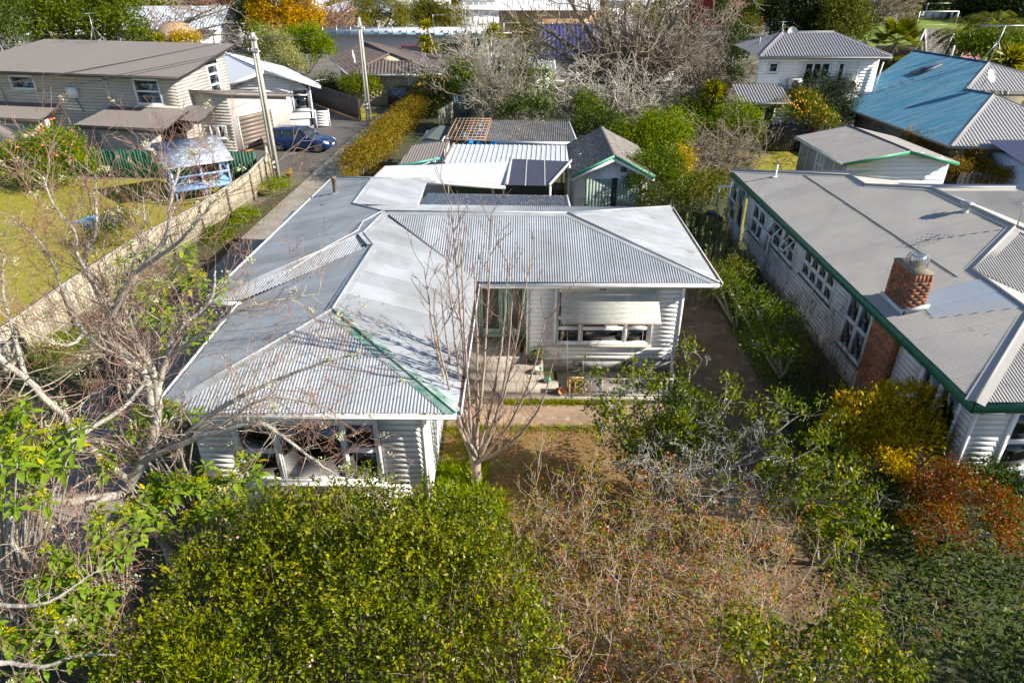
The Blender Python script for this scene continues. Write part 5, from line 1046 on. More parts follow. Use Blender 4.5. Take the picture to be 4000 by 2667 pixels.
mb = MB(); mb.prism([(-12.3, 64.45, 3.5), (-9.1, 64.6, 3.5), rb], (-.05, .12, 0)); mb.build('gable_vent', mat('cream_paint', (.6, .5, .3), .6), B_)
cap(B_, ra, rb, q1, q3, tile, .14, .08); cap(B_, rb, fa, q1, q2, tile, .14, .08); cap(B_, rb, fb, q3, q2, tile, .14, .08)
gutter(B_, fa, fb, (.07, -1, 0), white_g, h=.14); gutter(B_, bl_, fa, (-.93, -.36, 0), white_g)
cbr = mat('cream_brick', (.42, .36, .26), .85, var=.1, rand=.12); mb = MB(); mb.prism([(-13.5, 62.75, 0), (-6.4, 63.3, 0), (-7.5, 73, 0), (-17, 72, 0)], (0, 0, 2.7)); mb.build('wall', mat('light_mortar', (.5, .45, .36), .9), B_)
bm2 = MB(); bm2.box((0, 0, 0), (.56, .03, .19)); bme_ = mesh_np('brick', bm2.v, [i for f in bm2.f for i in f], [4] * 6, cbr); ub = Vector((7.1, .55, 0)).normalized(); nbk = 0
for r_ in range(13):
    for i in range(12):
        u_ = (i + (.5 if r_ % 2 else 0)) * .585 + .3
        if u_ < 6.8 and not (4.3 < u_ < 6.0 and r_ > 6): place('brick', bme_, B_, Vector((-13.5, 62.75, .1 + r_ * .2)) + ub * u_ + Vector((ub.y, -ub.x, 0)) * .012 - B_.location, (0, 0, math.atan2(ub.y, ub.x)))
wins(B_, Fr((-13.5, 62.75, 0), (7.1, .55)), [(4.5, 5.8, 1.4, 2.4)], gm=glassdk)
for (x, y) in ((-14.8, 68.3), (-14.2, 66.0), (-13.2, 64.6)): lat('vent_pipe', (x, y, q1.z(x, y) - .05), [(.06, 0), (.06, .75), (0, .76)], white, B_)
# two storey house with grey roof
T2 = thing('two_storey_house', 'white two storey weatherboard house with ribbed grey hip roof', 'house', (21, 54, 0))
t2r = mat('mid_grey_iron', (.3, .285, .29), .5, .1, var=.06)
roofpts = [(16.6, 49.2, 5.83), (25.5, 49.2, 5.83), (22.6, 52.3, 7.02), (19.0, 52.3, 7.02)]
g1 = roofplane(T2, roofpts, t2r, .2, .03, 6, joined=True, name='roof_plane'); g2 = roofplane(T2, [(25.5, 49.2, 5.83), (25.5, 55.4, 5.83), (22.6, 52.3, 7.02)], t2r, .2, .03, 6, joined=True, name='roof_plane'); g3 = roofplane(T2, [(16.6, 49.2, 5.83), (19.0, 52.3, 7.02), (16.6, 55.4, 5.83)], t2r, .2, .03, 6, joined=True, name='roof_plane'); g4 = roofplane(T2, [(16.6, 55.4, 5.83), (19.0, 52.3, 7.02), (22.6, 52.3, 7.02), (25.5, 55.4, 5.83)], t2r, .2, .03, 6, joined=True, name='roof_plane')
cap(T2, roofpts[3], roofpts[2], g1, g4, t2r); cap(T2, roofpts[2], roofpts[1], g1, g2, t2r); cap(T2, roofpts[3], roofpts[0], g1, g3, t2r)
f2 = Fr((14.9, 49.8, 0), (1, 0)); X_0 = 14.9; ws = [(17.6 - X_0, 18.15 - X_0, 4.75, 5.3), (20.05 - X_0, 21.7 - X_0, 4.2, 5.3, 3), (22.35 - X_0, 22.7 - X_0, 4.15, 5.3)]
wall(T2, f2, 2.0, 10.1, 0, 5.8, whitewall, [(a[0] - .05, a[1] + .05, a[2] - .05, a[3] + .05) for a in ws], pitch=.2, joined=False, coremat=white); wins(T2, f2, ws)
f3 = Fr((25.0, 49.8, 0), (0, 1), (1, 0)); wall(T2, f3, 0, 5, 0, 5.8, whitewall, pitch=.2, joined=True, coremat=white)
gutter(T2, (16.6, 49.2, 5.79), (25.5, 49.2, 5.79), (0, -1, 0), mat('grey_gutter', (.3, .3, .31), .5))
lowp = [(15.2, 47.3, 3.2), (18.6, 47.3, 3.2), (18.6, 49.75, 3.95), (15.2, 49.75, 3.95)]; lp_ = roofplane(T2, lowp, t2r, .2, .03, 6, joined=True, name='low_roof'); gutter(T2, lowp[0], lowp[1], (0, -1, 0), mat('grey_gutter', (.3, .3, .31), .5)); f4 = Fr((12.4, 47.8, 0), (1, 0)); wall(T2, f4, 3, 6, 0, 3.2, whitewall, [(3.9, 5.4, 1.2, 2.9)], pitch=.2, joined=True, coremat=white); wins(T2, f4, [(4.0, 5.3, 1.3, 2.8, 2)])
for x, z in ((19.0, 3.7), (22.9, 4.0 - .35)): 
    ac = MB(); ac.bb(x, x + .85, 49.3, 49.75, z, z + .65); a_ = ac.build('heat_pump', mat('ivory_case', (.62, .6, .55), .5), T2); fa_ = MB(); fa_.lathe((x + .36, 49.29, z + .32), [(0, 0), (.26, 0), (.28, .01)], 18, Matrix.Rotation(R(90), 3, 'X')); fa_.build('fan_grille', mat('dark_grille', (.08, .08, .085), .5), a_)
mb = MB(); mb.tube([(23.6, 49.6, 5.4), (23.6, 49.6, 3.0)], .06, 6); mb.tube([(25.2, 49.6, 5.4), (25.0, 49.6, 3.0)], .05, 6); mb.build('downpipe', white, T2); lat('vent_pipe', (16.9, 50.6, g1.z(16.9, 50.6)), [(.05, 0), (.05, .5), (0, .5)], t2r, T2); aerial(T2, (18.9, 52.3, 6.75), .9, .5, 5, .4, .3, tripod=.5)
mb = MB(); mb.lathe((19.6, 52.2, 7.0), [(0, 0), (.25, .04), (.35, .12)], 14, Matrix.Rotation(R(70), 3, 'X')); mb.build('satellite_dish', mat('dish_grey', (.5, .5, .5), .5), T2)
# blue roofed house
K_ = thing('blue_roof_house', 'brown brick house with large streaky blue iron roof on the right', 'house', (28, 48, 0))
bluer = mat('streaky_blue_roof', (.045, .19, .3), .45, .05, var=.14, scale=2.5, stretch=(.35, 3, .35), c2=(.16, .27, .34), c2amt=.42, c2scale=1.1, c3=(.05, .08, .09), c3lo=.63, c3scale=1.0, spec=.4)
sl_ = .36; bz = lambda x, y: 2.6 + sl_ * ((x - 22.9) * .99 + (y - 48.3) * .136)
def on(px_): return px_
bp = [(23.69,50.5,2.99), (22.94,48.25,2.61), (24.29,38.16,2.6), (28.92,42.91,4.48), (28.46,44.97,4.42), (31.33,48,5.59), (30.04,55.09,5.48)]
b1_ = roofplane(K_, bp, bluer, .09, .01, 4, sheet=.8)
fgr = mat('pale_grey_iron', (.4, .38, .36), .5, .05, var=.05)
c0_, c3_, c5_, c4_ = bp[2], bp[3], bp[5], bp[4]
b2_ = roofplane(K_, [c0_, (c3_[0] + 4.2, c0_[1] - .6, 2.6), c3_], fgr, .2, .022, 6, joined=True, name='roof_plane')
b3_ = roofplane(K_, [c4_, (c4_[0] + 7.5, c4_[1] - 1, c4_[2] - .1), c5_], fgr, .2, .022, 6, joined=True, name='roof_plane')
b4_ = roofplane(K_, [c3_, (c3_[0] + 4.2, c0_[1] - .6, 2.6), (c3_[0] + 5, c4_[1], 2.8), c4_], fgr, .2, .022, 6, joined=True, name='roof_plane')
cap(K_, c0_, c3_, b1_, b2_, fgr, .16); cap(K_, c3_, (c3_[0] + 4.2, c0_[1] - .6, 2.6), b2_, b4_, fgr, .16); cap(K_, c4_, c5_, b1_, b3_, fgr, .16); cap(K_, c5_, (c4_[0] + 7.5, c4_[1] - 1, c4_[2] - .1), b3_, b3_, fgr, .16); cap(K_, bp[6], c5_, b1_, b1_, mat('dark_blue_cap', (.02, .12, .22), .5), .16); cap(K_, c4_, c3_, b1_, b4_, mat('dark_blue_cap', (.02, .12, .22), .5), .12)
kb = mat('brown_brick_wall', (.24, .2, .17), .85, var=.15); E0_, E1_ = Vector(bp[1]), Vector(bp[2]); ku = (E1_ - E0_); ku.z = 0; fk = Fr((E0_.x + .6, E0_.y, 0), ku, (-abs(ku.y), ku.x if False else -ku.x)); fk.n = Vector((fk.u.y, -fk.u.x, 0)); 
mb = MB(); fk.box(mb, 0, ku.length, 0, 2.55, -.3, 0); mb.build('wall', kb, K_)
for i, u_ in enumerate((.8, 2.4, 5.2, 6.6, 8.0)): window(K_, fk, u_, u_ + .8, .7, 2.0, (1,), None, mat('brown_frame', (.12, .1, .09), .5), glassdk, None, sill=.05)
fk2 = Fr((E1_.x + .5, E1_.y + .45, 0), (1, -.08)); mb = MB(); fk2.box(mb, 0, 8, 0, 2.5, -.3, 0); mb.build('wall', mat('tan_brick', (.38, .33, .28), .85), K_); window(K_, fk2, 1.6, 4.2, 1.0, 2.0, (1, 1), None, mat('brown_frame', (.12, .1, .09), .5), glassdk, None)
gutter(K_, bp[1], bp[2], (-.99, -.136, 0), mat('gutter_grey', (.3, .29, .28), .5)); gutter(K_, c0_, (c3_[0] + 4.2, c0_[1] - .6, 2.6), (0, -1, 0), mat('gutter_grey', (.3, .29, .28), .5))
mb = MB(); x0_ = Vector(c4_) + Vector((0, -.2, -.2)); mb.bb(c4_[0] + 1.5, c4_[0] + 8, c4_[1] - .4, c4_[1] + .3, 0, c4_[2] - .35); mb.build('gable_wall', mat('cream_render', (.6, .5, .3), .8), K_)
fk3 = Fr((c4_[0] + 1.5, c4_[1] - .4, 0), (1, 0)); window(K_, fk3, 2.2, 3.4, 1.4, c4_[2] - .6, (1,), None, mat('brown_frame', (.12, .1, .09), .5), glassdk, None)
# skylight, dish, aerial
sk = (28.7,50.43,4.77); n = b1_.n; dn = (Vector((0, 0, -1)) + n * n.z).normalized(); ac_ = dn.cross(n).normalized(); c = Vector(sk)
mb = MB(); mb.pb(c - ac_ * .42 - dn * .9, ac_ * .84, dn * 1.7, n * .14); s_ = mb.build('skylight', mat('skylight_frame', (.08, .07, .065), .5), K_); mb = MB(); mb.pb(c - ac_ * .33 - dn * .8 + n * .142, ac_ * .66, dn * 1.3, n * .01); mb.build('pane', mat('sky_glass', (.015, .03, .1), .08), s_)
dq = (28.89,44.33,4.54); mb = MB(); mb.tube([dq, (dq[0] + .2, dq[1], dq[2] + .55)], .03, 6); mb.build('dish_mast', metalg, K_); mb = MB(); mb.lathe((dq[0] + .3, dq[1] - .1, dq[2] + .75), [(0, .0), (.3, .05), (.42, .14)], 18, Matrix.Rotation(R(60), 3, 'X') @ Matrix.Rotation(R(25), 3, 'Y')); mb.build('satellite_dish', mat('dish_grey', (.5, .5, .5), .5), K_)
aq = Vector(c5_); mb = MB(); t_ = aq + Vector((.3, 0, 2.2)); mb.tube([aq, t_], .035, 6); mb.tube([aq + Vector((-.8, 0, -.3)), aq.lerp(t_, .6)], .02, 5); mb.tube([aq + Vector((1.1, .3, -.3)), aq.lerp(t_, .6)], .02, 5)
for k in range(12): q = t_ + Vector((-1.5 + k * .27, 0, 0)); mb.tube([q - Vector((0, .5, 0)), q + Vector((0, .5, 0))], .012, 4)
mb.tube([t_ - Vector((1.6, 0, 0)), t_ + Vector((2.2, 0, 0))], .03, 5); mb.build('aerial', metalg, K_); vp = Vector(bp[6]).lerp(aq, .53); lat('vent_pipe', tuple(vp), [(.06, 0), (.06, .7), (0, .7)], white, K_)
# a-frame house with red gables
AF = thing('a_frame_house', 'dark red a-frame gables with grey tiled roof in front of the sports field', 'house', (42, 76, 0)); yA = 72.0
P0, P1, P2, P3 = (40.86,74,5.21), (43.66,74,5.21), (40.49,72,3.13), (42.57,72,3.13)
rt = mat('grey_concrete_tile', (.23, .21, .19), .85, var=.2, rand=.2); red = mat('dark_red_paint', (.2, .03, .03), .6)
mb = MB(); mb.prism([P0, P1, P3, P2], (0, .5, 0)); mb.build('roof_base', mat('tile_joint', (.05, .045, .04), .9), AF)
mbt = MB(); mbt.box((0, 0, 0), (.33, .05, .4)); tme = mesh_np('tile', mbt.v, [i for f in mbt.f for i in f], [4] * 6, rt); a0_, a1_, a2_ = Vector(P0), Vector(P1), Vector(P2); dv = (a2_ - a0_); rowsn = 13; tilt = math.atan2(dv.y, dv.z)
for r_ in range(rowsn):
    for c_ in range(22): 
        p = a0_ + (a1_ - a0_) * ((c_ + .5) / 22) + dv * ((r_ + .5) / rowsn); place('tile', tme, AF, p - AF.location + Vector((0, -.05, 0)), (R(-12), 0, 0), ((a1_ - a0_).length / 22 / .35, 1, dv.length / rowsn / .38))
for (ax_, px1, py1, px2, py2, px3, py3) in ((0, 1440, 270, 1445, 470, 1340, 470), (1, 1700, 330, 1700, 520, 1600, 500)):
    q = [(39.49,71.5,5.42), (40.15,71.5,3.39), (39.09,71.5,3.39)] if ax_ == 0 else [(40.84,69,5.28), (41.52,69,3.31), (40.42,69,3.4)]
    mb = MB(); mb.prism(q, (0, .25, 0)); mb.build('gable_wall', red, AF); mb = MB(); o_ = Vector((0, -.04, 0)); mb.bar(Vector(q[0]) + o_, Vector(q[1]) + o_, .12); mb.bar(Vector(q[0]) + o_, Vector(q[2]) + o_, .14); mb.build('bargeboard', white, AF); c_ = (Vector(q[1]) * .45 + Vector(q[2]) * .2 + Vector(q[0]) * .35); mb = MB(); mb.box(c_ + Vector((0, -.03, -.3)), (.5, .06, 1.1)); mb.build('window', mat('cream_paint', (.6, .5, .3), .6), AF)
block(AF, P0[0] - 2, P1[0] + 3, 73, 79, P2[2], red, 'wall')
# clubhouse, goals, field furniture
CH = thing('clubhouse', 'bright blue clubhouse with green roof beyond the sports field', 'clubhouse', (86, 172, 0)); block(CH, 82, 95, 172, 180, 3.6, mat('sky_blue_paint', (.1, .4, .75), .6)); hipgable(CH, 82, 95, 172, 180, 3.6, 7, mat('pale_green_iron', (.2, .42, .26), .5), 'gable', 'x'); mb = MB(); mb.prism([(95.1, 171.6, 3.5), (95.1, 180.4, 3.5), (95.1, 176, 7)], (.2, 0, 0)); mb.build('gable_end', mat('sky_blue_paint', (.1, .4, .75), .6), CH)
def goal(c, w_, h, label, rz=0):
    t = thing('soccer_goal', label, 'goal', c, 0, 'white soccer goals'); c = Vector(c); u = Vector((math.cos(rz), math.sin(rz), 0)); v = Vector((-u.y, u.x, 0)); mb = MB(); mb.bar(c, c + Vector((0, 0, h)), .14); mb.bar(c + u * w_, c + u * w_ + Vector((0, 0, h)), .14); mb.bar(c + Vector((0, 0, h)), c + u * w_ + Vector((0, 0, h)), .14); mb.build('frame', white, t); mb = MB(); mb.bar(c + v * 2, c + u * w_ + v * 2, .08)
    for q in (c, c + u * w_): mb.bar(q + Vector((0, 0, h)), q + v * 2, .06)
    mb.build('net_frame', mat('net_grey', (.55, .55, .55), .8), t)
goal((73.4, 136.0, 0), 7.0, 2.4, 'near white soccer goal in the middle of the sports field'); goal((86.2, 157.5, 0), 6.5, 2.4, 'far white soccer goal by the clubhouse'); goal((91.0, 128.5, 0), 7, 2.4, 'white soccer goal at the right edge of the picture')
fw3 = thing('field_wall', 'long low white panelled wall along the far side of the sports field', 'wall', (80, 151.8, 0))
for i in range(14):
    x = 66 + i * 1.72; mb = MB(); mb.bb(x, x + 1.62, 151.6, 151.8, 0, 1.15); mb.build('panel', mat('cream_panel', (.7, .66, .6), .6, rand=.05), fw3)
def light_pole(label, c, h): t = thing('light_pole', label, 'light pole', c, 0, 'floodlight poles at the sports field'); mb = MB(); mb.tube([c, (c[0], c[1], h)], [.16, .09], 8); mb.build('pole', metalg, t); mb = MB(); mb.box((c[0], c[1], h), (1.4, .3, .3)); mb.build('lamp_head', metalg, t)
light_pole('tall grey light pole beside the clubhouse', (88.5, 150.3, 0), 12); light_pole('tall grey light pole left of the clubhouse', (58.5, 156, 0), 12)
for (x, y, c_, l_) in ((86.0, 147.5, (.7, .7, .72), 'person in white standing at the edge of the sports field'), (95.5, 142.5, (.4, .05, .04), 'person in red walking on the far side of the sports field')):
    t = thing('person', l_, 'person', (x, y, 0)); g = random.Random(3)
    mb = MB(); mb.tube([(x - .12, y, 0), (x - .1, y, .45), (x - .08, y, .9), (x, y, 1.05), (x, y, 1.35), (x, y, 1.5)], [.07, .07, .09, .17, .2, .08], 8); mb.tube([(x + .16, y + .1, 0), (x + .1, y, .48), (x + .06, y, .92)], [.07, .07, .09], 8); mb.tube([(x - .2, y, 1.42), (x - .26, y, 1.1), (x - .22, y - .1, .85)], [.06, .05, .04], 6); mb.tube([(x + .2, y, 1.42), (x + .26, y, 1.1), (x + .22, y - .1, .85)], [.06, .05, .04], 6); mb.lathe((x, y, 1.5), [(.05, 0), (.1, .08), (.1, .18), (0, .26)], 8); mb.build('body', mat('cloth_%d' % int(c_[1] * 100), c_, .8), t)
# fence panels with mesh by the blue court
cf = thing('court_fence', 'tall pale mesh fence beside the blue court', 'fence', (48, 108, 0)); a_, b_ = Vector((38.05,131.29,0)), Vector((43.6,132.25,0))
for i in range(9): p = a_.lerp(b_, i / 8); mb = MB(); mb.tube([p, p + Vector((0, 0, 3.6))], .06, 5); mb.build('post', metalg, cf)
for z in (.1, 1.8, 3.55): mb = MB(); mb.bar(a_ + Vector((0, 0, z)), b_ + Vector((0, 0, z)), .05); mb.build('rail', metalg, cf)
mb = MB(); 
for i in range(60): p = a_.lerp(b_, i / 60); mb.bar(p, p + Vector((b_ - a_).normalized() * .6) + Vector((0, 0, 3.5)), .025)
tag(mb.build('mesh', metalg, cf), kind='stuff')
# long white shelter wall in front of the school
LB = thing('long_shelter', 'long low cream building with white roof edge and posts in front of the school', 'building', (-13, 99, 0))
block(LB, -25, -2.5, 97, 101, 2.3, mat('cream_pink_wall', (.55, .5, .47), .8)); block(LB, -25.3, -2.2, 96.6, 101.2, 2.95, mat('white_flat_roof', (.68, .7, .73), .6), 'roof', 2.35); block(LB, -25.3, -2.2, 96.45, 96.6, 2.7, mat('blue_band', (.3, .45, .52), .5), 'roof_band', 2.36)
for i in range(13): mb = MB(); x = -24.5 + i * 1.8; mb.bb(x, x + .12, 96.3, 96.42, 2.3, 3.5); mb.build('post', metalg, LB)
car('grey hatchback parked against the long cream wall', (-17.5, 93.5, .012), R(178), mat('grey_car_paint', (.16, .17, .2), .25, .4), detail=False, group='cars by the school'); car('dark red car parked against the long cream wall', (-12.3, 93.8, .012), R(4), mat('red_car_paint', (.28, .02, .03), .25, .3), detail=False, group='cars by the school')
# basketball hoop
hp = thing('basketball_hoop', 'white basketball backboard and hoop on a pole in the school yard', 'basketball hoop', (-11.2, 118, 0)); bx = Vector((-11.33,118,1.84)); mb = MB(); mb.bar((bx.x + .4, 119.2, 0), (bx.x + .4, 119.2, bx.z - .4), .15); mb.bar((bx.x + .4, 119.2, bx.z - .4), (bx.x, 118.1, bx.z - .2), .1); mb.build('pole', white, hp); mb = MB()
for q in ((-1.15, -1, -1.4, 1.4), (1.0, 1.15, -1.4, 1.4), (-1, 1, 1.25, 1.4), (-1, 1, -1.4, -1.25), (-.4, .4, -.4, -.3), (-.4, -.3, -.3, .4), (.3, .4, -.3, .4)): mb.bb(bx.x + q[0], bx.x + q[1], 118, 118.06, bx.z + q[2], bx.z + q[3])
mb.build('backboard', white, hp); mb = MB(); mb.tube([(bx.x + .35 * math.cos(a * .63), 117.6 + .35 * math.sin(a * .63), bx.z - .7) for a in range(11)], .03, 5); mb.build('rim', mat('orange_rim', (.6, .2, .03), .5), hp)
for i in range(6):
    x = -24 + i * 2.2; c_ = [(.6, .3, .03), (.05, .35, .4), (.65, .55, .2), (.1, .25, .5), (.4, .06, .03), (.7, .7, .65)][i]; t = thing('school_bench', ['orange', 'teal', 'yellow', 'blue', 'dark red', 'white'][i] + ' painted bench under the weeping trees of the school yard', 'bench', (x, 119, 0), 0, 'coloured benches in the school yard'); m_ = mat('bench_paint_%d' % i, c_, .5)
    mb = MB(); mb.bb(x, x + .9, 118.7, 119.2, .7, .8); mb.build('bench_top', m_, t); mb = MB(); mb.bb(x + .05, x + .15, 118.8, 119.1, 0, .7); mb.build('leg', m_, t); mb = MB(); mb.bb(x + .75, x + .85, 118.8, 119.1, 0, .7); mb.build('leg', m_, t)
yf = thing('yard_fence', 'dark railing fence with white top rail between the school yard and the road', 'fence', (-14, 112, 0)); mb = MB(); mb.bar((-26, 113.5, 1.3), (0, 110.5, 1.3), .1); mb.build('rail', white, yf)
for i in range(26): mb = MB(); p = Vector((-26 + i, 113.5 - i * .115, 0)); mb.bb(p.x, p.x + .08, p.y, p.y + .08, 0, 1.35); mb.build('post', mat('plate_black', (.02, .02, .03), .4), yf)
# generic far buildings
wr_ = mat('bright_white_roof', (.72, .73, .74), .6, var=.04); blu = mat('pale_blue_grey_roof', (.5, .55, .62), .5, var=.05); far_brick = mat('far_red_brick', (.25, .1, .07), .85, var=.2); orb = mat('far_orange_brick', (.42, .25, .13), .85)
def fb(label, x0, x1, y0, y1, h, rise, rm, wm_, kind='hip', ax='x', nw=5, name='building', wz=(1, 2.2), cat='building', z1=None):
    t = thing(name, label, cat, ((x0 + x1) / 2, y0, 0)); block(t, x0, x1, y0, y1, h, wm_)
    if kind == 'flat': block(t, x0 - .4, x1 + .4, y0 - .4, y1 + .4, h + .35, rm, 'roof', h + .01)
    else: hipgable(t, x0, x1, y0, y1, h, h + rise, rm, kind, ax, pitch=.4, amp=.03)
    if kind == 'gable' and ax == 'y': mb = MB(); mb.prism([(x0, y0, h), (x1, y0, h), ((x0 + x1) / 2, y0, h + rise)], (0, .1, 0)); mb.build('gable_end', wm_, t)
    if nw:
        f = Fr((x0, y0, 0), (1, 0)); st = (x1 - x0) / nw; wins(t, f, [(i * st + st * .2, i * st + st * .8, wz[0], wz[1]) for i in range(nw)])
    return t
fb('blue grey roofed house with white walls behind the thatched shelter', -57, -38.5, 97.5, 107, 3, 2.4, blu, white, 'gable', 'x', 6, 'house', (1, 2.4), 'house')
fb('small hip roofed wing at the left end of the blue grey roofed house', -61, -52, 94, 101, 2.7, 1.6, wr_, mat('grey_blue_wall', (.2, .22, .28), .8), 'hip', 'x', 2, 'house', (1, 2.2), 'house')
fb('long flat white roof behind the blue grey roofed house', -66, -42, 118, 126, 3.2, .3, wr_, white, 'flat')
fb('white gabled hall with glazed end wall at the upper left', -46, -33, 126, 140, 4, 4, wr_, blu, 'gable', 'y', 2)
fb('brown brick building with window band at the top left', -82, -60, 168, 178, 5.5, .3, orb, far_brick, 'flat', 'x', 8, 'building', (2.5, 4.2))
fb('low pale roof beside the yellow conifer', -33, -20, 126, 134, 3.0, 1.2, blu, white, 'hip', 'x', 0)
fb('white school block behind the weeping trees', -24, -1, 128, 134, 3.2, .3, wr_, white, 'flat', 'x', 9, 'school_building')
fb('school block with pale green ribbed roof at the top centre', -33, -12, 142, 150, 6.2, 1.6, mat('pale_mint_roof', (.6, .66, .6), .6), white, 'hip', 'x', 6, 'school_building', (3.6, 5.2))
fb('school block with flat cream roof edge right of the mint roofed block', -9, 4, 134, 144, 5.2, .5, mat('cream_flat_roof', (.62, .63, .58), .6), mat('cream_panel', (.7, .66, .6), .6), 'hip', 'x', 5, 'school_building', (3, 4.3))
fb('white gabled hall with orange brick end wall', -2, 13, 116, 124, 4, 2.2, wr_, orb, 'gable', 'x', 4, 'school_building')
fb('long dark red brick block along the top edge', -30, 3, 186, 192, 8, .3, far_brick, far_brick, 'flat', 'x', 14, 'building', (5, 7))
fb('low grey building behind the orange brick hall', 4, 22, 138, 146, 4, 1, blu, white, 'hip', 'x', 4)
fb('white pavilion with red wall at the top right', 34, 46, 137, 146, 5, 2.4, mat('cream_flat_roof', (.62, .63, .58), .6), mat('bright_red_wall', (.35, .01, .02), .6), 'gable', 'x', 0, 'pavilion')
fb('long white hall beside the pavilion', 18, 35, 148, 156, 5, 2, wr_, white, 'gable', 'x', 5)
fb('cream shop building on the far side of the court', 46, 64, 165, 173, 4, .3, orb, mat('cream_panel', (.7, .66, .6), .6), 'flat', 'x', 6)
fb('white house with dark windows beyond the field wall', 62, 72, 168, 176, 5.5, 1.8, mat('mid_grey_iron', (.36, .35, .365), .5), white, 'hip', 'x', 4, 'house', (2.6, 4.6), 'house')
fb('grey roofed house behind the big bare tree', 8, 16.5, 74, 83, 3.2, 3.0, t2r, mat('pale_grey_paint', (.62, .62, .63), .5), 'hip', 'x', 3, 'house', (1, 2.3), 'house')
fb('dark blue gabled house behind the bare trees', 2.8, 8.5, 70, 78, 3.0, 2.6, mat('indigo_roof', (.04, .04, .13), .6), mat('cream_weatherboard', (.6, .57, .52), .6), 'gable', 'x', 2, 'house', (1, 2.2), 'house')
fb('white house with blue trim at the top of the field behind the clubhouse', 84, 99, 198, 206, 6.5, .3, mat('navy_panel', (.04, .06, .2), .6), white, 'flat', 'x', 5)
fb('cream house beyond the yellow conifer at the top edge', -52, -40, 196, 206, 5, 2, orb, white, 'hip', 'x', 4, 'house', (2, 4), 'house')
fb('grey shed with pale roof behind the bare fruit tree', -1.8, 3.6, 68, 74, 2.4, 1.0, whiteiron, white, 'gable', 'x', 2, 'shed', (.8, 1.8), 'shed')
# thatched shelter
TH = thing('thatched_shelter', 'round topped thatched shelter on timber posts behind the townhouse roof', 'shelter', (-38, 84, 0)); hx = Vector((-38.25,84,3.59)); thm = leafmat('thatch_straw', [(.3, .2, .12), (.42, .29, .19), (.5, .36, .26)], .9, .05, .1)
mb = MB(); hw = 2.5
mb.lathe((hx.x, hx.y + 1, hx.z - .1), [(2.55, -.05), (2.6, .05), (1.9, .75), (1.1, 1.3), (.55, 1.5), (0, 1.52)], 20); mb.build('thatch_base', mat('straw', (.36, .25, .16), .95, var=.3, scale=6), TH)
V = []; r = np.random.default_rng(3); nT = 2200; a = r.uniform(0, 6.28, nT); f = r.random(nT); rr = .5 + 2.15 * f; zz = 1.55 - 1.45 * f ** 1.1; P = np.stack([hx.x + rr * np.cos(a), hx.y + 1 + rr * np.sin(a), hx.z - .1 + zz], 1); D = np.stack([np.cos(a), np.sin(a), np.full(nT, -.75)], 1) + r.normal(size=(nT, 3)) * .15; v_, l_, s_ = leaf_mesh(P, D, np.tile([0, 0, 1.0], (nT, 1)) + r.normal(size=(nT, 3)) * .3, r.uniform(.25, .5, nT), .25); link_np('thatch', v_, l_, s_, thm, TH, 'stuff')
for a in range(6): mb = MB(); mb.tube([(hx.x + 2.1 * math.cos(a * 1.05), hx.y + 1 + 2.1 * math.sin(a * 1.05), 0), (hx.x + 2.1 * math.cos(a * 1.05), hx.y + 1 + 2.1 * math.sin(a * 1.05), hx.z)], .09, 6); mb.build('post', woodpost, TH)
# clothes line with washing
CL = thing('clothes_line', 'rotary clothes line with thin arms on the back lawn', 'clothes line', (20.4, 48.5, 0)); mb = MB(); cx, cy = 20.6, 48.3; mb.tube([(cx, cy, 0), (cx, cy, 2.3)], .04, 6)
for a in range(4):
    t_ = (cx + 1.9 * math.cos(a * 1.57 + .3), cy + 1.9 * math.sin(a * 1.57 + .3), 1.85); mb.tube([(cx, cy, 1.6), t_], .025, 5); mb.tube([(cx, cy, 2.3), t_], .01, 4)
mb.build('frame', metalg, CL)
mb = MB()
for rr_ in (1.0, 1.45, 1.88):
    pts = [(cx + rr_ * math.cos(a * 1.57 + .3), cy + rr_ * math.sin(a * 1.57 + .3), 1.72 + rr_ * .07) for a in range(5)]; mb.tube(pts, .006, 3, False)
mb.build('line', wm, CL)
g = random.Random(5); cols = [((.05, .12, .45), 'deep blue'), ((.35, .5, .7), 'light blue'), ((.75, .75, .75), 'white'), ((.05, .05, .07), 'black'), ((.55, .5, .4), 'beige'), ((.5, .08, .1), 'red'), ((.6, .6, .6), 'pale grey'), ((.1, .12, .2), 'navy'), ((.7, .45, .5), 'pink'), ((.7, .68, .6), 'cream'), ((.2, .25, .35), 'slate blue'), ((.25, .05, .08), 'maroon'), ((.3, .3, .32), 'mid grey'), ((.1, .25, .15), 'dark green'), ((.25, .17, .1), 'brown'), ((.35, .6, .6), 'aqua')]
for i in range(16):
    f = (i + .5) / 16; seg = f * 2; a0 = 3.14 + .3 if seg < 1 else 4.71 + .3; A = Vector((cx + 1.88 * math.cos(a0), cy + 1.88 * math.sin(a0), 1.84)); B = Vector((cx + 1.88 * math.cos(a0 + 1.57), cy + 1.88 * math.sin(a0 + 1.57), 1.84)); p = A.lerp(B, seg % 1); u = (B - A).normalized(); c_, cn = cols[i]; L_ = g.uniform(.35, .95); w_ = g.uniform(.18, .3)
    mb = MB(); nz = 4
    for k in range(nz):
        for q in range(3):
            P_ = lambda qq, kk: p + u * (w_ * (qq / 3 - .5)) + Vector((.03 * math.sin(qq * 2 + i), .04 * math.sin(kk * 1.3 + qq), -L_ * kk / nz)); mb.face([P_(q, k), P_(q + 1, k), P_(q + 1, k + 1), P_(q, k + 1)])
    tag(mb.build('laundry', mat('laundry_' + cn.replace(' ', '_'), c_, .9)), cn + ' garment hanging on the rotary clothes line', 'clothes', 'washing on the clothes line')
fence('back_fence', 'dark timber paling fence in front of the two storey house', 'fence', [(15.4, 47.2), (21.4, 46.9)], 1.9, blackf, pal=.15, side=-1)
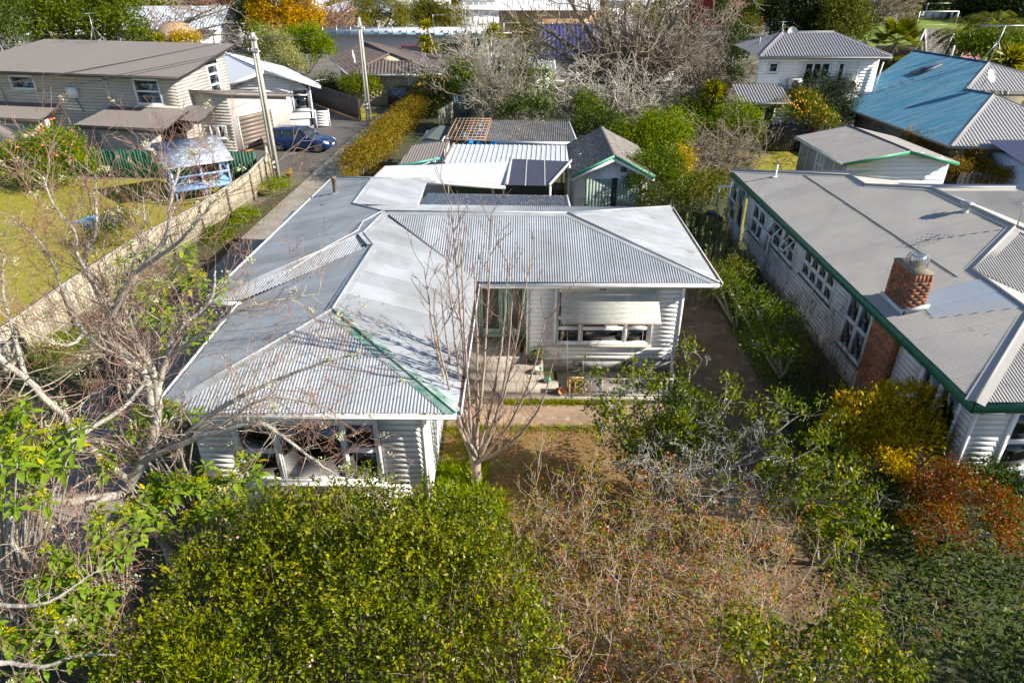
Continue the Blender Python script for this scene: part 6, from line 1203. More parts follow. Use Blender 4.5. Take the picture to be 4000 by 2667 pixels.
fence('shed_boards', 'white slatted screen beside the red green hedge', 'screen', [(24.6, 36.9), (28, 36.7)], 1.5, white, pal=.28, gap=.03, side=-1)
sh2 = thing('blue_trim_shed', 'small white shed with navy ribbed roof at the right edge', 'shed', (28.5, 34.5, 0)); block(sh2, 26.6, 31, 34.2, 38, 2.3, mat('pale_blue_wall', (.6, .64, .72), .6)); roofplane(sh2, [(26.2, 33.8, 2.4), (31.2, 33.8, 2.4), (31.2, 38.2, 2.9), (26.2, 38.2, 2.9)], mat('navy_iron', (.1, .11, .18), .5), .2, .02, 4, joined=True, name='roof'); wins(sh2, Fr((26.6, 34.2, 0), (1, 0)), [(1.2, 2.2, .6, 1.9)], fm=mat('blue_frame', (.04, .15, .4), .5))
# ================================================================ PLANTS
camm = leafmat('camellia_leaf', [(.018, .034, .003), (.06, .085, .003), (.13, .155, .003), (.22, .225, .005), (.32, .27, .01)], .3, .25, .6)
jasm = leafmat('jasmine_leaf', [(.04, .07, .006), (.1, .14, .008), (.19, .22, .012), (.26, .24, .02)], .4, .35, .4)
nigm = leafmat('woolly_leaf', [(.09, .16, .02), (.16, .25, .035), (.22, .31, .06), (.3, .33, .05)], .6, .35, .25)
yelm = leafmat('yellowing_leaf', [(.45, .36, .02), (.5, .42, .03)], .6, .35, .25)
darkm = leafmat('dark_glossy_leaf', [(.012, .025, .006), (.03, .05, .008), (.06, .09, .012), (.1, .13, .02)], .35, .2, .5)
midm = leafmat('mid_green_leaf', [(.025, .05, .007), (.06, .1, .01), (.12, .16, .012), (.2, .21, .02)], .45, .3, .4)
brim = leafmat('bright_green_leaf', [(.06, .11, .008), (.13, .19, .01), (.22, .27, .016), (.3, .3, .03)], .5, .4, .3)
goldm = leafmat('golden_leaf', [(.14, .11, .006), (.34, .24, .01), (.5, .36, .016), (.58, .42, .03)], .4, .3, .4)
conm = leafmat('golden_conifer_leaf', [(.16, .09, .004), (.36, .21, .006), (.52, .33, .01), (.58, .4, .02)], .6, .3, .2)
redm = leafmat('nandina_leaf', [(.05, .09, .008), (.11, .13, .012), (.2, .17, .02), (.26, .06, .02), (.22, .018, .014), (.3, .16, .03)], .4, .3, .4)
olivem = leafmat('olive_leaf', [(.04, .05, .012), (.09, .1, .02), (.15, .15, .035), (.22, .2, .06)], .5, .25, .3)
willm = leafmat('willow_leaf', [(.06, .065, .008), (.12, .12, .014), (.19, .175, .02), (.25, .21, .03)], .5, .3, .3)
macm = leafmat('macrocarpa_leaf', [(.008, .016, .008), (.018, .03, .01), (.04, .05, .014), (.07, .075, .02)], .6, .15, .2)
palmm = leafmat('palm_leaf', [(.03, .05, .006), (.08, .1, .01), (.17, .17, .015), (.28, .24, .03)], .4, .3, .5)
hedm = leafmat('hedge_leaf', [(.06, .08, .008), (.13, .13, .012), (.24, .14, .035), (.3, .18, .06), (.16, .17, .014), (.1, .14, .01)], .6, .25, .2)
autm = leafmat('autumn_leaf', [(.07, .1, .012), (.16, .18, .02), (.3, .26, .03), (.34, .16, .07), (.4, .05, .04), (.5, .34, .22), (.24, .24, .03)], .5, .35, .3)
citm = leafmat('citrus_leaf', [(.025, .05, .005), (.075, .11, .006), (.18, .2, .008), (.32, .29, .015)], .3, .3, .6)
flmat = leafmat('yellow_bud', [(.3, .3, .02), (.42, .4, .03)], .6, .2, .2)
orm = mat('orange_fruit', (.6, .25, .01), .4, var=.1)
def P(x, y, z): return (x, y, z)
# ---- camellia hedge along the front
t = thing('camellia_hedge', 'dense yellow green camellia hedge filling the bottom of the picture', 'hedge', (-2.4, 7.5, 0)); g = random.Random(11)
BL = [((x + g.uniform(-.2, .2), y + g.uniform(-.2, .2), 1.55 + z), (.95 + g.uniform(-.1, .2), .95, 1.5 + g.uniform(-.15, .25))) for x, y, z in [(-5.2, 5.6, .1), (-4.0, 5.4, 0), (-2.8, 5.3, .1), (-1.6, 5.3, -.1), (-.5, 5.4, -.1), (-5.2, 6.8, .35), (-3.8, 6.8, .25), (-2.6, 6.8, .35), (-1.4, 6.7, .2), (-.35, 6.8, 0), (-5.0, 8.0, .4), (-4.2, 8.3, .5), (-3.3, 8.1, .5), (-2.2, 8.2, .6), (-1.2, 8.2, .4), (-.4, 8.2, .15), (-2.8, 9.4, .55), (-1.8, 9.5, .25), (-.8, 9.4, .1), (-3.7, 9.2, .45), (-4.6, 9.0, .35), (-2.9, 10.0, -.1)]]
seg = []
for b in BL:
    for k in range(10): grow(seg, (b[0][0] + g.gauss(0, .35), b[0][1] + g.gauss(0, .35), .6), (g.gauss(0, .3), g.gauss(0, .3), 1), 2.1, .018, 1, g, .2, (2, 3), .5, .2, .4, .3)
tubes_np('branches', seg, barkb, t, 3); crown('crown', BL, 74000, .082, camm, t, asp=.5, clump=9, shell=.28, spread=1.25, upb=.85, rand=.7, gaps=.42, seed=21)
# upright leafy shoots along the top
sh = []; P_, n_ = blob_points(BL, 1500, .05, up=.25, seed=5); r = np.random.default_rng(2); k = 14; B = np.repeat(P_, k, 0); hgt = np.tile(np.linspace(0, 1, k), len(P_)); L_ = np.repeat(r.uniform(.12, .42, len(P_)), k); tl_ = np.repeat(r.normal(size=(len(P_), 3)) * .25 + [0, 0, 1], k, 0); B = B + tl_ * (hgt * L_)[:, None]
an = np.tile(np.arange(k) * 2.4, len(P_)); D = np.stack([np.cos(an), np.sin(an), np.full(len(an), .75)], 1) + r.normal(size=(len(an), 3)) * .2; v_, l_, s_ = leaf_mesh(B, D, np.stack([-np.cos(an), -np.sin(an), np.full(len(an), .9)], 1), .085 * r.uniform(.6, 1.2, len(an)), .5); link_np('leafy_shoots', v_, l_, s_, camm, t, 'stuff')
for i in range(12):
    b = g.choice(BL); q = Vector(b[0]) + Vector((g.uniform(-.6, .6), g.uniform(-.9, -.2), b[1][2] * g.uniform(.6, .95))); crown('flower', [(tuple(q), (.05, .05, .05))], 9, .045, leafmat('pink_petal', [(.55, .2, .28), (.7, .4, .45), (.75, .6, .55)], .6, .3), t, asp=.8, seed=i)
t = thing('jasmine_vine', 'brighter green jasmine vine sprawling over the left half of the camellia hedge', 'vine', (-4.6, 6.5, 0)); crown('crown', [((-4.3, 5.9, 2.7), (.75, .6, .6)), ((-4.9, 6.6, 2.6), (.5, .6, .6)), ((-3.9, 5.3, 2.4), (.6, .5, .6))], 5200, .1, jasm, t, asp=.26, clump=10, shell=.3, upb=.3, rand=.9, seed=31, up=.0)
for i in range(7): q = (-4.4 + g.uniform(-.8, .9), 5.7 + g.uniform(-.6, .6), 3.1 + g.uniform(-.3, .2)); crown('flower', [(q, (.05, .05, .05))], 9, .04, leafmat('jasmine_flower', [(.4, .1, .16), (.6, .3, .35), (.75, .7, .7)], .6, .3), t, asp=.5, seed=i)
# ---- large leaved shrubs under the bare tree: leaves are single pieces
mb_ = leaf_mesh(np.zeros((1, 3)), np.array([[1.0, 0, 0]]), np.array([[0, 0, 1.0]]), np.array([1.0]), .42, .16, True); bigleaf = mesh_np('leaf', *mb_, nigm); bigleaf_y = mesh_np('leaf', *mb_, yelm)
def rosette_shrub(label, base, heads, Ls, seed, nlv=11, inst=300, group='large leaved shrubs under the bare tree', flowers=True):
    t = thing('large_leaf_shrub', label, 'shrub', base, 0, group); g = random.Random(seed); seg = []; items = []
    for h in heads:
        limb(seg, [Vector(base) + Vector((g.uniform(-.3, .3), g.uniform(-.2, .2), 0)), Vector(base).lerp(Vector(h), .55) + Vector((g.uniform(-.2, .2), g.uniform(-.2, .2), .2)), h], .03, .012, g, .02, 4)
        for k in range(nlv):
            a = k * 2.4 + g.uniform(-.3, .3); tier = k / nlv; pitch = .75 - 1.2 * tier + g.uniform(-.2, .2); d = Vector((math.cos(a) * math.cos(pitch), math.sin(a) * math.cos(pitch), math.sin(pitch)))
            items.append((Vector(h) - Vector((0, 0, .12 * tier)) + d * .02, d, Ls * (.55 + .6 * tier) * g.uniform(.8, 1.15), g.random()))
    tubes_np('stems', seg, barkb, t, 5); items.sort(key=lambda i: (i[0] - Vector((0, 0, 12))).length); first, rest = items[:inst], items[inst:]
    for p, d, L, q in first:
        x = d; y = Vector((0, 0, 1)).cross(x).normalized(); y.rotate(Matrix.Rotation(g.uniform(-.4, .4), 3, x)); z = x.cross(y); M = Matrix((x, y, z)).transposed(); o = place('leaf', bigleaf_y if q < .07 else bigleaf, t, p - t.location, M.to_euler(), (L, L, L))
    if rest:
        Pn = np.array([tuple(i[0]) for i in rest]); Dn = np.array([tuple(i[1]) for i in rest]); v_, l_, s_ = leaf_mesh(Pn, Dn, np.tile([0, 0, 1.0], (len(Pn), 1)) + np.random.default_rng(seed).normal(size=(len(Pn), 3)) * .3, np.array([i[2] for i in rest]), .42, .16, True); link_np('leaves', v_, l_, s_, nigm, t, 'stuff')
    if flowers:
        for h in heads[::3]: crown('flower_cluster', [((h[0], h[1], h[2] + .1), (.09, .09, .04))], 60, .03, flmat, t, asp=.9, shell=.6, seed=int(h[0] * 100) % 97)
    return t
g = random.Random(5)
def heads(pxs, Y0, jit, k): return [tuple(Vector(q) + Vector((g.gauss(0, jit), g.gauss(0, jit * .8), g.gauss(0, jit * .6)))) for q in pxs for _ in range(k)]
rosette_shrub('woolly leaved shrub with yellow buds at the left edge below the bare tree', (-9.6, 8.6, 0), heads([(-8.43,9.3,5.15), (-8.31,9,4.74), (-8,9,4.52), (-8.21,8.6,4.31), (-7.89,9.2,4.8), (-7.73,6.9,3), (-7.49,6.6,2.8)], 0, .26, 8), .26, 1)
rosette_shrub('woolly leaved shrub in front of the left end of the bungalow wall', (-6.9, 11.0, 0), heads([(-7.33,11,3.9), (-6.79,11.4,3.86), (-7.86,10.4,3.48), (-7.02,10.6,2.79), (-6.68,10.6,2.52), (-6.36,10.9,2.6), (-5.93,11,2.3), (-7.19,10,2.66), (-6.96,10,2.39), (-5.95,10.4,2.15), (-5.68,11,2.72)], 0, .26, 7), .25, 2)
rosette_shrub('woolly leaved shrub at the left side of the camellia hedge', (-7.3, 8.3, 0), heads([(-6.74,8.2,3.43), (-7.08,7.8,3.27), (-7.08,7.4,3.08), (-6.68,7.5,2.96), (-7.43,7.8,3.22), (-6.78,7.2,2.79), (-7.14,7,2.93), (-6.85,8.6,3.74), (-6.59,6.8,2.71)], 0, .25, 8), .25, 3)
rosette_shrub('leafy woolly shrub between the paling fence and the driveway', (-12.2, 17.2, 0), heads([(-10.47,17.5,4.61), (-9.87,17.8,4.71), (-9.05,17.5,4.61), (-9.98,16.8,4.16), (-9.16,16.8,4.08), (-8.36,17,4.29), (-7.82,16.6,4.17), (-10.64,17,4.37), (-8.42,15.8,3.74), (-9.28,16,3.86), (-9.37,15.2,3.61), (-7.87,15,3.58)], 0, .35, 5), .27, 4)
# ---- the big bare lichen covered tree
t = thing('bare_lichen_tree', 'large leafless tree with pale lichen covered branches at the left', 'tree', (-7.5, 10.4, 0)); g = random.Random(42); thick = []; tw = []; nodes = []
LIMBS = [([(-7.4, 10.4, .0), (-7.37,10.5,0.84), (-7.65,10.5,1.84), (-7.8,10.5,2.4), (-7.3,10.5,3.26)], .16, .14), ([(-7.3,10.5,3.26), (-6.94,10.6,3.85), (-6.79,10.9,4.67), (-7.04,11.2,5.32), (-7.57,11.6,5.71), (-7.96,12,6.34), (-8.32,12.2,6.58), (-8.14,12.3,7.07), (-7.89,12.3,7.42), (-7.8,12.6,8.34)], .13, .035),
 ([(-6.91,10.7,4.12), (-7.02,11,5.04), (-7.88,11.5,5.57), (-7.37,11.5,6.28), (-6.84,11.6,6.9), (-6.27,11.7,7.5), (-6.11,11.8,8.07), (-5.89,12,8.64)], .12, .035), ([(-6.84,11.6,6.9), (-5.91,11.2,7.51), (-5.37,11,7.96), (-4.88,11,8.45)], .06, .02),
 ([(-7.3,10.5,3.26), (-6.5,10.4,3.73), (-5.72,10.4,4.41), (-4.95,10.3,4.93), (-4.31,10.3,5.27), (-3.37,10.2,5.71), (-2.58,10.2,5.92)], .1, .02), ([(-7.02,10.4,3.45), (-5.69,10.1,4.21), (-4.6,9.9,4.62), (-4.14,9.8,4.44), (-3.66,9.8,3.91), (-3.29,9.8,3.52)], .09, .018), ([(-5.69,10.1,4.21), (-4.55,10,5.03), (-3.86,10,5.08), (-3.14,9.9,4.88)], .05, .015),
 ([(-10.8, 9.0, 3.1), (-9.4,9.4,3.19), (-8.79,9.5,3.1), (-8.01,9.8,2.91), (-7.84,10.4,2.5)], .17, .13), ([(-9.45,10.5,6.41), (-9.03,10.3,5.76), (-8.63,10.2,5.37), (-8.32,10.1,4.97), (-8.21,10.2,4.49), (-8.21,10.3,4.06), (-7.7,10.4,2.96)], .07, .1), ([(-8.63,10.2,5.37), (-8.88,10.6,5.94), (-9.06,11,6.76), (-9.02,11.3,7.28)], .06, .025),
 ([(-6.79,10.9,4.67), (-6.57,11.1,5.27), (-6.39,11.4,5.71), (-5.73,11.6,6.21), (-5.63,11.9,6.71)], .08, .03), ([(-6.57,11.1,5.27), (-5.88,10.9,5.77), (-5.02,10.8,6.36), (-4.29,10.8,6.61), (-3.44,10.9,6.71)], .06, .015), ([(-7.02,11,5.04), (-7.38,11,5.33), (-8.03,11.2,5.77), (-8.37,11.5,6.42), (-8.63,11.8,7.17), (-9.11,12,7.74)], .07, .02), ([(-8.03,11.2,5.77), (-8.15,10.8,5.72), (-8.62,10.6,6.15), (-9.05,10.6,6.71)], .05, .02), ([(-8.48,8.9,4.44), (-7.9,9.2,4.52), (-7.58,9.7,4.58), (-7.09,10.2,4.77), (-6.84,10.6,5.01)], .07, .05),
 ([(-7.57,11.6,5.71), (-7.76,11.6,6.21), (-8.13,11.9,6.97), (-8.11,12,7.49), (-8.47,12.2,7.92), (-8.62,12.4,8.39)], .055, .015), ([(-7.68,6.3,2.99), (-7.35,6.4,2.84), (-6.95,6.4,2.78), (-6.48,6.5,2.88), (-5.91,6.5,2.9)], .06, .02), ([(-7.98,7.2,3.15), (-7.48,7.2,3.12), (-7.11,7.3,3.21), (-6.76,7.5,3.38), (-6.59,7.6,3.44)], .05, .015), ([(-8.7,8.8,3.55), (-8.42,8.3,3.33), (-7.92,8,3.11), (-7.63,7.9,3.16)], .07, .03), ([(-7.19,10.6,4.78), (-7.37,11.6,5.54), (-7.58,12,6.18), (-7.17,12.6,7.27), (-7.15,12.9,7.89)], .06, .012)]
for pts, r0, r1 in LIMBS:
    o = limb(thick, pts, r0 * .72, r1 * .66, g, .012, 5); nodes += [(q, rr, (o[min(i + 1, len(o) - 1)][0] - o[max(i - 1, 0)][0]).normalized(), o is not None and i > len(o) * .25) for i, (q, rr) in enumerate(o)]
for q, rr, d, far in nodes:
    if q.z < 2.8 and q.y > 8: continue
    for k in range(2 if far else 1):
        if g.random() < .75:
            x = d.orthogonal().normalized(); x.rotate(Matrix.Rotation(g.uniform(0, 6.28), 3, d)); lift = .55 if q.y > 10.5 else .1
            grow(tw, q, d * .45 + x + Vector((0, 0, lift)), g.uniform(.5, 1.45), max(rr * .28, .0075), 2, g, .34, (2, 4), .75, .18 if q.y > 10.5 else .03, .55, .13, rmin=.0034)
tubes_np('trunk', thick, barkl, t, 9); tubes_np('branches', [s for s in tw if s[2] > .0062], barkt, t, 4); tubes_np('twigs', [s for s in tw if s[2] <= .0062], mat('red_tip_twig', (.26, .12, .085), .75, var=.3, scale=4, c2=(.42, .33, .24), c2amt=.35, c2scale=2), t, 3)
LP = [Vector(s[0]) for s in g.sample(tw, 240)] + [q for q, _, _, _ in g.sample(nodes, 60)]
crown('lichen', [(tuple(q), (.045, .045, .045)) for q in LP], 7000, .035, lichenm, t, asp=.8, clump=8, shell=.8, spread=.9, seed=3, kind='stuff')
# ---- slim many stemmed bare tree beside the path
t = thing('multi_stem_tree', 'slim leafless tree with many upright stems in front of the porch', 'tree', (-.93, 13.5, 0)); g = random.Random(9); thick = []; tw = []; b0 = Vector((-.93, 13.5, 0))
limb(thick, [b0, b0 + Vector((.0, 0, .5)), b0 + Vector((.02, .02, 1.1))], .15, .12, g, .01, 3)
for tip, yv in (((-1.23,13.3,7.58), 0), ((-0.42,13.6,7.28), 0), ((-1.34,13,6.56), 0), ((-1.83,13.2,6.19), 0), ((-1.64,12.6,5.53), 0), ((0.34,13.9,5.76), 0), ((0.72,13,5.08), 0), ((-0.09,14.1,5.92), 0), ((-0.86,14.2,5.94), 0), ((0.88,12.5,4.29), 0), ((-1.61,14,5.53), 0), ((0,12.4,5.81), 0), ((-1.04,13.1,7.08), 0)):
    T_ip = Vector(tip); s0 = b0 + Vector((g.uniform(-.08, .08), g.uniform(-.08, .08), g.uniform(.3, 1.1))); out = Vector((T_ip.x - b0.x, T_ip.y - b0.y, 0)); m1 = s0 + out * .5 + Vector((0, 0, (T_ip.z - s0.z) * .3)); m2 = s0 + out * .85 + Vector((0, 0, (T_ip.z - s0.z) * .65))
    o = limb(thick, [s0, m1, m2, T_ip], .048, .011, g, .012, 6)
    for i, (q, rr) in enumerate(o):
        if i < 4: continue
        for k in range(2):
            if g.random() < .55:
                d = Vector((0, 0, 1)); a = g.uniform(0, 6.28); grow(tw, q, Vector((math.cos(a), math.sin(a), 1.25)), g.uniform(.3, .95), max(rr * .45, .009), 1, g, .16, (1, 3), .6, .35, .45, .12, rmin=.006, rshrink=.8)
tubes_np('trunk', thick, mat('brown_grey_smooth_bark', (.33, .25, .2), .75, var=.25, scale=10, c2=(.42, .35, .28), c2amt=.4, bump=.3), t, 8); tubes_np('branches', tw, mat('red_brown_twig', (.22, .13, .1), .75, var=.3, scale=9), t, 4)
# ---- lichen covered citrus-like tree right of the path
t = thing('lichen_fruit_tree', 'sparse grey lichened tree with glossy leaf tufts beside the path', 'tree', (3.7, 12.4, 0)); g = random.Random(13); thick = []; tw = []; tips = []; b0 = Vector((3.7, 12.2, 0))
TG = [(2.06,14,2.92), (2.8,14,3), (3.58,14,2.77), (4.34,14,3.14), (4.38,13.4,2.73), (5.24,13.4,2.73), (6.11,13,2.86), (6.66,12.8,2.72), (6.95,12.2,2.23), (2.14,13.2,2.2), (2.88,12.8,2.13), (3.62,13,2.35), (3.24,12,1.88), (4.44,12.4,2.29), (5.24,12.4,2.44), (5.74,12,2.17), (6.56,11.4,2.1), (4.68,11.2,1.98), (7.01,10.8,1.92), (7.45,10.6,1.53), (5.75,11,1.8), (4.24,13.2,2.58), (2.6,13.6,2.52), (3.19,13.4,2.43)]
for q in TG:
    q = Vector(q); m = b0.lerp(q, .5) + Vector((g.uniform(-.2, .2), g.uniform(-.2, .2), .25)); o = limb(thick, [b0 + Vector((0, 0, .3)), b0.lerp(q, .25) + Vector((0, 0, .25)), m, q], .055, .014, g, .03, 5)
    for i, (p, rr) in enumerate(o):
        if i > 5:
            for k in range(2):
                if g.random() < .8: grow(tw, p, (g.gauss(0, 1), g.gauss(0, 1), g.gauss(.5, .7)), g.uniform(.3, .75), max(rr * .5, .009), 2, g, .4, (1, 3), .9, .1, .6, .1, tips, .005)
limb(thick, [b0, b0 + Vector((0, 0, .5))], .12, .1, g, .01, 2)
tubes_np('trunk', thick, mat('pale_lichen_bark', (.26, .24, .21), .9, var=.3, scale=12, c2=(.4, .39, .34), c2amt=.5, c2scale=4, bump=.5), t, 7); tubes_np('branches', tw, mat('pale_lichen_bark', (.36, .34, .31), .9), t, 4)
tp = [tuple(p) for p, d in tips]; g.shuffle(tp); up_ = [q for q in tp if q[1] > 12.6 or q[0] > 5.6]; crown('crown', [(q, (.12, .12, .1)) for q in up_[:700]] + [(tuple(Vector(q) + Vector((0, 0, .1))), (.22, .22, .2)) for q in TG[:10] + TG[16:20]], 13000, .105, citm, t, asp=.48, clump=6, shell=.9, spread=.8, upb=.5, seed=8)
crown('lichen', [(tuple(Vector(s[0])), (.03, .03, .03)) for s in g.sample(tw, min(len(tw), 260))], 3200, .03, leafmat('grey_lichen', [(.42, .42, .38), (.55, .55, .5)], .9, .1, .1), t, asp=.8, clump=8, shell=.8, seed=4, kind='stuff')
# ---- twiggy shrub with red and yellow remnants
t = thing('twiggy_shrub', 'big tangled brown shrub of bare twigs with a few red and yellow leaves', 'shrub', (3, 9, 0)); g = random.Random(17); tw = []; tips = []
for i in range(300):
    x, y = g.uniform(.3, 5.6), g.uniform(5.2, 11.8)
    if x > 4.6 and y < 9.2 and g.random() < .6: continue
    if x < .9 + (11.8 - y) * .05 and y < 7: continue
    hgt = g.uniform(1.0, 2.3) * (1 - .25 * max(0, (y - 10) / 2)); grow(tw, (x, y, g.uniform(0, .3)), (g.gauss(0, .4), g.gauss(0, .4), 1), hgt, .017, 3, g, .42, (2, 3), .85, .04, .55, .14, tips, .0042)
tubes_np('branches', tw, mat('tan_brown_twig', (.34, .25, .16), .8, var=.35, scale=6, c2=(.55, .47, .38), c2amt=.4, c2scale=4), t, 3)
tp = [tuple(p) for p, d in tips]; g.shuffle(tp); crown('crown', [(q, (.1, .1, .1)) for q in tp[:2600]], 15000, .06, autm, t, asp=.6, clump=3, shell=.9, spread=.8, upb=0, seed=6)
crown('green_leaves', [(q, (.12, .12, .1)) for q in tp[2600:4200]], 9000, .06, leafmat('olive_shrub_leaf', [(.07, .1, .006), (.15, .18, .01), (.26, .25, .02), (.34, .28, .03)], .5, .35, .3), t, asp=.55, clump=4, shell=.9, spread=.8, upb=.1, seed=66)
# ---- right side planting
shrub('golden_shrub', 'golden yellow shrub in front of the neighbour house wall', 'shrub', (9.2, 14.0, 0), [((8.64,14.2,1.94), (.75, .7, .7)), ((9.76,14,2.01), (.75, .7, .75)), ((9.06,13.6,1.51), (.8, .7, .8)), ((8.29,13.6,1.51), (.6, .6, .6)), ((9.88,13.4,1.43), (.6, .6, .7)), ((8.97,13,1.03), (.6, .6, .6))], 19000, .12, goldm, 41, clump=9, asp=.36, shell=.3, spread=.8, upb=.6, rand=.8, gaps=.7)
shrub('dark_shrub', 'dark green glossy shrub around the foot of the golden shrub', 'shrub', (9.6, 12.6, 0), [((10.36,13.4,1.51), (.5, .6, .8)), ((8.73,12,0.63), (.8, .6, .6)), ((7.89,12.4,1.07), (.6, .6, .6)), ((7.77,13,1.35), (.5, .5, .7))], 2600, .11, darkm, 42, clump=6, gaps=.5)
shrub('nandina_shrub', 'red and green nandina shrub at the right edge', 'shrub', (10.2, 11.6, 0), [((9.48,11.8,1.22), (.6, .55, .5)), ((10.18,11.6,1.4), (.65, .6, .55)), ((10.73,11.2,1.24), (.6, .6, .5)), ((9.44,11,1.06), (.7, .6, .5)), ((10.37,10.8,0.95), (.6, .5, .45)), ((8.83,11,0.82), (.5, .5, .45)), ((10.06,12.2,1.55), (.3, .3, .3))], 11000, .07, redm, 43, clump=8, asp=.42, gaps=.6)
shrub('leafy_shrub', 'small dark leafy shrub between the red shrub and the neighbour window', 'shrub', (11.4, 11.9, 0), [((10.87,12,1.42), (.5, .4, .45)), ((11.38,11.8,1.29), (.4, .4, .4))], 1500, .11, darkm, 44, clump=6)
ferm = leafmat('fern_leaf', [(.02, .05, .008), (.05, .09, .012), (.09, .13, .02)], .55, .3, .3)
def fern(label, c, n, L, seed, m=ferm, name='fern', cat='fern', arch=1.0, wl=.16, grp='ferns by the neighbour wall'):
    t = thing(name, label, cat, c, 0, grp); g = random.Random(seed); V, Dd, Nn, Ls = [], [], [], []; seg = []
    for i in range(n):
        a = g.uniform(0, 6.28); e = g.uniform(.5, 1.2); p = Vector(c); d = Vector((math.cos(a) * math.cos(e), math.sin(a) * math.cos(e), math.sin(e))); LL = L * g.uniform(.7, 1.15); k = 14
        for j in range(k):
            q = p + d * LL / k; seg.append((tuple(p), tuple(q), .006, .005)); p = q; d = (d + Vector((0, 0, -.13 * arch))).normalized(); sd = d.cross(Vector((0, 0, 1))).normalized()
            for s in (-1, 1): V.append(tuple(p)); Dd.append(tuple(sd * s + d * .5)); Nn.append((0, 0, 1)); Ls.append(LL * wl * (1.15 - j / k))
    tubes_np('frond_stems', seg, mat('frond_stem', (.12, .14, .04), .7), t, 3); v_, l_, s_ = leaf_mesh(np.array(V), np.array(Dd), np.array(Nn, float), np.array(Ls), .3, .05); link_np('fronds', v_, l_, s_, m, t); return t
fern('large green fern beside the driveway under the neighbour windows', (8.5, 16.2, 0), 26, 1.3, 1); fern('second green fern nearer the golden shrub', (8.3, 14.9, 0), 22, 1.2, 2); fern('small fern tucked against the neighbour wall base', (9.4, 15.7, 0), 20, 1.1, 3)
shrub('leafy_shrub', 'fresh green shrub leaning over the side driveway', 'shrub', (8.7, 18.5, 0), [((7.58,19,2.34), (.7, .9, .5)), ((8.24,18.4,2.03), (.6, .9, .55)), ((7.11,20.2,2.38), (.6, .8, .45)), ((7.3,17.6,1.94), (.6, .6, .5)), ((8.05,17,1.69), (.6, .6, .5))], 5200, .1, midm, 46, clump=6, gaps=.35)
shrub('leafy_shrub', 'low green shrub mass at the bend of the side driveway', 'shrub', (8.2, 22, 0), [((7.08,21.6,2.21), (.6, .8, .4)), ((7.9,22,2.22), (.5, .7, .4)), ((6.71,22.2,2.13), (.4, .6, .35))], 2200, .1, olivem, 47, clump=6, gaps=.35)
g = random.Random(3); t = thing('dry_weeds', 'tall dead brown weeds standing against the neighbour wall', 'weeds', (9.6, 19, 0)); tw = []; tips = []
for i in range(60): grow(tw, (g.uniform(8.9, 10.2), g.uniform(15.8, 22.5), 0), (g.gauss(-.1, .15), g.gauss(0, .15), 1), g.uniform(1.2, 2.1), .011, 2, g, .12, (3, 5), .45, .25, .35, .2, tips, .004)
tubes_np('stems', tw, mat('dead_stem', (.13, .075, .055), .9, var=.3), t, 3); crown('seed_heads', [(tuple(p), (.05, .05, .08)) for p, d in tips[:700]], 3000, .035, leafmat('seed_head', [(.1, .06, .05), (.17, .11, .09), (.24, .17, .13)], .9, .1), t, asp=.5, clump=6, shell=.8, kind='stuff')
g = random.Random(8); t = thing('upright_shrub', 'clump of upright silvery green shoots beside the roof corner of the bungalow', 'shrub', (7.6, 26, 0)); seg = []; V, Dd, Nn, Ls = [], [], [], []
for i in range(170):
    x, y = g.uniform(6.6, 9.6), g.uniform(23.5, 30); h = g.uniform(1.2, 2.5); p = Vector((x, y, 0)); seg.append((tuple(p), (x + g.gauss(0, .1), y, h), .012, .006))
    for j in range(46): f = g.uniform(.25, 1); a = g.uniform(0, 6.28); V.append((x, y, h * f)); Dd.append((math.cos(a), math.sin(a), 1.0)); Nn.append((-math.cos(a), -math.sin(a), .8)); Ls.append(g.uniform(.07, .15))
tubes_np('stems', seg, barkb, t, 3); v_, l_, s_ = leaf_mesh(np.array(V), np.array(Dd), np.array(Nn), np.array(Ls), .4); link_np('crown', v_, l_, s_, leafmat('silver_green_leaf', [(.05, .08, .02), (.11, .14, .035), (.2, .22, .07), (.28, .28, .12)], .5, .3), t)
# ground plants in the shaded corner
scatter('ground_cover', 12000, lambda r: (lambda x, y: (x, y, .04 + (.25 + .3 * (math.sin(x * 2.1) * math.sin(y * 2.7 + 1) > .1)) * r.random() ** 2))(r.uniform(6.8, 13), r.uniform(5, 12.5)), .13, leafmat('shade_plant_leaf', [(.015, .035, .012), (.04, .07, .015), (.08, .12, .02), (.2, .17, .03)], .5, .3), .35, .6, 12, .35)
scatter('ground_cover', 9000, lambda r: (r.uniform(8, 10.4), r.uniform(13, 30), .04 + .3 * r.random() ** 2), .12, midm, .35, .6, 13, .35)
shrub('leafy_branch_shrub', 'glossy leaved shrub in the bottom right corner area', 'shrub', (4.9, 6.6, 0), [((4.25,6.9,2.32), (.5, .5, .4)), ((4.99,6.8,2.46), (.5, .45, .4)), ((5.43,7.2,2.67), (.35, .35, .35)), ((5.8,6.5,2.33), (.45, .4, .35)), ((3.63,7,2.56), (.4, .4, .3))], 3600, .105, citm, 48, clump=7, asp=.45, gaps=.5)
shrub('yellow_green_shrub', 'yellow green leafy branches hanging over the dark soil left of the red shrub', 'shrub', (6.9, 10.8, 0), [((6.67,11,1.36), (.45, .4, .3)), ((7.34,10.8,1.25), (.4, .4, .3)), ((6.95,10.6,0.93), (.35, .35, .25))], 1500, .12, brim, 49, clump=6, gaps=.5)
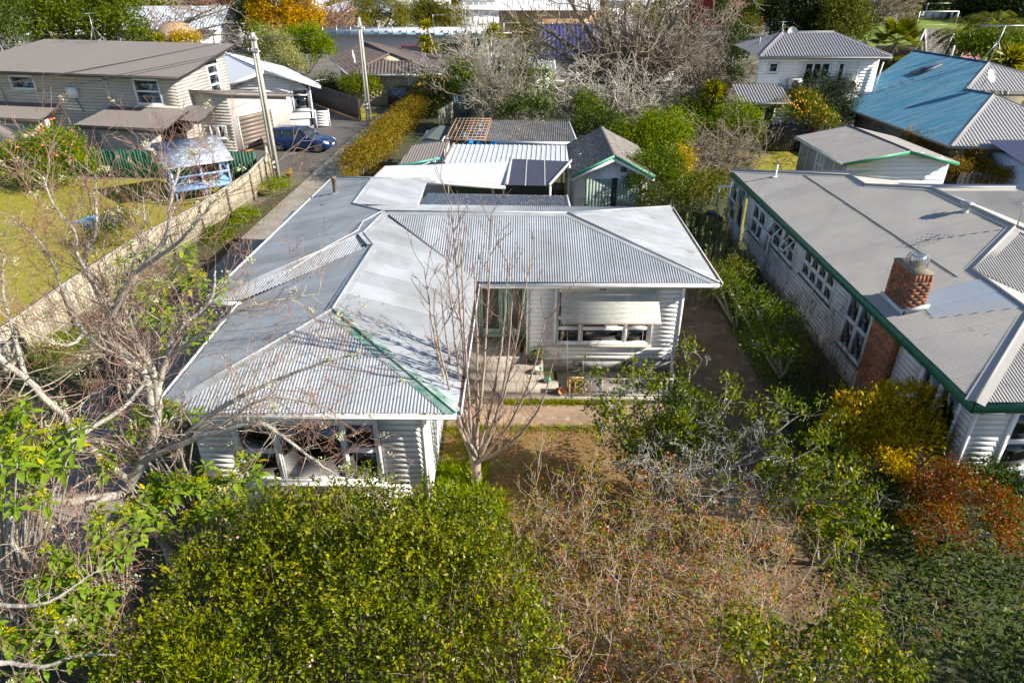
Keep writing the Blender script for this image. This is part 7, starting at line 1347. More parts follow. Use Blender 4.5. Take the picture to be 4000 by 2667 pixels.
shrub('shade_tree', 'large dark unseen evergreen tree shading the corner from just outside the right side of the picture', 'tree', (15.6, 5.2, 0), [((15.2, 5.2, 4.6), (2.1, 1.7, 1.7)), ((16.6, 4.0, 5.4), (1.8, 1.8, 1.6)), ((14.6, 4.0, 3.6), (1.5, 1.6, 1.3)), ((16.2, 6.4, 3.4), (1.0, .8, .9))], 5200, .2, darkm, 50, clump=7, stem=.2)  # unseen tree, put here to cast the shade over the lower right corner
# ---- driveway hedge, lawn shrubs
t = thing('driveway_hedge', 'long rust and green clipped hedge along the right side of the driveway', 'hedge', (-8.6, 48, 0)); BL = [((-9.1 + (y - 42) * .072 + rnd.uniform(-.15, .15), y, .75 + rnd.uniform(-.1, .15)), (1.15, 1.1, .9)) for y in np.arange(40.5, 61, 1.0)]
crown('crown', BL, 30000, .13, hedm, t, asp=.4, clump=8, shell=.25, upb=.7, seed=61); seg = []; g = random.Random(2)
for b in BL: limb(seg, [(b[0][0], b[0][1], 0), (b[0][0] + .1, b[0][1], .5), b[0]], .04, .02, g, .02, 2)
tubes_np('branches', seg, barkb, t, 4)
t = thing('low_hedge', 'low narrow green and rust hedge under the left eaves of the bungalow', 'hedge', (-9.6, 31, 0)); BL = [((-9.75 + (y - 30) * .03 if y > 30 else -9.85, y, .4), (.42, .7, .5)) for y in np.arange(20, 41.5, .9)]; crown('crown', BL, 13000, .1, hedm, t, asp=.4, clump=8, shell=.3, upb=.7, seed=62)
def lowbush(label, c, r, n, m, size=.08, seed=1, name='low_shrub', grp='low shrubs along the driveway fence', **k):
    t = thing(name, label, 'shrub', (c[0], c[1], 0), 0, grp); crown('crown', [(c, r)], n, size, m, t, seed=seed, **k); return t
lowbush('low feathery green shrub by the fence and the near power pole', (-13.61, 38.35, .2), (.8, 1.3, .4), 2600, brim, .09, 3); lowbush('low feathery green shrub by the middle of the paling fence', (-13.63, 33.42, .2), (.6, 1.0, .35), 2200, brim, .09, 4); lowbush('long low green shrub along the fence before the driveway shadow', (-13.95, 30.91, .2), (.7, 1.2, .4), 2400, midm, .09, 5)
lowbush('low green shrub at the foot of the fence under the bare tree', (-15.45, 19.95, .2), (.9, 1.2, .4), 2600, brim, .08, 6); lowbush('dark rounded shrub on the lawn side of the paling fence', (-18.92, 29.93, .5), (.9, .8, .7), 2400, darkm, .1, 7, grp='shrubs on the lawn side of the fence'); lowbush('second dark shrub close to the paling fence beneath the bare tree', (-19.5, 32.31, .4), (.6, .6, .6), 1600, darkm, .1, 8, grp='shrubs on the lawn side of the fence')
t = shrub('flowering_bush', 'large yellow green bush dotted with orange flowers on the lawn by the green fence', 'shrub', (-27, 38.9, 0), [((-27.72,39,1.37), (1.6, 1.2, 1.4)), ((-25.92,39,1.96), (1.6, 1.2, 1.5)), ((-25.05,38.8,1.13), (1.4, 1.1, 1.1)), ((-26.53,38.4,0.81), (1.8, 1.1, .9)), ((-28.62,39,0.93), (1.0, 1.0, .9))], 16000, .14, brim, 63, clump=7, gaps=1)
fm_ = mat('orange_flower', (.6, .16, .05), .6); fme = None; P_, n_ = blob_points([((-27.72,39,1.37), (1.6, 1.2, 1.4)), ((-25.92,39,1.96), (1.6, 1.2, 1.5)), ((-25.05,38.8,1.13), (1.4, 1.1, 1.1))], 40, .02, up=.0, seed=4)
mb = MB(); mb.lathe((0, 0, 0), [(0, 0), (.1, .05), (.06, .1), (0, .08)], 6); fme = mesh_np('flower', mb.v, [i for f in mb.f for i in f], [len(f) for f in mb.f], fm_)
for p in P_: place('flower', fme, t, Vector(p) + Vector((0, -.1, .05)) - t.location, (rnd.uniform(-.6, .6), rnd.uniform(-.6, .6), 0))
def fruits(t, blobs, n, m, r, seed):
    P_, _ = blob_points(blobs, n, .1, up=-.1, seed=seed); mb = MB(); mb.lathe((0, 0, -r), [(0, 0), (r * .75, r * .3), (r, r), (r * .75, r * 1.7), (0, r * 2)], 8); me = mesh_np('fruit', mb.v, [i for f in mb.f for i in f], [4] * len(mb.f), m, True)
    for p in P_: place('fruit', me, t, Vector(p) - t.location)
bl = [((-6.44,60,1.47), (1.9, 1.5, 1.6)), ((-7.76,60,1.06), (1.2, 1.2, 1.3)), ((-4.95,60,1.26), (1.3, 1.2, 1.3)), ((-5.88,58,0.62), (1.2, 1, .9))]
t = shrub('orange_tree', 'dark green orange tree with fruit at the top of the driveway hedge', 'tree', (-6.4, 60, 0), bl, 9000, .17, darkm, 64, clump=7, gaps=1); fruits(t, bl, 45, orm, .13, 3)
bl = [((18.6,47.5,2.51), (1.3, 1.1, 1.0)), ((20.27,47.3,2.39), (1.2, 1.1, .9)), ((19.73,48.5,2.99), (1.1, 1.1, .9)), ((20.72,46.5,2.06), (.9, .9, .7))]
t = shrub('mandarin_tree', 'yellow green citrus tree covered with small orange fruit by the clothes line', 'tree', (20.4, 49.8, 0), bl, 9000, .14, citm, 65, clump=7, gaps=1); fruits(t, bl, 110, orm, .08, 5)
shrub('round_tree', 'dense dark olive green rounded tree in front of the two storey house', 'tree', (22.6, 51, 0), [((20.95,50,3.22), (1.9, 1.7, 1.6)), ((22.5,49.6,2.78), (1.6, 1.5, 1.6)), ((21.53,49,2.04), (1.9, 1.6, 1.3)), ((22.76,48.4,1.82), (1.0, 1.0, 1.2)), ((20.13,50.3,3.34), (1.1, 1.1, 1.2))], 20000, .13, leafmat('dusky_leaf', [(.012, .022, .01), (.03, .045, .018), (.06, .075, .035), (.1, .11, .06)], .5, .2), 66, clump=7, shell=.25)
t = thing('red_green_hedge', 'rust red and green hedge behind the pale garage', 'hedge', (26, 39, 0)); BL = [(p, r) for p, r in [((24.14,41.5,1.93), (.9, .9, .7)), ((24.77,40.6,1.85), (1, .9, .8)), ((25.18,39.6,1.66), (1, .9, .9)), ((25.55,38.6,1.48), (1, .9, 1)), ((25.79,37.6,1.18), (.9, .9, 1)), ((24.44,37,1.21), (.8, .8, .9)), ((26.03,36.6,1.19), (.8, .7, .7)), ((26.43,36,1.37), (.7, .6, .5))]]
crown('crown', BL, 15000, .12, leafmat('rusty_hedge_leaf', [(.05, .07, .01), (.13, .13, .015), (.25, .1, .06), (.3, .2, .03), (.2, .22, .02)], .5, .3), t, clump=8, shell=.3, seed=67)
# ---- dense garden behind the sheds
def bb(px_list): return px_list
shrub('feathery_shrub', 'bright lime green feathery shrub behind the old garage roof', 'shrub', (8.4, 42.5, 0), [((7.83,42.5,2.15), (1.2, 1.1, 1.0)), ((9.29,42.8,2.23), (1.5, 1.2, 1.2)), ((8.75,42,1.5), (1.5, 1.2, 1.1)), ((10.03,42.3,1.73), (.9, .9, .9)), ((6.92,42.5,1.84), (.7, .7, .7))], 11000, .26, brim, 71, clump=9, asp=.2, droop=.7, upb=.2, gaps=1.1, bark=barkd)
shrub('glossy_tree', 'dark glossy leaved small tree in front of the old garage doors', 'tree', (7.6, 33.5, 0), [((6.69,34,2.35), (1.1, 1, 1.0)), ((7.8,34.5,2.47), (1.0, 1, .9)), ((6.15,33.6,1.95), (.7, .7, .6)), ((7.3,33.5,1.71), (1.1, 1, .9)), ((8.22,33.5,1.58), (.8, .8, .9)), ((6.9,33,1.09), (.7, .7, .6))], 12000, .12, midm, 72, clump=7, gaps=.8)
shrub('yellow_shrub', 'yellow leaved shrub glowing between the garage tree and the tangled bare bush', 'shrub', (9.6, 37.5, 0), [((9.2,37.5,1.5), (.7, .7, .8)), ((9.54,38,1.93), (.6, .6, .6))], 2200, .15, goldm, 73, clump=6, gaps=.8)
shrub('strip_shrub', 'green shrub column rising between the two houses left of the water tank', 'shrub', (8.2, 33, 0), [((8.82,32.5,1.12), (.8, .8, .9)), ((8.3,31,0.61), (.8, .8, .8)), ((9.64,34,1.43), (.8, .8, .8)), ((10.56,35,1.39), (.7, .7, .6)), ((8.66,30,0.73), (.6, .7, .8))], 8500, .13, olivem, 74, clump=7, gaps=.8)
shrub('dark_bush', 'dark shaded bush beside the back lawn behind the water tank', 'shrub', (10.9, 36.5, 0), [((11.05,36,0.74), (1.1, 1, .7)), ((13.57,41,0.83), (.9, .8, .6))], 3500, .12, darkm, 75, clump=7)
def bare(name, label, base, tips_, r0, m1, m2, seed, kids=(2, 4), depth=3, L=1.6, wob=.35, up=.1, dens=.7, group=None, sub=5, start=.35, step=.3, rmin=.012, leaf=None, cat='tree', shrink=.62, spread=.85):
    t = thing(name, label, cat, base, 0, group); g = random.Random(seed); th, tw, tp = [], [], []; b = Vector(base)
    for q in tips_:
        q = Vector(q); m = b.lerp(q, .45) + Vector((g.gauss(0, .3), g.gauss(0, .3), .08 * (q - b).length)); o = limb(th, [b + Vector((g.uniform(-.5, .5) * r0, g.uniform(-.5, .5) * r0, 0)), b.lerp(q, .2) + Vector((0, 0, .1 * (q - b).length)), m, q], r0, r0 * .18, g, .05, sub)
        for i, (p, rr) in enumerate(o):
            if i > len(o) * start and g.random() < dens:
                for k in range(2):
                    d = (q - b).normalized() * .5 + Vector((g.gauss(0, 1), g.gauss(0, 1), g.gauss(.2, .8))); grow(tw, p, d, L * g.uniform(.6, 1.3), max(rr * .5, rmin * 1.5), depth - 1, g, wob, kids, spread, up, shrink, step, tp, rmin)
    tubes_np('trunk', th, m1, t, 6); tubes_np('branches', tw, m2, t, 4)
    if leaf: q = [tuple(p) for p, d in tp]; g.shuffle(q); crown('crown', [(c, (.25, .25, .25)) for c in q[:leaf[1]]], leaf[2], leaf[3], leaf[0], t, clump=4, seed=seed)
    return t
bk1 = mat('grey_brown_bark', (.3, .26, .22), .9, var=.3, scale=4, c2=(.42, .38, .32), c2amt=.4); bk2 = mat('tan_twig', (.29, .225, .16), .85, var=.3, scale=3); bk3 = mat('pale_branch', (.4, .36, .3), .85, var=.2, scale=3); bk4 = mat('orange_brown_twig', (.3, .18, .1), .85, var=.3, scale=2)
bare('tangled_bush', 'tangle of bare twigs on the back lawn edge beside the clothes line', (11.6, 40, 0), [(11.02,41,1.44), (12.1,41.5,2.23), (13.22,41,2.05), (14.31,40.5,1.87), (14.97,40.5,1.57), (12.39,40,1.7), (11.34,39,1.08), (13.32,39.5,1.53)], .09, bk1, bk2, 81, depth=3, L=1.4, up=.02, step=.25, rmin=.011, cat='bush')
bare('big_bare_tree', 'huge leafless spreading tree in the top centre with dark trunk', (9.8, 60, 0), [(1.05,62,7.35), (2.48,60,5.62), (4.07,61,9.26), (6.07,60,8.23), (6.77,62,10.13), (8.98,60,9.66), (11.32,61,9.98), (11.97,59,7.93), (14.06,60,8.95), (15.47,60,7.5), (17.12,61,7.79), (9.84,58,7.65), (7.65,59,7.02), (14.01,60,6.19), (4.73,60,6.38), (17.86,60,6.57)], .5, mat('dark_trunk_bark', (.16, .14, .11), .9, var=.3, scale=3, c2=(.35, .33, .26), c2amt=.35), bk2, 82, depth=3, L=3.2, sub=6, step=.5, rmin=.02, kids=(2, 4), start=.3, dens=.55)
bare('white_branch_tree', 'pale barked leafless tree with twisting white branches behind the sheds', (8.0, 53.5, 0), [(2.83,53,3.42), (3.74,52,2.34), (4.18,54,4.34), (5.62,53,3.95), (7.1,53,4.3), (8.62,53,3.95), (10.17,53,3.42), (11.54,52,2.87), (11.07,51,1.99), (4.81,51,1.81), (8.84,51,2.17), (7.3,51,3.05), (2.96,51,1.63), (10.23,50,1.31)], .3, bk3, bk3, 83, depth=3, L=1.5, sub=6, step=.3, rmin=.018, wob=.6, kids=(2, 3), start=.25, up=0)
bare('brown_twig_tree', 'dense brown twiggy tree left of the two storey house', (15.4, 60, 0), [(14.26,60,5.81), (15.79,60,5.24), (16.9,59,4.4), (17.7,58,2.8), (15.38,58,3.19), (14.05,58,3.96), (17.23,57,1.41), (15.78,56,1.21), (13.17,57,2.77), (14.11,56,1.59), (18.08,60,5.24)], .28, bk1, bk2, 84, depth=4, L=2.2, step=.4, rmin=.017, kids=(2, 3), up=-.12, dens=.75)
shrub('ivy_column', 'dark green ivy clad tree edge right beside the two storey house', 'tree', (17.4, 59, 0), [((18.08,60,5.24), (1.0, 1.2, 1.8)), ((18.2,59,4.01), (.9, 1.1, 1.6)), ((17.79,58.5,3.12), (.8, 1, 1.2))], 5500, .2, darkm, 85, clump=7, gaps=1.2)
bare('grey_bare_bush', 'grey leafless bush full of fine twigs left of the white branched tree', (-.8, 52.5, 0), [(-3.16,53,4.65), (-2.25,54,5.57), (-1.33,55,5.98), (-0.19,54,5.22), (0.74,53,4.65), (-1.85,52,3.58), (-0.55,52,3.58), (0.74,52,3.23), (-1.29,51,2.52), (-2.57,51,2.52), (0,51,2.17)], .14, bk1, mat('grey_green_twig', (.28, .25, .185), .9, var=.3, scale=3), 86, depth=3, L=1.7, step=.35, rmin=.016, kids=(3, 4), start=.2)
bare('birch_tree', 'tall thin pale leafless birch behind the brick bungalow', (-4.4, 70, 0), [(-4.85,72,7.47), (-4.45,72,8.55), (-3.61,71,6.67), (-3.17,72,7.04), (-2.42,71,6.01), (-5.35,71,5.57), (-4.1,70,4.78)], .13, bk3, bk3, 87, depth=2, L=1.6, step=.4, rmin=.022, up=.35, spread=.5)
bare('orange_bare_tree', 'leafless orange brown tree beside the yellow conifer', (-25.5, 107, 0), [(-26.59,107,3.31), (-25.37,107,4.3), (-24,107,3.64), (-26.16,106,2.07), (-23.58,106,2.4), (-24.94,106,3.06)], .3, bk4, bk4, 88, depth=3, L=2.4, step=.6, rmin=.035, kids=(2, 3))
bare('left_bare_tree', 'grey leafless tree in front of the blue grey roofed house', (-46, 88, 0), [(-36.73,88,5.39), (-35.12,88,5.93), (-33.81,88,6.47), (-32.93,87,4.66), (-34.59,87,3.85), (-32.19,86,3.67), (-32.68,88,6.2)], .3, bk1, bk2, 89, depth=3, L=2.6, step=.6, rmin=.03, kids=(2, 3), up=-.05)
bare('field_tree', 'bare brown tree with thick leaning trunk at the near edge of the sports field', (68, 140, 0), [(66.17,140,2.77), (67.78,140,3.83), (70.19,140,3.62), (72.31,140,2.77), (68.69,139,2.2), (66.86,139,1.99), (73.01,140,3.62)], .5, bk1, bk2, 90, depth=3, L=3.5, step=.8, rmin=.04, kids=(2, 3))
# mixed green masses in the middle distance, each a shrub of its own
mids = [('yellow green shrub below the white branched tree',(9,50.5),[((5.29, 50.5, 2.27),(1.20,1.08,1.08)),((6.07, 50.5, 1.38),(1.00,0.90,0.90))],midm,0.17),
 ('sunlit yellowish shrub in front of the indigo roof',(4.3,58),[((2.26, 58, 3.0),(1.10,0.99,0.99)),((2.08, 58, 1.82),(1.20,1.08,1.08)),((2.71, 58, 1.22),(1.00,0.90,0.90))],brim,0.18),
 ('dark shrub behind the leafy clear roof',(2,48.5),[((0.7, 48.5, 2.31),(1.20,1.08,1.08)),((1.76, 48.5, 2.31),(1.20,1.08,1.08)),((-0.7, 48.5, 2.14),(1.00,0.90,0.90))],darkm,0.17),
 ('green shrub under the cabbage tree',(14,50),[((12.71, 50, 1.84),(1.30,1.17,1.17)),((13.83, 50, 1.66),(1.30,1.17,1.17))],midm,0.16),
 ('fresh green leafy shrub beside the dark timber fence',(17.2,47),[((14.68, 47, 2.45),(1.20,1.08,1.08)),((15.76, 47, 2.12),(1.10,0.99,0.99)),((15.5, 47, 1.61),(0.90,0.81,0.81))],brim,0.15),
 ('green undergrowth right of the lime shrub',(11.6,46),[((11.46, 46, 1.83),(1.00,0.90,0.90)),((12.5, 46, 1.67),(1.00,0.90,0.90)),((13.66, 46, 1.83),(0.90,0.81,0.81))],midm,0.15),
 ('olive shrub mixed into the left of the big bare tree',(0.2,66),[((1.36, 66, 5.19),(1.80,1.62,1.62)),((0.69, 66, 3.71),(1.50,1.35,1.35)),((2.08, 66, 3.5),(1.40,1.26,1.26))],olivem,0.22),
 ('yellowish shrub between the bare trees near the indigo house',(2.2,60),[((-0.42, 60, 3.68),(1.20,1.08,1.08)),((0.64, 60, 2.89),(1.00,0.90,0.90))],olivem,0.2),
 ('dense green shrub at the left of the grey bare bush',(-2.4,58),[((-4.1, 58, 3.19),(1.30,1.17,1.17)),((-3.3, 58, 2.41),(1.20,1.08,1.08))],midm,0.2),
 ('dark green tree top behind the brick bungalow on the right',(-5,80),[((-5.0, 80, 2.47),(1.60,1.44,1.44)),((-6.68, 80, 2.21),(1.40,1.26,1.26)),((-3.33, 80, 2.73),(1.50,1.35,1.35))],darkm,0.24),
 ('shaded shrub behind the old garage',(6.6,45.5),[((4.84, 45.5, 1.94),(1.00,0.90,0.90)),((6.34, 45.5, 1.86),(1.10,0.99,0.99))],darkm,0.16),
 ('tall reddish brown shrub on the lawn edge beside the tangle',(13.8,44.5),[((14.79, 44.5, 1.52),(0.90,0.81,0.81)),((15.22, 44.5, 1.85),(0.70,0.63,0.63))],olivem,0.13),
 ]
for i, (lb, bs, bl, m_, sz) in enumerate(mids): shrub('mixed_shrub' if 'tree' not in lb.split(' in ')[0] else 'leafy_tree', lb, 'shrub', (bs[0], bs[1], 0), bl, 3600, sz, m_, 101 + i, clump=7, gaps=1)
# ---- palms and cabbage trees
def spiky(par, c, r_, n, m, wd=.06, seed=1, down=-.35, name='leaf_head'):
    r = np.random.default_rng(seed); d = r.normal(size=(n, 3)); d /= np.linalg.norm(d, axis=1, keepdims=True); d[:, 2] = np.where(d[:, 2] < down, -d[:, 2], d[:, 2]); P_ = np.array(c) + d * .08 * r_; L = r_ * r.uniform(.75, 1.1, n); W = np.cross(d, r.normal(size=(n, 3)) + [0, 0, .5]); W /= np.linalg.norm(W, axis=1, keepdims=True)
    M1 = P_ + d * (L * .55)[:, None]; T_ = P_ + d * L[:, None] + np.array([0, 0, -1]) * (L * .18)[:, None]; w = wd * r_
    V = np.stack([P_ - W * w * .4, P_ + W * w * .4, M1 + W * w, M1 - W * w, T_], 1); F = np.array([0, 1, 2, 3]); n5 = np.arange(n)[:, None] * 5
    lo = np.concatenate([np.concatenate([n5 + np.array([[0, 1, 2, 3]]), n5 + np.array([[3, 2, 4]])], 1).ravel()]); si = np.tile([4, 3], n); return link_np(name, V.reshape(-1, 3), lo, si, m, par)
def cabbage(label, base, heads_, seed, r_=1.2, n=170, m=None, tr=.14):
    t = thing('cabbage_tree', label, 'tree', base, 0, 'spiky headed cabbage trees'); th = []; g = random.Random(seed)
    for i, h in enumerate(heads_): limb(th, [base, Vector(base).lerp(Vector(h), .5) + Vector((g.gauss(0, .15), 0, 0)), h], tr, tr * .7, g, .01, 3); spiky(t, h, r_, n, m or palmm, seed=seed + i)
    tubes_np('trunk', th, barkb, t, 6)
yp = leafmat('yellow_green_spike_leaf', [(.1, .12, .01), (.2, .2, .015), (.32, .28, .03), (.4, .36, .08)], .4, .3, .4)  # yellow green leaf colours of the spiky heads
cabbage('round headed cabbage tree standing out against the brown twigs', (13.6, 50, 0), [(14.13,50,3.31), (13.86,49.5,1.85)], 1, 1.15, 260, yp); cabbage('cabbage tree with stacked heads in front of the school wall', (-7.6, 82, 0), [(-9.31,82,4.7), (-9.62,82,3.28), (-9.55,82,2.23), (-8.82,82,2.5)], 5, 1.1, 110, yp); cabbage('cabbage tree right of the pale birch', (-2, 80, 0), [(-1.92,80,4.63), (-2.48,80,4), (-1.38,80,3.75)], 9, 1.0, 110, yp)
cabbage('small spiky plant beside the thatched shelter', (-39.6, 81, 0), [(-38.58,81,3.39)], 14, 1.2, 90, yp, .1)
cabbage('round yellow green spiky plant behind the ridge of the blue roof', (41, 58, 0), [(39.58,58,4.06)], 17, 1.9, 260, yp, .2)
def fanpalm(label, base, c, r_, n, seed, m=palmm):
    t = thing('fan_palm', label, 'palm', base, 0); g = random.Random(seed); th = []; limb(th, [base, Vector(base).lerp(Vector(c), .5), c], .16, .14, g, .01, 3); tubes_np('trunk', th, barkd, t, 7); V, Dd, Nn, Ls, seg = [], [], [], [], []
    for i in range(n):
        a = i * 2.4; e = 1.2 - 2.2 * i / n + g.uniform(-.15, .15); d = Vector((math.cos(a) * math.cos(e), math.sin(a) * math.cos(e), math.sin(e))); hub = Vector(c) + d * r_ * .62 + Vector((0, 0, -.15 * (1 - math.sin(e)) * r_)); seg.append((c, tuple(hub), .02, .015)); s = d.cross(Vector((0, 0, 1))).normalized(); u = s.cross(d)
        for k in range(17): f = (k / 16 - .5) * 3.6; q = d * math.cos(f) + s * math.sin(f); V.append(tuple(hub)); Dd.append(tuple(q + Vector((0, 0, -.22)))); Nn.append(tuple(u)); Ls.append(r_ * .48 * g.uniform(.85, 1.1))
    tubes_np('stalks', seg, mat('frond_stem', (.12, .14, .04), .7), t, 3); v_, l_, s_ = leaf_mesh(np.array(V), np.array(Dd), np.array(Nn), np.array(Ls), .17, .06); link_np('fronds', v_, l_, s_, m, t); return t
fanpalm('bushy fan palm between the grey roof and the blue roof', (31, 62, 0), (32.15,62,5.21), 2.3, 46, 3)
def feather(label, base, c, r_, n, seed, m=palmm, arch=1.0):
    t = thing('feather_palm', label, 'palm', base, 0, 'feather palms behind the blue roof'); g = random.Random(seed); th = []; limb(th, [base, Vector(base).lerp(Vector(c), .5), c], .18, .14, g, .01, 3); tubes_np('trunk', th, barkb, t, 7); V, Dd, Nn, Ls, seg = [], [], [], [], []
    for i in range(n):
        a = i * 2.4 + g.uniform(-.2, .2); e = g.uniform(.2, 1.2); p = Vector(c); d = Vector((math.cos(a) * math.cos(e), math.sin(a) * math.cos(e), math.sin(e))); k = 22; LL = r_ * 1.5 * g.uniform(.8, 1.1)
        for j in range(k):
            q = p + d * LL / k; seg.append((tuple(p), tuple(q), .02, .015)); p = q; d = (d + Vector((0, 0, -.11 * arch))).normalized(); sd = d.cross(Vector((0, 0, 1))).normalized()
            for s in (-1, 1): V.append(tuple(p)); Dd.append(tuple(sd * s + d * .5 + Vector((0, 0, -.5)))); Nn.append((0, 0, 1)); Ls.append(LL * .26 * math.sin(math.pi * (j + 2) / (k + 3)))
    tubes_np('stalks', seg, mat('frond_stem', (.12, .14, .04), .7), t, 3); v_, l_, s_ = leaf_mesh(np.array(V), np.array(Dd), np.array(Nn, float), np.array(Ls), .13, .05); link_np('fronds', v_, l_, s_, m, t)
feather('arching feather palm left of the tall aerial', (38, 63, 0), (38.42,63,5.5), 2.3, 20, 1); feather('tall feather palm behind the tall aerial', (43, 65, 0), (41.89,65,5.91), 2.6, 22, 2); feather('feather palm at the right edge behind the blue roof', (49, 66, 0), (45.14,66,5.19), 2.4, 18, 3)
shrub('mixed_shrub', 'green bush under the feather palms', 'shrub', (42, 60, 0), [((39.36,61,4.93), (2.2, 1.8, 1.3)), ((37.88,61,4.93), (1.6, 1.5, 1.0)), ((41.13,61,4.74), (1.8, 1.5, 1.2))], 7000, .25, midm, 130, clump=7, gaps=1.3)
# ---- conifers and evergreens
BLc = [((-30.44,100,5.11), (3.6, 3.2, 3.0)), ((-28.16,100,4.49), (3.4, 3, 2.8)), ((-31.95,100,4.19), (3.2, 3, 2.6)), ((-27.06,99,3.34), (2.6, 2.6, 2.0)), ((-29.46,100,6.92), (3.2, 3, 2.6)), ((-29.42,99,3.34), (3.4, 2.8, 2.0)), ((-32.81,99,3.34), (2.2, 2.2, 1.8))]
shrub('golden_conifer', 'brilliant yellow golden conifer at the top left of centre', 'tree', (-34, 100, 0), BLc, 26000, .3, conm, 131, clump=8, gaps=1.6, shell=.3, spread=.8, asp=.4, bark=barkd, stem=.3)
shrub('dark_evergreen', 'dark green tree behind the golden conifer', 'tree', (-38, 104, 0), [((-35.13,103,3.31), (2.6, 2.4, 3.4)), ((-36.3,102,2.76), (2.2, 2, 2.8)), ((-35.7,104,4.83), (2, 2, 2.6))], 8000, .3, darkm, 132, clump=7, gaps=1.4, bark=barkd)
shrub('leafy_tree', 'bright green rounded tree below the golden conifer on the right', 'tree', (-22.5, 80, 0), [((-21.33,80,2.99), (2.0, 2, 1.9)), ((-22.36,80,3.5), (1.8, 1.8, 1.6)), ((-20.35,79,2.34), (1.4, 1.4, 1.5)), ((-23.55,80,2.99), (1.6, 1.6, 1.8))], 13000, .22, brim, 133, clump=7, gaps=1.1)
shrub('leafy_tree', 'pale silvery green flowering shrub between the pole and the green tree', 'tree', (-23.5, 73, 0), [((-23.34,73,3.31), (1.9, 1.6, 2.0)), ((-22.17,72,2.49), (1.8, 1.5, 1.6)), ((-24.3,74,3.9), (1.3, 1.3, 1.5)), ((-21.23,71,1.92), (1.2, 1.2, 1.1))], 12000, .18, leafmat('pale_flower_leaf', [(.1, .13, .03), (.22, .23, .08), (.36, .34, .16), (.45, .42, .24)], .5, .3), 134, clump=7, gaps=1)
shrub('leafy_tree', 'mid green shrub directly behind the near power pole', 'tree', (-26.5, 78, 0), [((-26.43,78,3.46), (1.6, 1.5, 2)), ((-26.28,76,2.21), (1.3, 1.3, 1.6))], 5000, .2, midm, 135, clump=7, gaps=1.1)
WB = lambda L: L
def willow(label, base, bl, n, seed): 
    return shrub('weeping_tree', label, 'tree', base, bl, n, .42, willm, seed, clump=8, asp=.14, droop=1.25, upb=.1, gaps=1.8, shell=.35, spread=.9, bark=barkd, stem=.3, group='weeping trees in the school yard')
willow('broad weeping tree in the school yard, left of the basketball hoop', (-21.3, 119, 0), [((-23.62,118,3.14), (3.2, 3, 2.6)), ((-21.17,118,3.68), (3.4, 3, 2.6)), ((-18.95,119,3.43), (3.2, 3, 2.8)), ((-16.61,119,2.33), (2.6, 2.6, 2.4)), ((-21.95,117,2.13), (3.2, 2.6, 2.0)), ((-18.37,117,1.95), (2.8, 2.6, 2.0)), ((-23.96,117,1.95), (2.4, 2.2, 2.0))], 24000, 136); willow('weeping tree right of the basketball hoop', (-10.6, 119.5, 0), [((-10.52,119,2.52), (2.2, 2.2, 2.6)), ((-8.91,119,2.33), (2.2, 2, 2.4)), ((-9.69,118,1.31), (2.2, 2, 1.6))], 8500, 137); 
shrub('dark_evergreen', 'dark green tree beside the basketball hoop', 'tree', (-14.3, 122, 0), [((-13.54,121,3.1), (2.4, 2.2, 2.4)), ((-14.42,121,2.17), (1.8, 1.8, 1.8)), ((-12.77,121,2.17), (1.8, 1.8, 1.6))], 7000, .32, olivem, 138, clump=7, bark=barkd)
tr_ = shrub('pohutukawa_tree', 'large glossy green evergreen tree at the top left behind the townhouse roof', 'tree', (-38, 68, 0), [((-46.08,70,6.75), (3, 2.6, 3)), ((-45.14,72,7.47), (3.2, 2.8, 2.8)), ((-43.61,69,5.97), (3, 2.4, 2.2)), ((-41.57,70,6.75), (3, 2.6, 2.6)), ((-40.42,72,7.04), (3, 2.6, 2.6)), ((-39.43,69,5.75), (2.8, 2.4, 2)), ((-37.82,71,6.67), (2.6, 2.4, 2.4)), ((-36.66,69,5.54), (2.4, 2, 1.8)), ((-35.02,68,5.42), (1.8, 1.6, 1.4)), ((-33.73,67,4.98), (1.2, 1.2, .9)), ((-41.33,68,5.42), (2.6, 2.2, 1.4)), ((-37.64,73,7.41), (2.2, 2, 2.2))], 52000, .24, leafmat('pohutukawa_leaf', [(.02, .035, .006), (.06, .085, .01), (.12, .15, .015), (.2, .21, .025)], .4, .25, .5), 139, clump=8, gaps=1.4, shell=.3, bark=barkd, stem=.35)
shrub('dark_tree', 'dark shaded tree with pale trunk in the top left corner', 'tree', (-40, 60, 0), [((-42.07,62,7.35), (2.2, 2, 3)), ((-40.86,60,6), (1.6, 1.6, 1.8)), ((-42.22,60,6.75), (2.5, 2, 3))], 9000, .22, darkm, 140, clump=7, bark=barkg, stem=.3)
MB_ = [((41.66,112,4.28), (4, 3.6, 4.4)), ((44.94,113,4.9), (4, 3.6, 4.6)), ((47.34,112,4.28), (4, 3.6, 4.2)), ((48.96,111,3.67), (3.2, 3, 3.4)), ((42.46,110,2.38), (4.4, 3.4, 3.0)), ((45.88,109,2.13), (4.6, 3.4, 2.8)), ((48.5,108,1.88), (3.0, 2.6, 2.2)), ((39.59,112,3.25), (2.6, 2.6, 3.4)), ((44.13,114,6.88), (3.6, 3.4, 4)), ((48.77,114,6.55), (3.2, 3, 4)), ((39.97,110,1.7), (2.4, 2.4, 2))]
shrub('macrocarpa_tree', 'huge dark macrocarpa conifer behind the grey hip roof', 'tree', (46, 111, 0), MB_[:8] + MB_[8:], 46000, .45, macm, 141, clump=9, gaps=2.2, shell=.35, spread=1.0, asp=.35, droop=.5, upb=.3, bark=barkd, stem=.5)
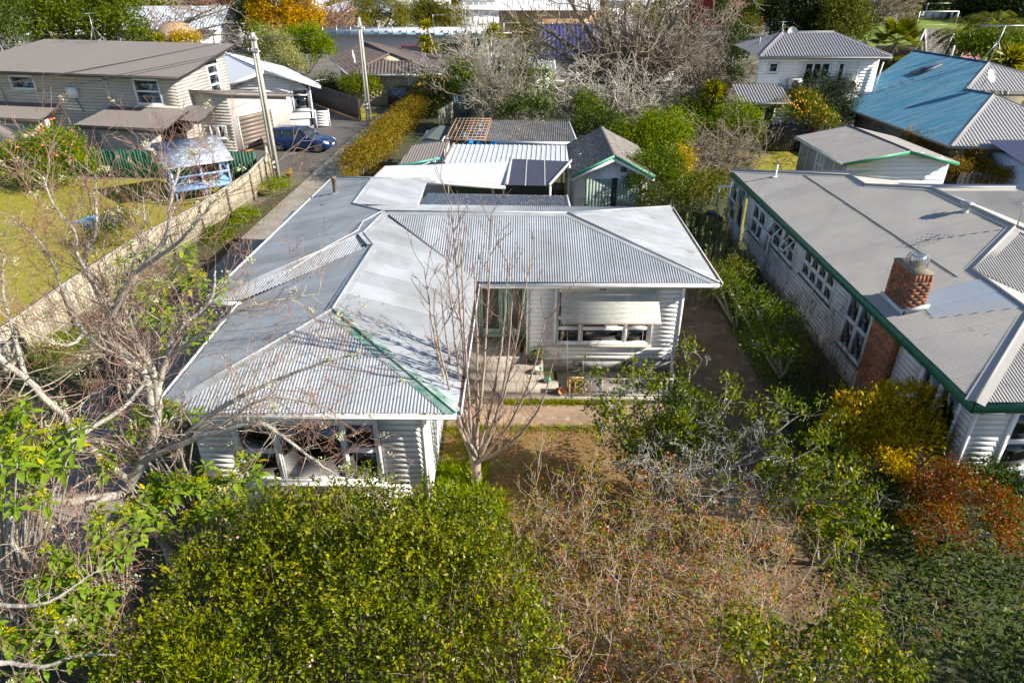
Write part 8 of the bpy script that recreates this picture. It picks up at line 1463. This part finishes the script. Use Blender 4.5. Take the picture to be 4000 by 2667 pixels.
shrub('sunlit_conifer', 'right hand side branches in a sunlit olive leaf colour, of a second conifer beside the dark macrocarpa', 'tree', (52, 108, 0), [((45.83,106,3.39), (2.6, 2.2, 3.2)), ((47.84,107,4.3), (2.0, 2, 2.8)), ((48.51,105,2.49), (2.0, 1.8, 1.5)), ((46.14,104,1.6), (2.4, 2, 1.4))], 12000, .4, olivem, 142, clump=9, gaps=2, droop=.6, upb=.2, asp=.3, bark=barkd)  # sunlit side put into the leaf colour, olive beside the dark macrocarpa
for i, (px_, w_) in enumerate((((3800, 60), 5), ((3860, 45), 6), ((3925, 55), 6), ((3985, 50), 6))):
    pass
FT = [('first dark pine from the left in the row along the right side of the field', (90.6, 149.5), [((90.65,149.5,1.24), (3.6, 3, 3)), ((89.79,149.5,0.78), (2.6, 2.6, 2))]), ('second dark pine from the left in the row along the field', (93.4, 147), [((91.96,147,1.86), (4, 3.4, 3.6)), ((91.2,147,1.19), (3, 3, 2.4)), ((93.69,147,1.19), (3, 3, 2.4))]), ('third dark pine in the row along the field', (94.6, 142.5), [((93.08,142.5,1.96), (4.2, 3.4, 3.8)), ((92.11,142.5,1.3), (3, 3, 2.4)), ((94.53,142.5,1.3), (3, 3, 2.4))]), ('rightmost dark pine in the row along the field', (98, 140.5), [((94.63,140.5,2.1), (4.2, 3.4, 4)), ((94.19,140.5,1.37), (3, 3, 2.2))]), ('dark pine behind the soccer field wall left of the clubhouse', (84, 161), [((89.07,161,1.63), (5, 4, 4)), ((88.2,161,0.9), (3.4, 3, 2.4))]), ('second dark pine behind the soccer field wall', (78, 161), [((86.28,161,1.88), (4.6, 4, 4)), ((85.45,161,1), (3.4, 3, 2.4))]), ('dark pine at the left end of the field wall', (72, 165), [((85.01,165,1.88), (4, 4, 4))])]
for i, (lb, bs, bl) in enumerate(FT): shrub('pine_tree', lb, 'tree', (bs[0], bs[1], 0), bl, 3600, .6, macm, 150 + i, group='dark pines around the sports field', clump=8, gaps=2, bark=barkd, stem=.35)
shrub('topiary_bush', 'lollipop shaped rounded bush in front of the cream brick wall', 'bush', (-13.2, 61.8, 0), [((-13.11,61.8,1.68), (1.35, 1.2, 1.0)), ((-13.87,61.8,1.78), (.9, .9, .8)), ((-12.31,61.6,1.61), (.9, .9, .9))], 7000, .15, leafmat('topiary_leaf', [(.05, .08, .008), (.13, .16, .012), (.22, .23, .025)], .45, .3), 161, clump=7, shell=.25, stem=.09)
bare('bare_fruit_tree', 'leafless pale fruit tree in front of the cream brick house', (-5.4, 61.5, 0), [(-8.3,62,3), (-7.39,62,3.61), (-6.54,62,3.2), (-5.25,62,2.79), (-8.67,61,2.12), (-4.55,61,2.12), (-7.82,61,1.92)], .12, bk3, bk3, 162, depth=2, L=1.4, step=.35, rmin=.018)
lowbush('dark shrub hugging the shaded wall left of the brick house', (-17, 66, .8), (1.4, 1.6, 1.1), 2400, darkm, .18, 20, 'shrub', None); lowbush('yellow shrub beside the thatched shelter', (-36.5, 82.5, 3.2), (1.8, 1, .8), 1600, goldm, .22, 21, 'shrub', None)
cl2 = thing('folding_clothes_line', 'small rotary clothes line behind the white house porch', 'clothes line', (-17.4, 60, 0)); mb = MB(); cx, cy = -17.4, 60.0; mb.tube([(cx, cy, 0), (cx, cy, 2.6)], .05, 5)
for a in range(4): mb.tube([(cx, cy, 2.4), (cx + 2.0 * math.cos(a * 1.57 + .5), cy + 2.0 * math.sin(a * 1.57 + .5), 2.55)], .03, 4)
mb.build('frame', metalg, cl2); mb = MB()
for rr_ in (1, 1.5, 1.95): mb.tube([(cx + rr_ * math.cos(a * 1.57 + .5), cy + rr_ * math.sin(a * 1.57 + .5), 2.52) for a in range(5)], .012, 3, False)
mb.build('line', wm, cl2)
# ---- trees and bushes scattered among the far houses
g = random.Random(77); kinds = [('olive', olivem), ('dark green', darkm), ('mid green', midm), ('rusty brown', leafmat('rust_leaf', [(.14, .07, .05), (.25, .13, .09), (.3, .2, .14)], .6, .2))]
FARL = [((-73.04, 150, 1.66),0,'broad olive tree in front of the brown brick building at the top left',4),
 ((-74.48, 160, 1.7),1,'dark green tree top behind the long flat white roof',3),
 ((-56.78, 128, 2.86),0,'small olive tree on the edge of the white roofed block',1.6),
 ((-52.53, 150, 2.8),3,'rusty leafless tree mass at the top behind the golden conifer',5),
 ((-35.89, 150, 2.57),3,'rusty tree mass right of the golden conifer at the top',4),
 ((-35.56, 160, 2.18),1,'dark tree above the weeping trees',4),
 ((-33.32, 165, 2.03),1,'second dark tree above the weeping trees',4),
 ((-27.81, 150, 2.57),2,'yellow green tree above the weeping trees',3),
 ((-31.53, 135, 2.49),0,'small olive tree beside the low pale roof',2.4),
 ((-1.18, 175, 1.53),1,'dark tree beside the dark red brick block',4),
 ((-4.19, 178, 1.46),1,'second dark tree by the dark red brick block',3.4),
 ((3.63, 180, 1.34),3,'rusty tree at the top above the big bare tree',6),
 ((8.09, 150, 2.57),1,'dark tree seen through the big bare tree',4),
 ((13.19, 130, 3.04),0,'olive tree seen through the right of the big bare tree',3),
 ((24.02, 170, 1.83),3,'rusty tree behind the big bare tree top',6),
 ((29.3, 140, 2.77),2,'green tree behind the right of the big bare tree',3),
 ((36.39, 128, 2.98),1,'dark bush in front of the red pavilion wall',2.4),
 ((42.87, 128, 3.1),2,'round yellow green bush right of the red pavilion wall',2.0),
 ((42.82, 132, 3.1),1,'dark bush between the pavilion and the round bush',2),
 ((45.49, 132, 3.1),1,'dark bush right of the round yellow green bush',2.2),
 ((90.23, 185, 1.04),3,'rusty far tree behind the field tree',5),
 ((109.92, 190, 0.74),3,'far rusty tree above the clubhouse roof',4),
 ((119.91, 195, 0.8),3,'far rusty tree above the row of pines',6),
 ((42.27, 170, 2.24),3,'rusty tree above the white hall',5),
 ((80.46, 152, 0.59),0,'low olive bush at the field wall',1.6),
 ((-83.91, 160, 2.67),1,'dark tree above the glossy evergreen',4),
 ((-16.81, 200, 0.33),0,'olive tree on the top edge at centre',4),
 ((-10.33, 205, 0.16),3,'rusty tree on the top edge at centre',4),
 ((20.05, 118, 2.78),0,'olive bush near the blue court',2.4),
 ((33.42, 105, 2.49),0,'small bush by the court fence',1.4),
 ]
for i, (c, k, lb, rr_) in enumerate(FARL): shrub('far_tree', lb, 'tree', (c[0], c[1], 0), [(c, (rr_, rr_ * .9, rr_ * .9)), ((c[0] - rr_ * .7, c[1], c[2] - rr_ * .35), (rr_ * .75, rr_ * .7, rr_ * .7)), ((c[0] + rr_ * .75, c[1] - .3, c[2] - rr_ * .4), (rr_ * .7, rr_ * .7, rr_ * .65))], 2400, .14 * rr_ + .1, kinds[k][1], 200 + i, group='trees among the far houses', clump=8, gaps=1.6, bark=barkd)
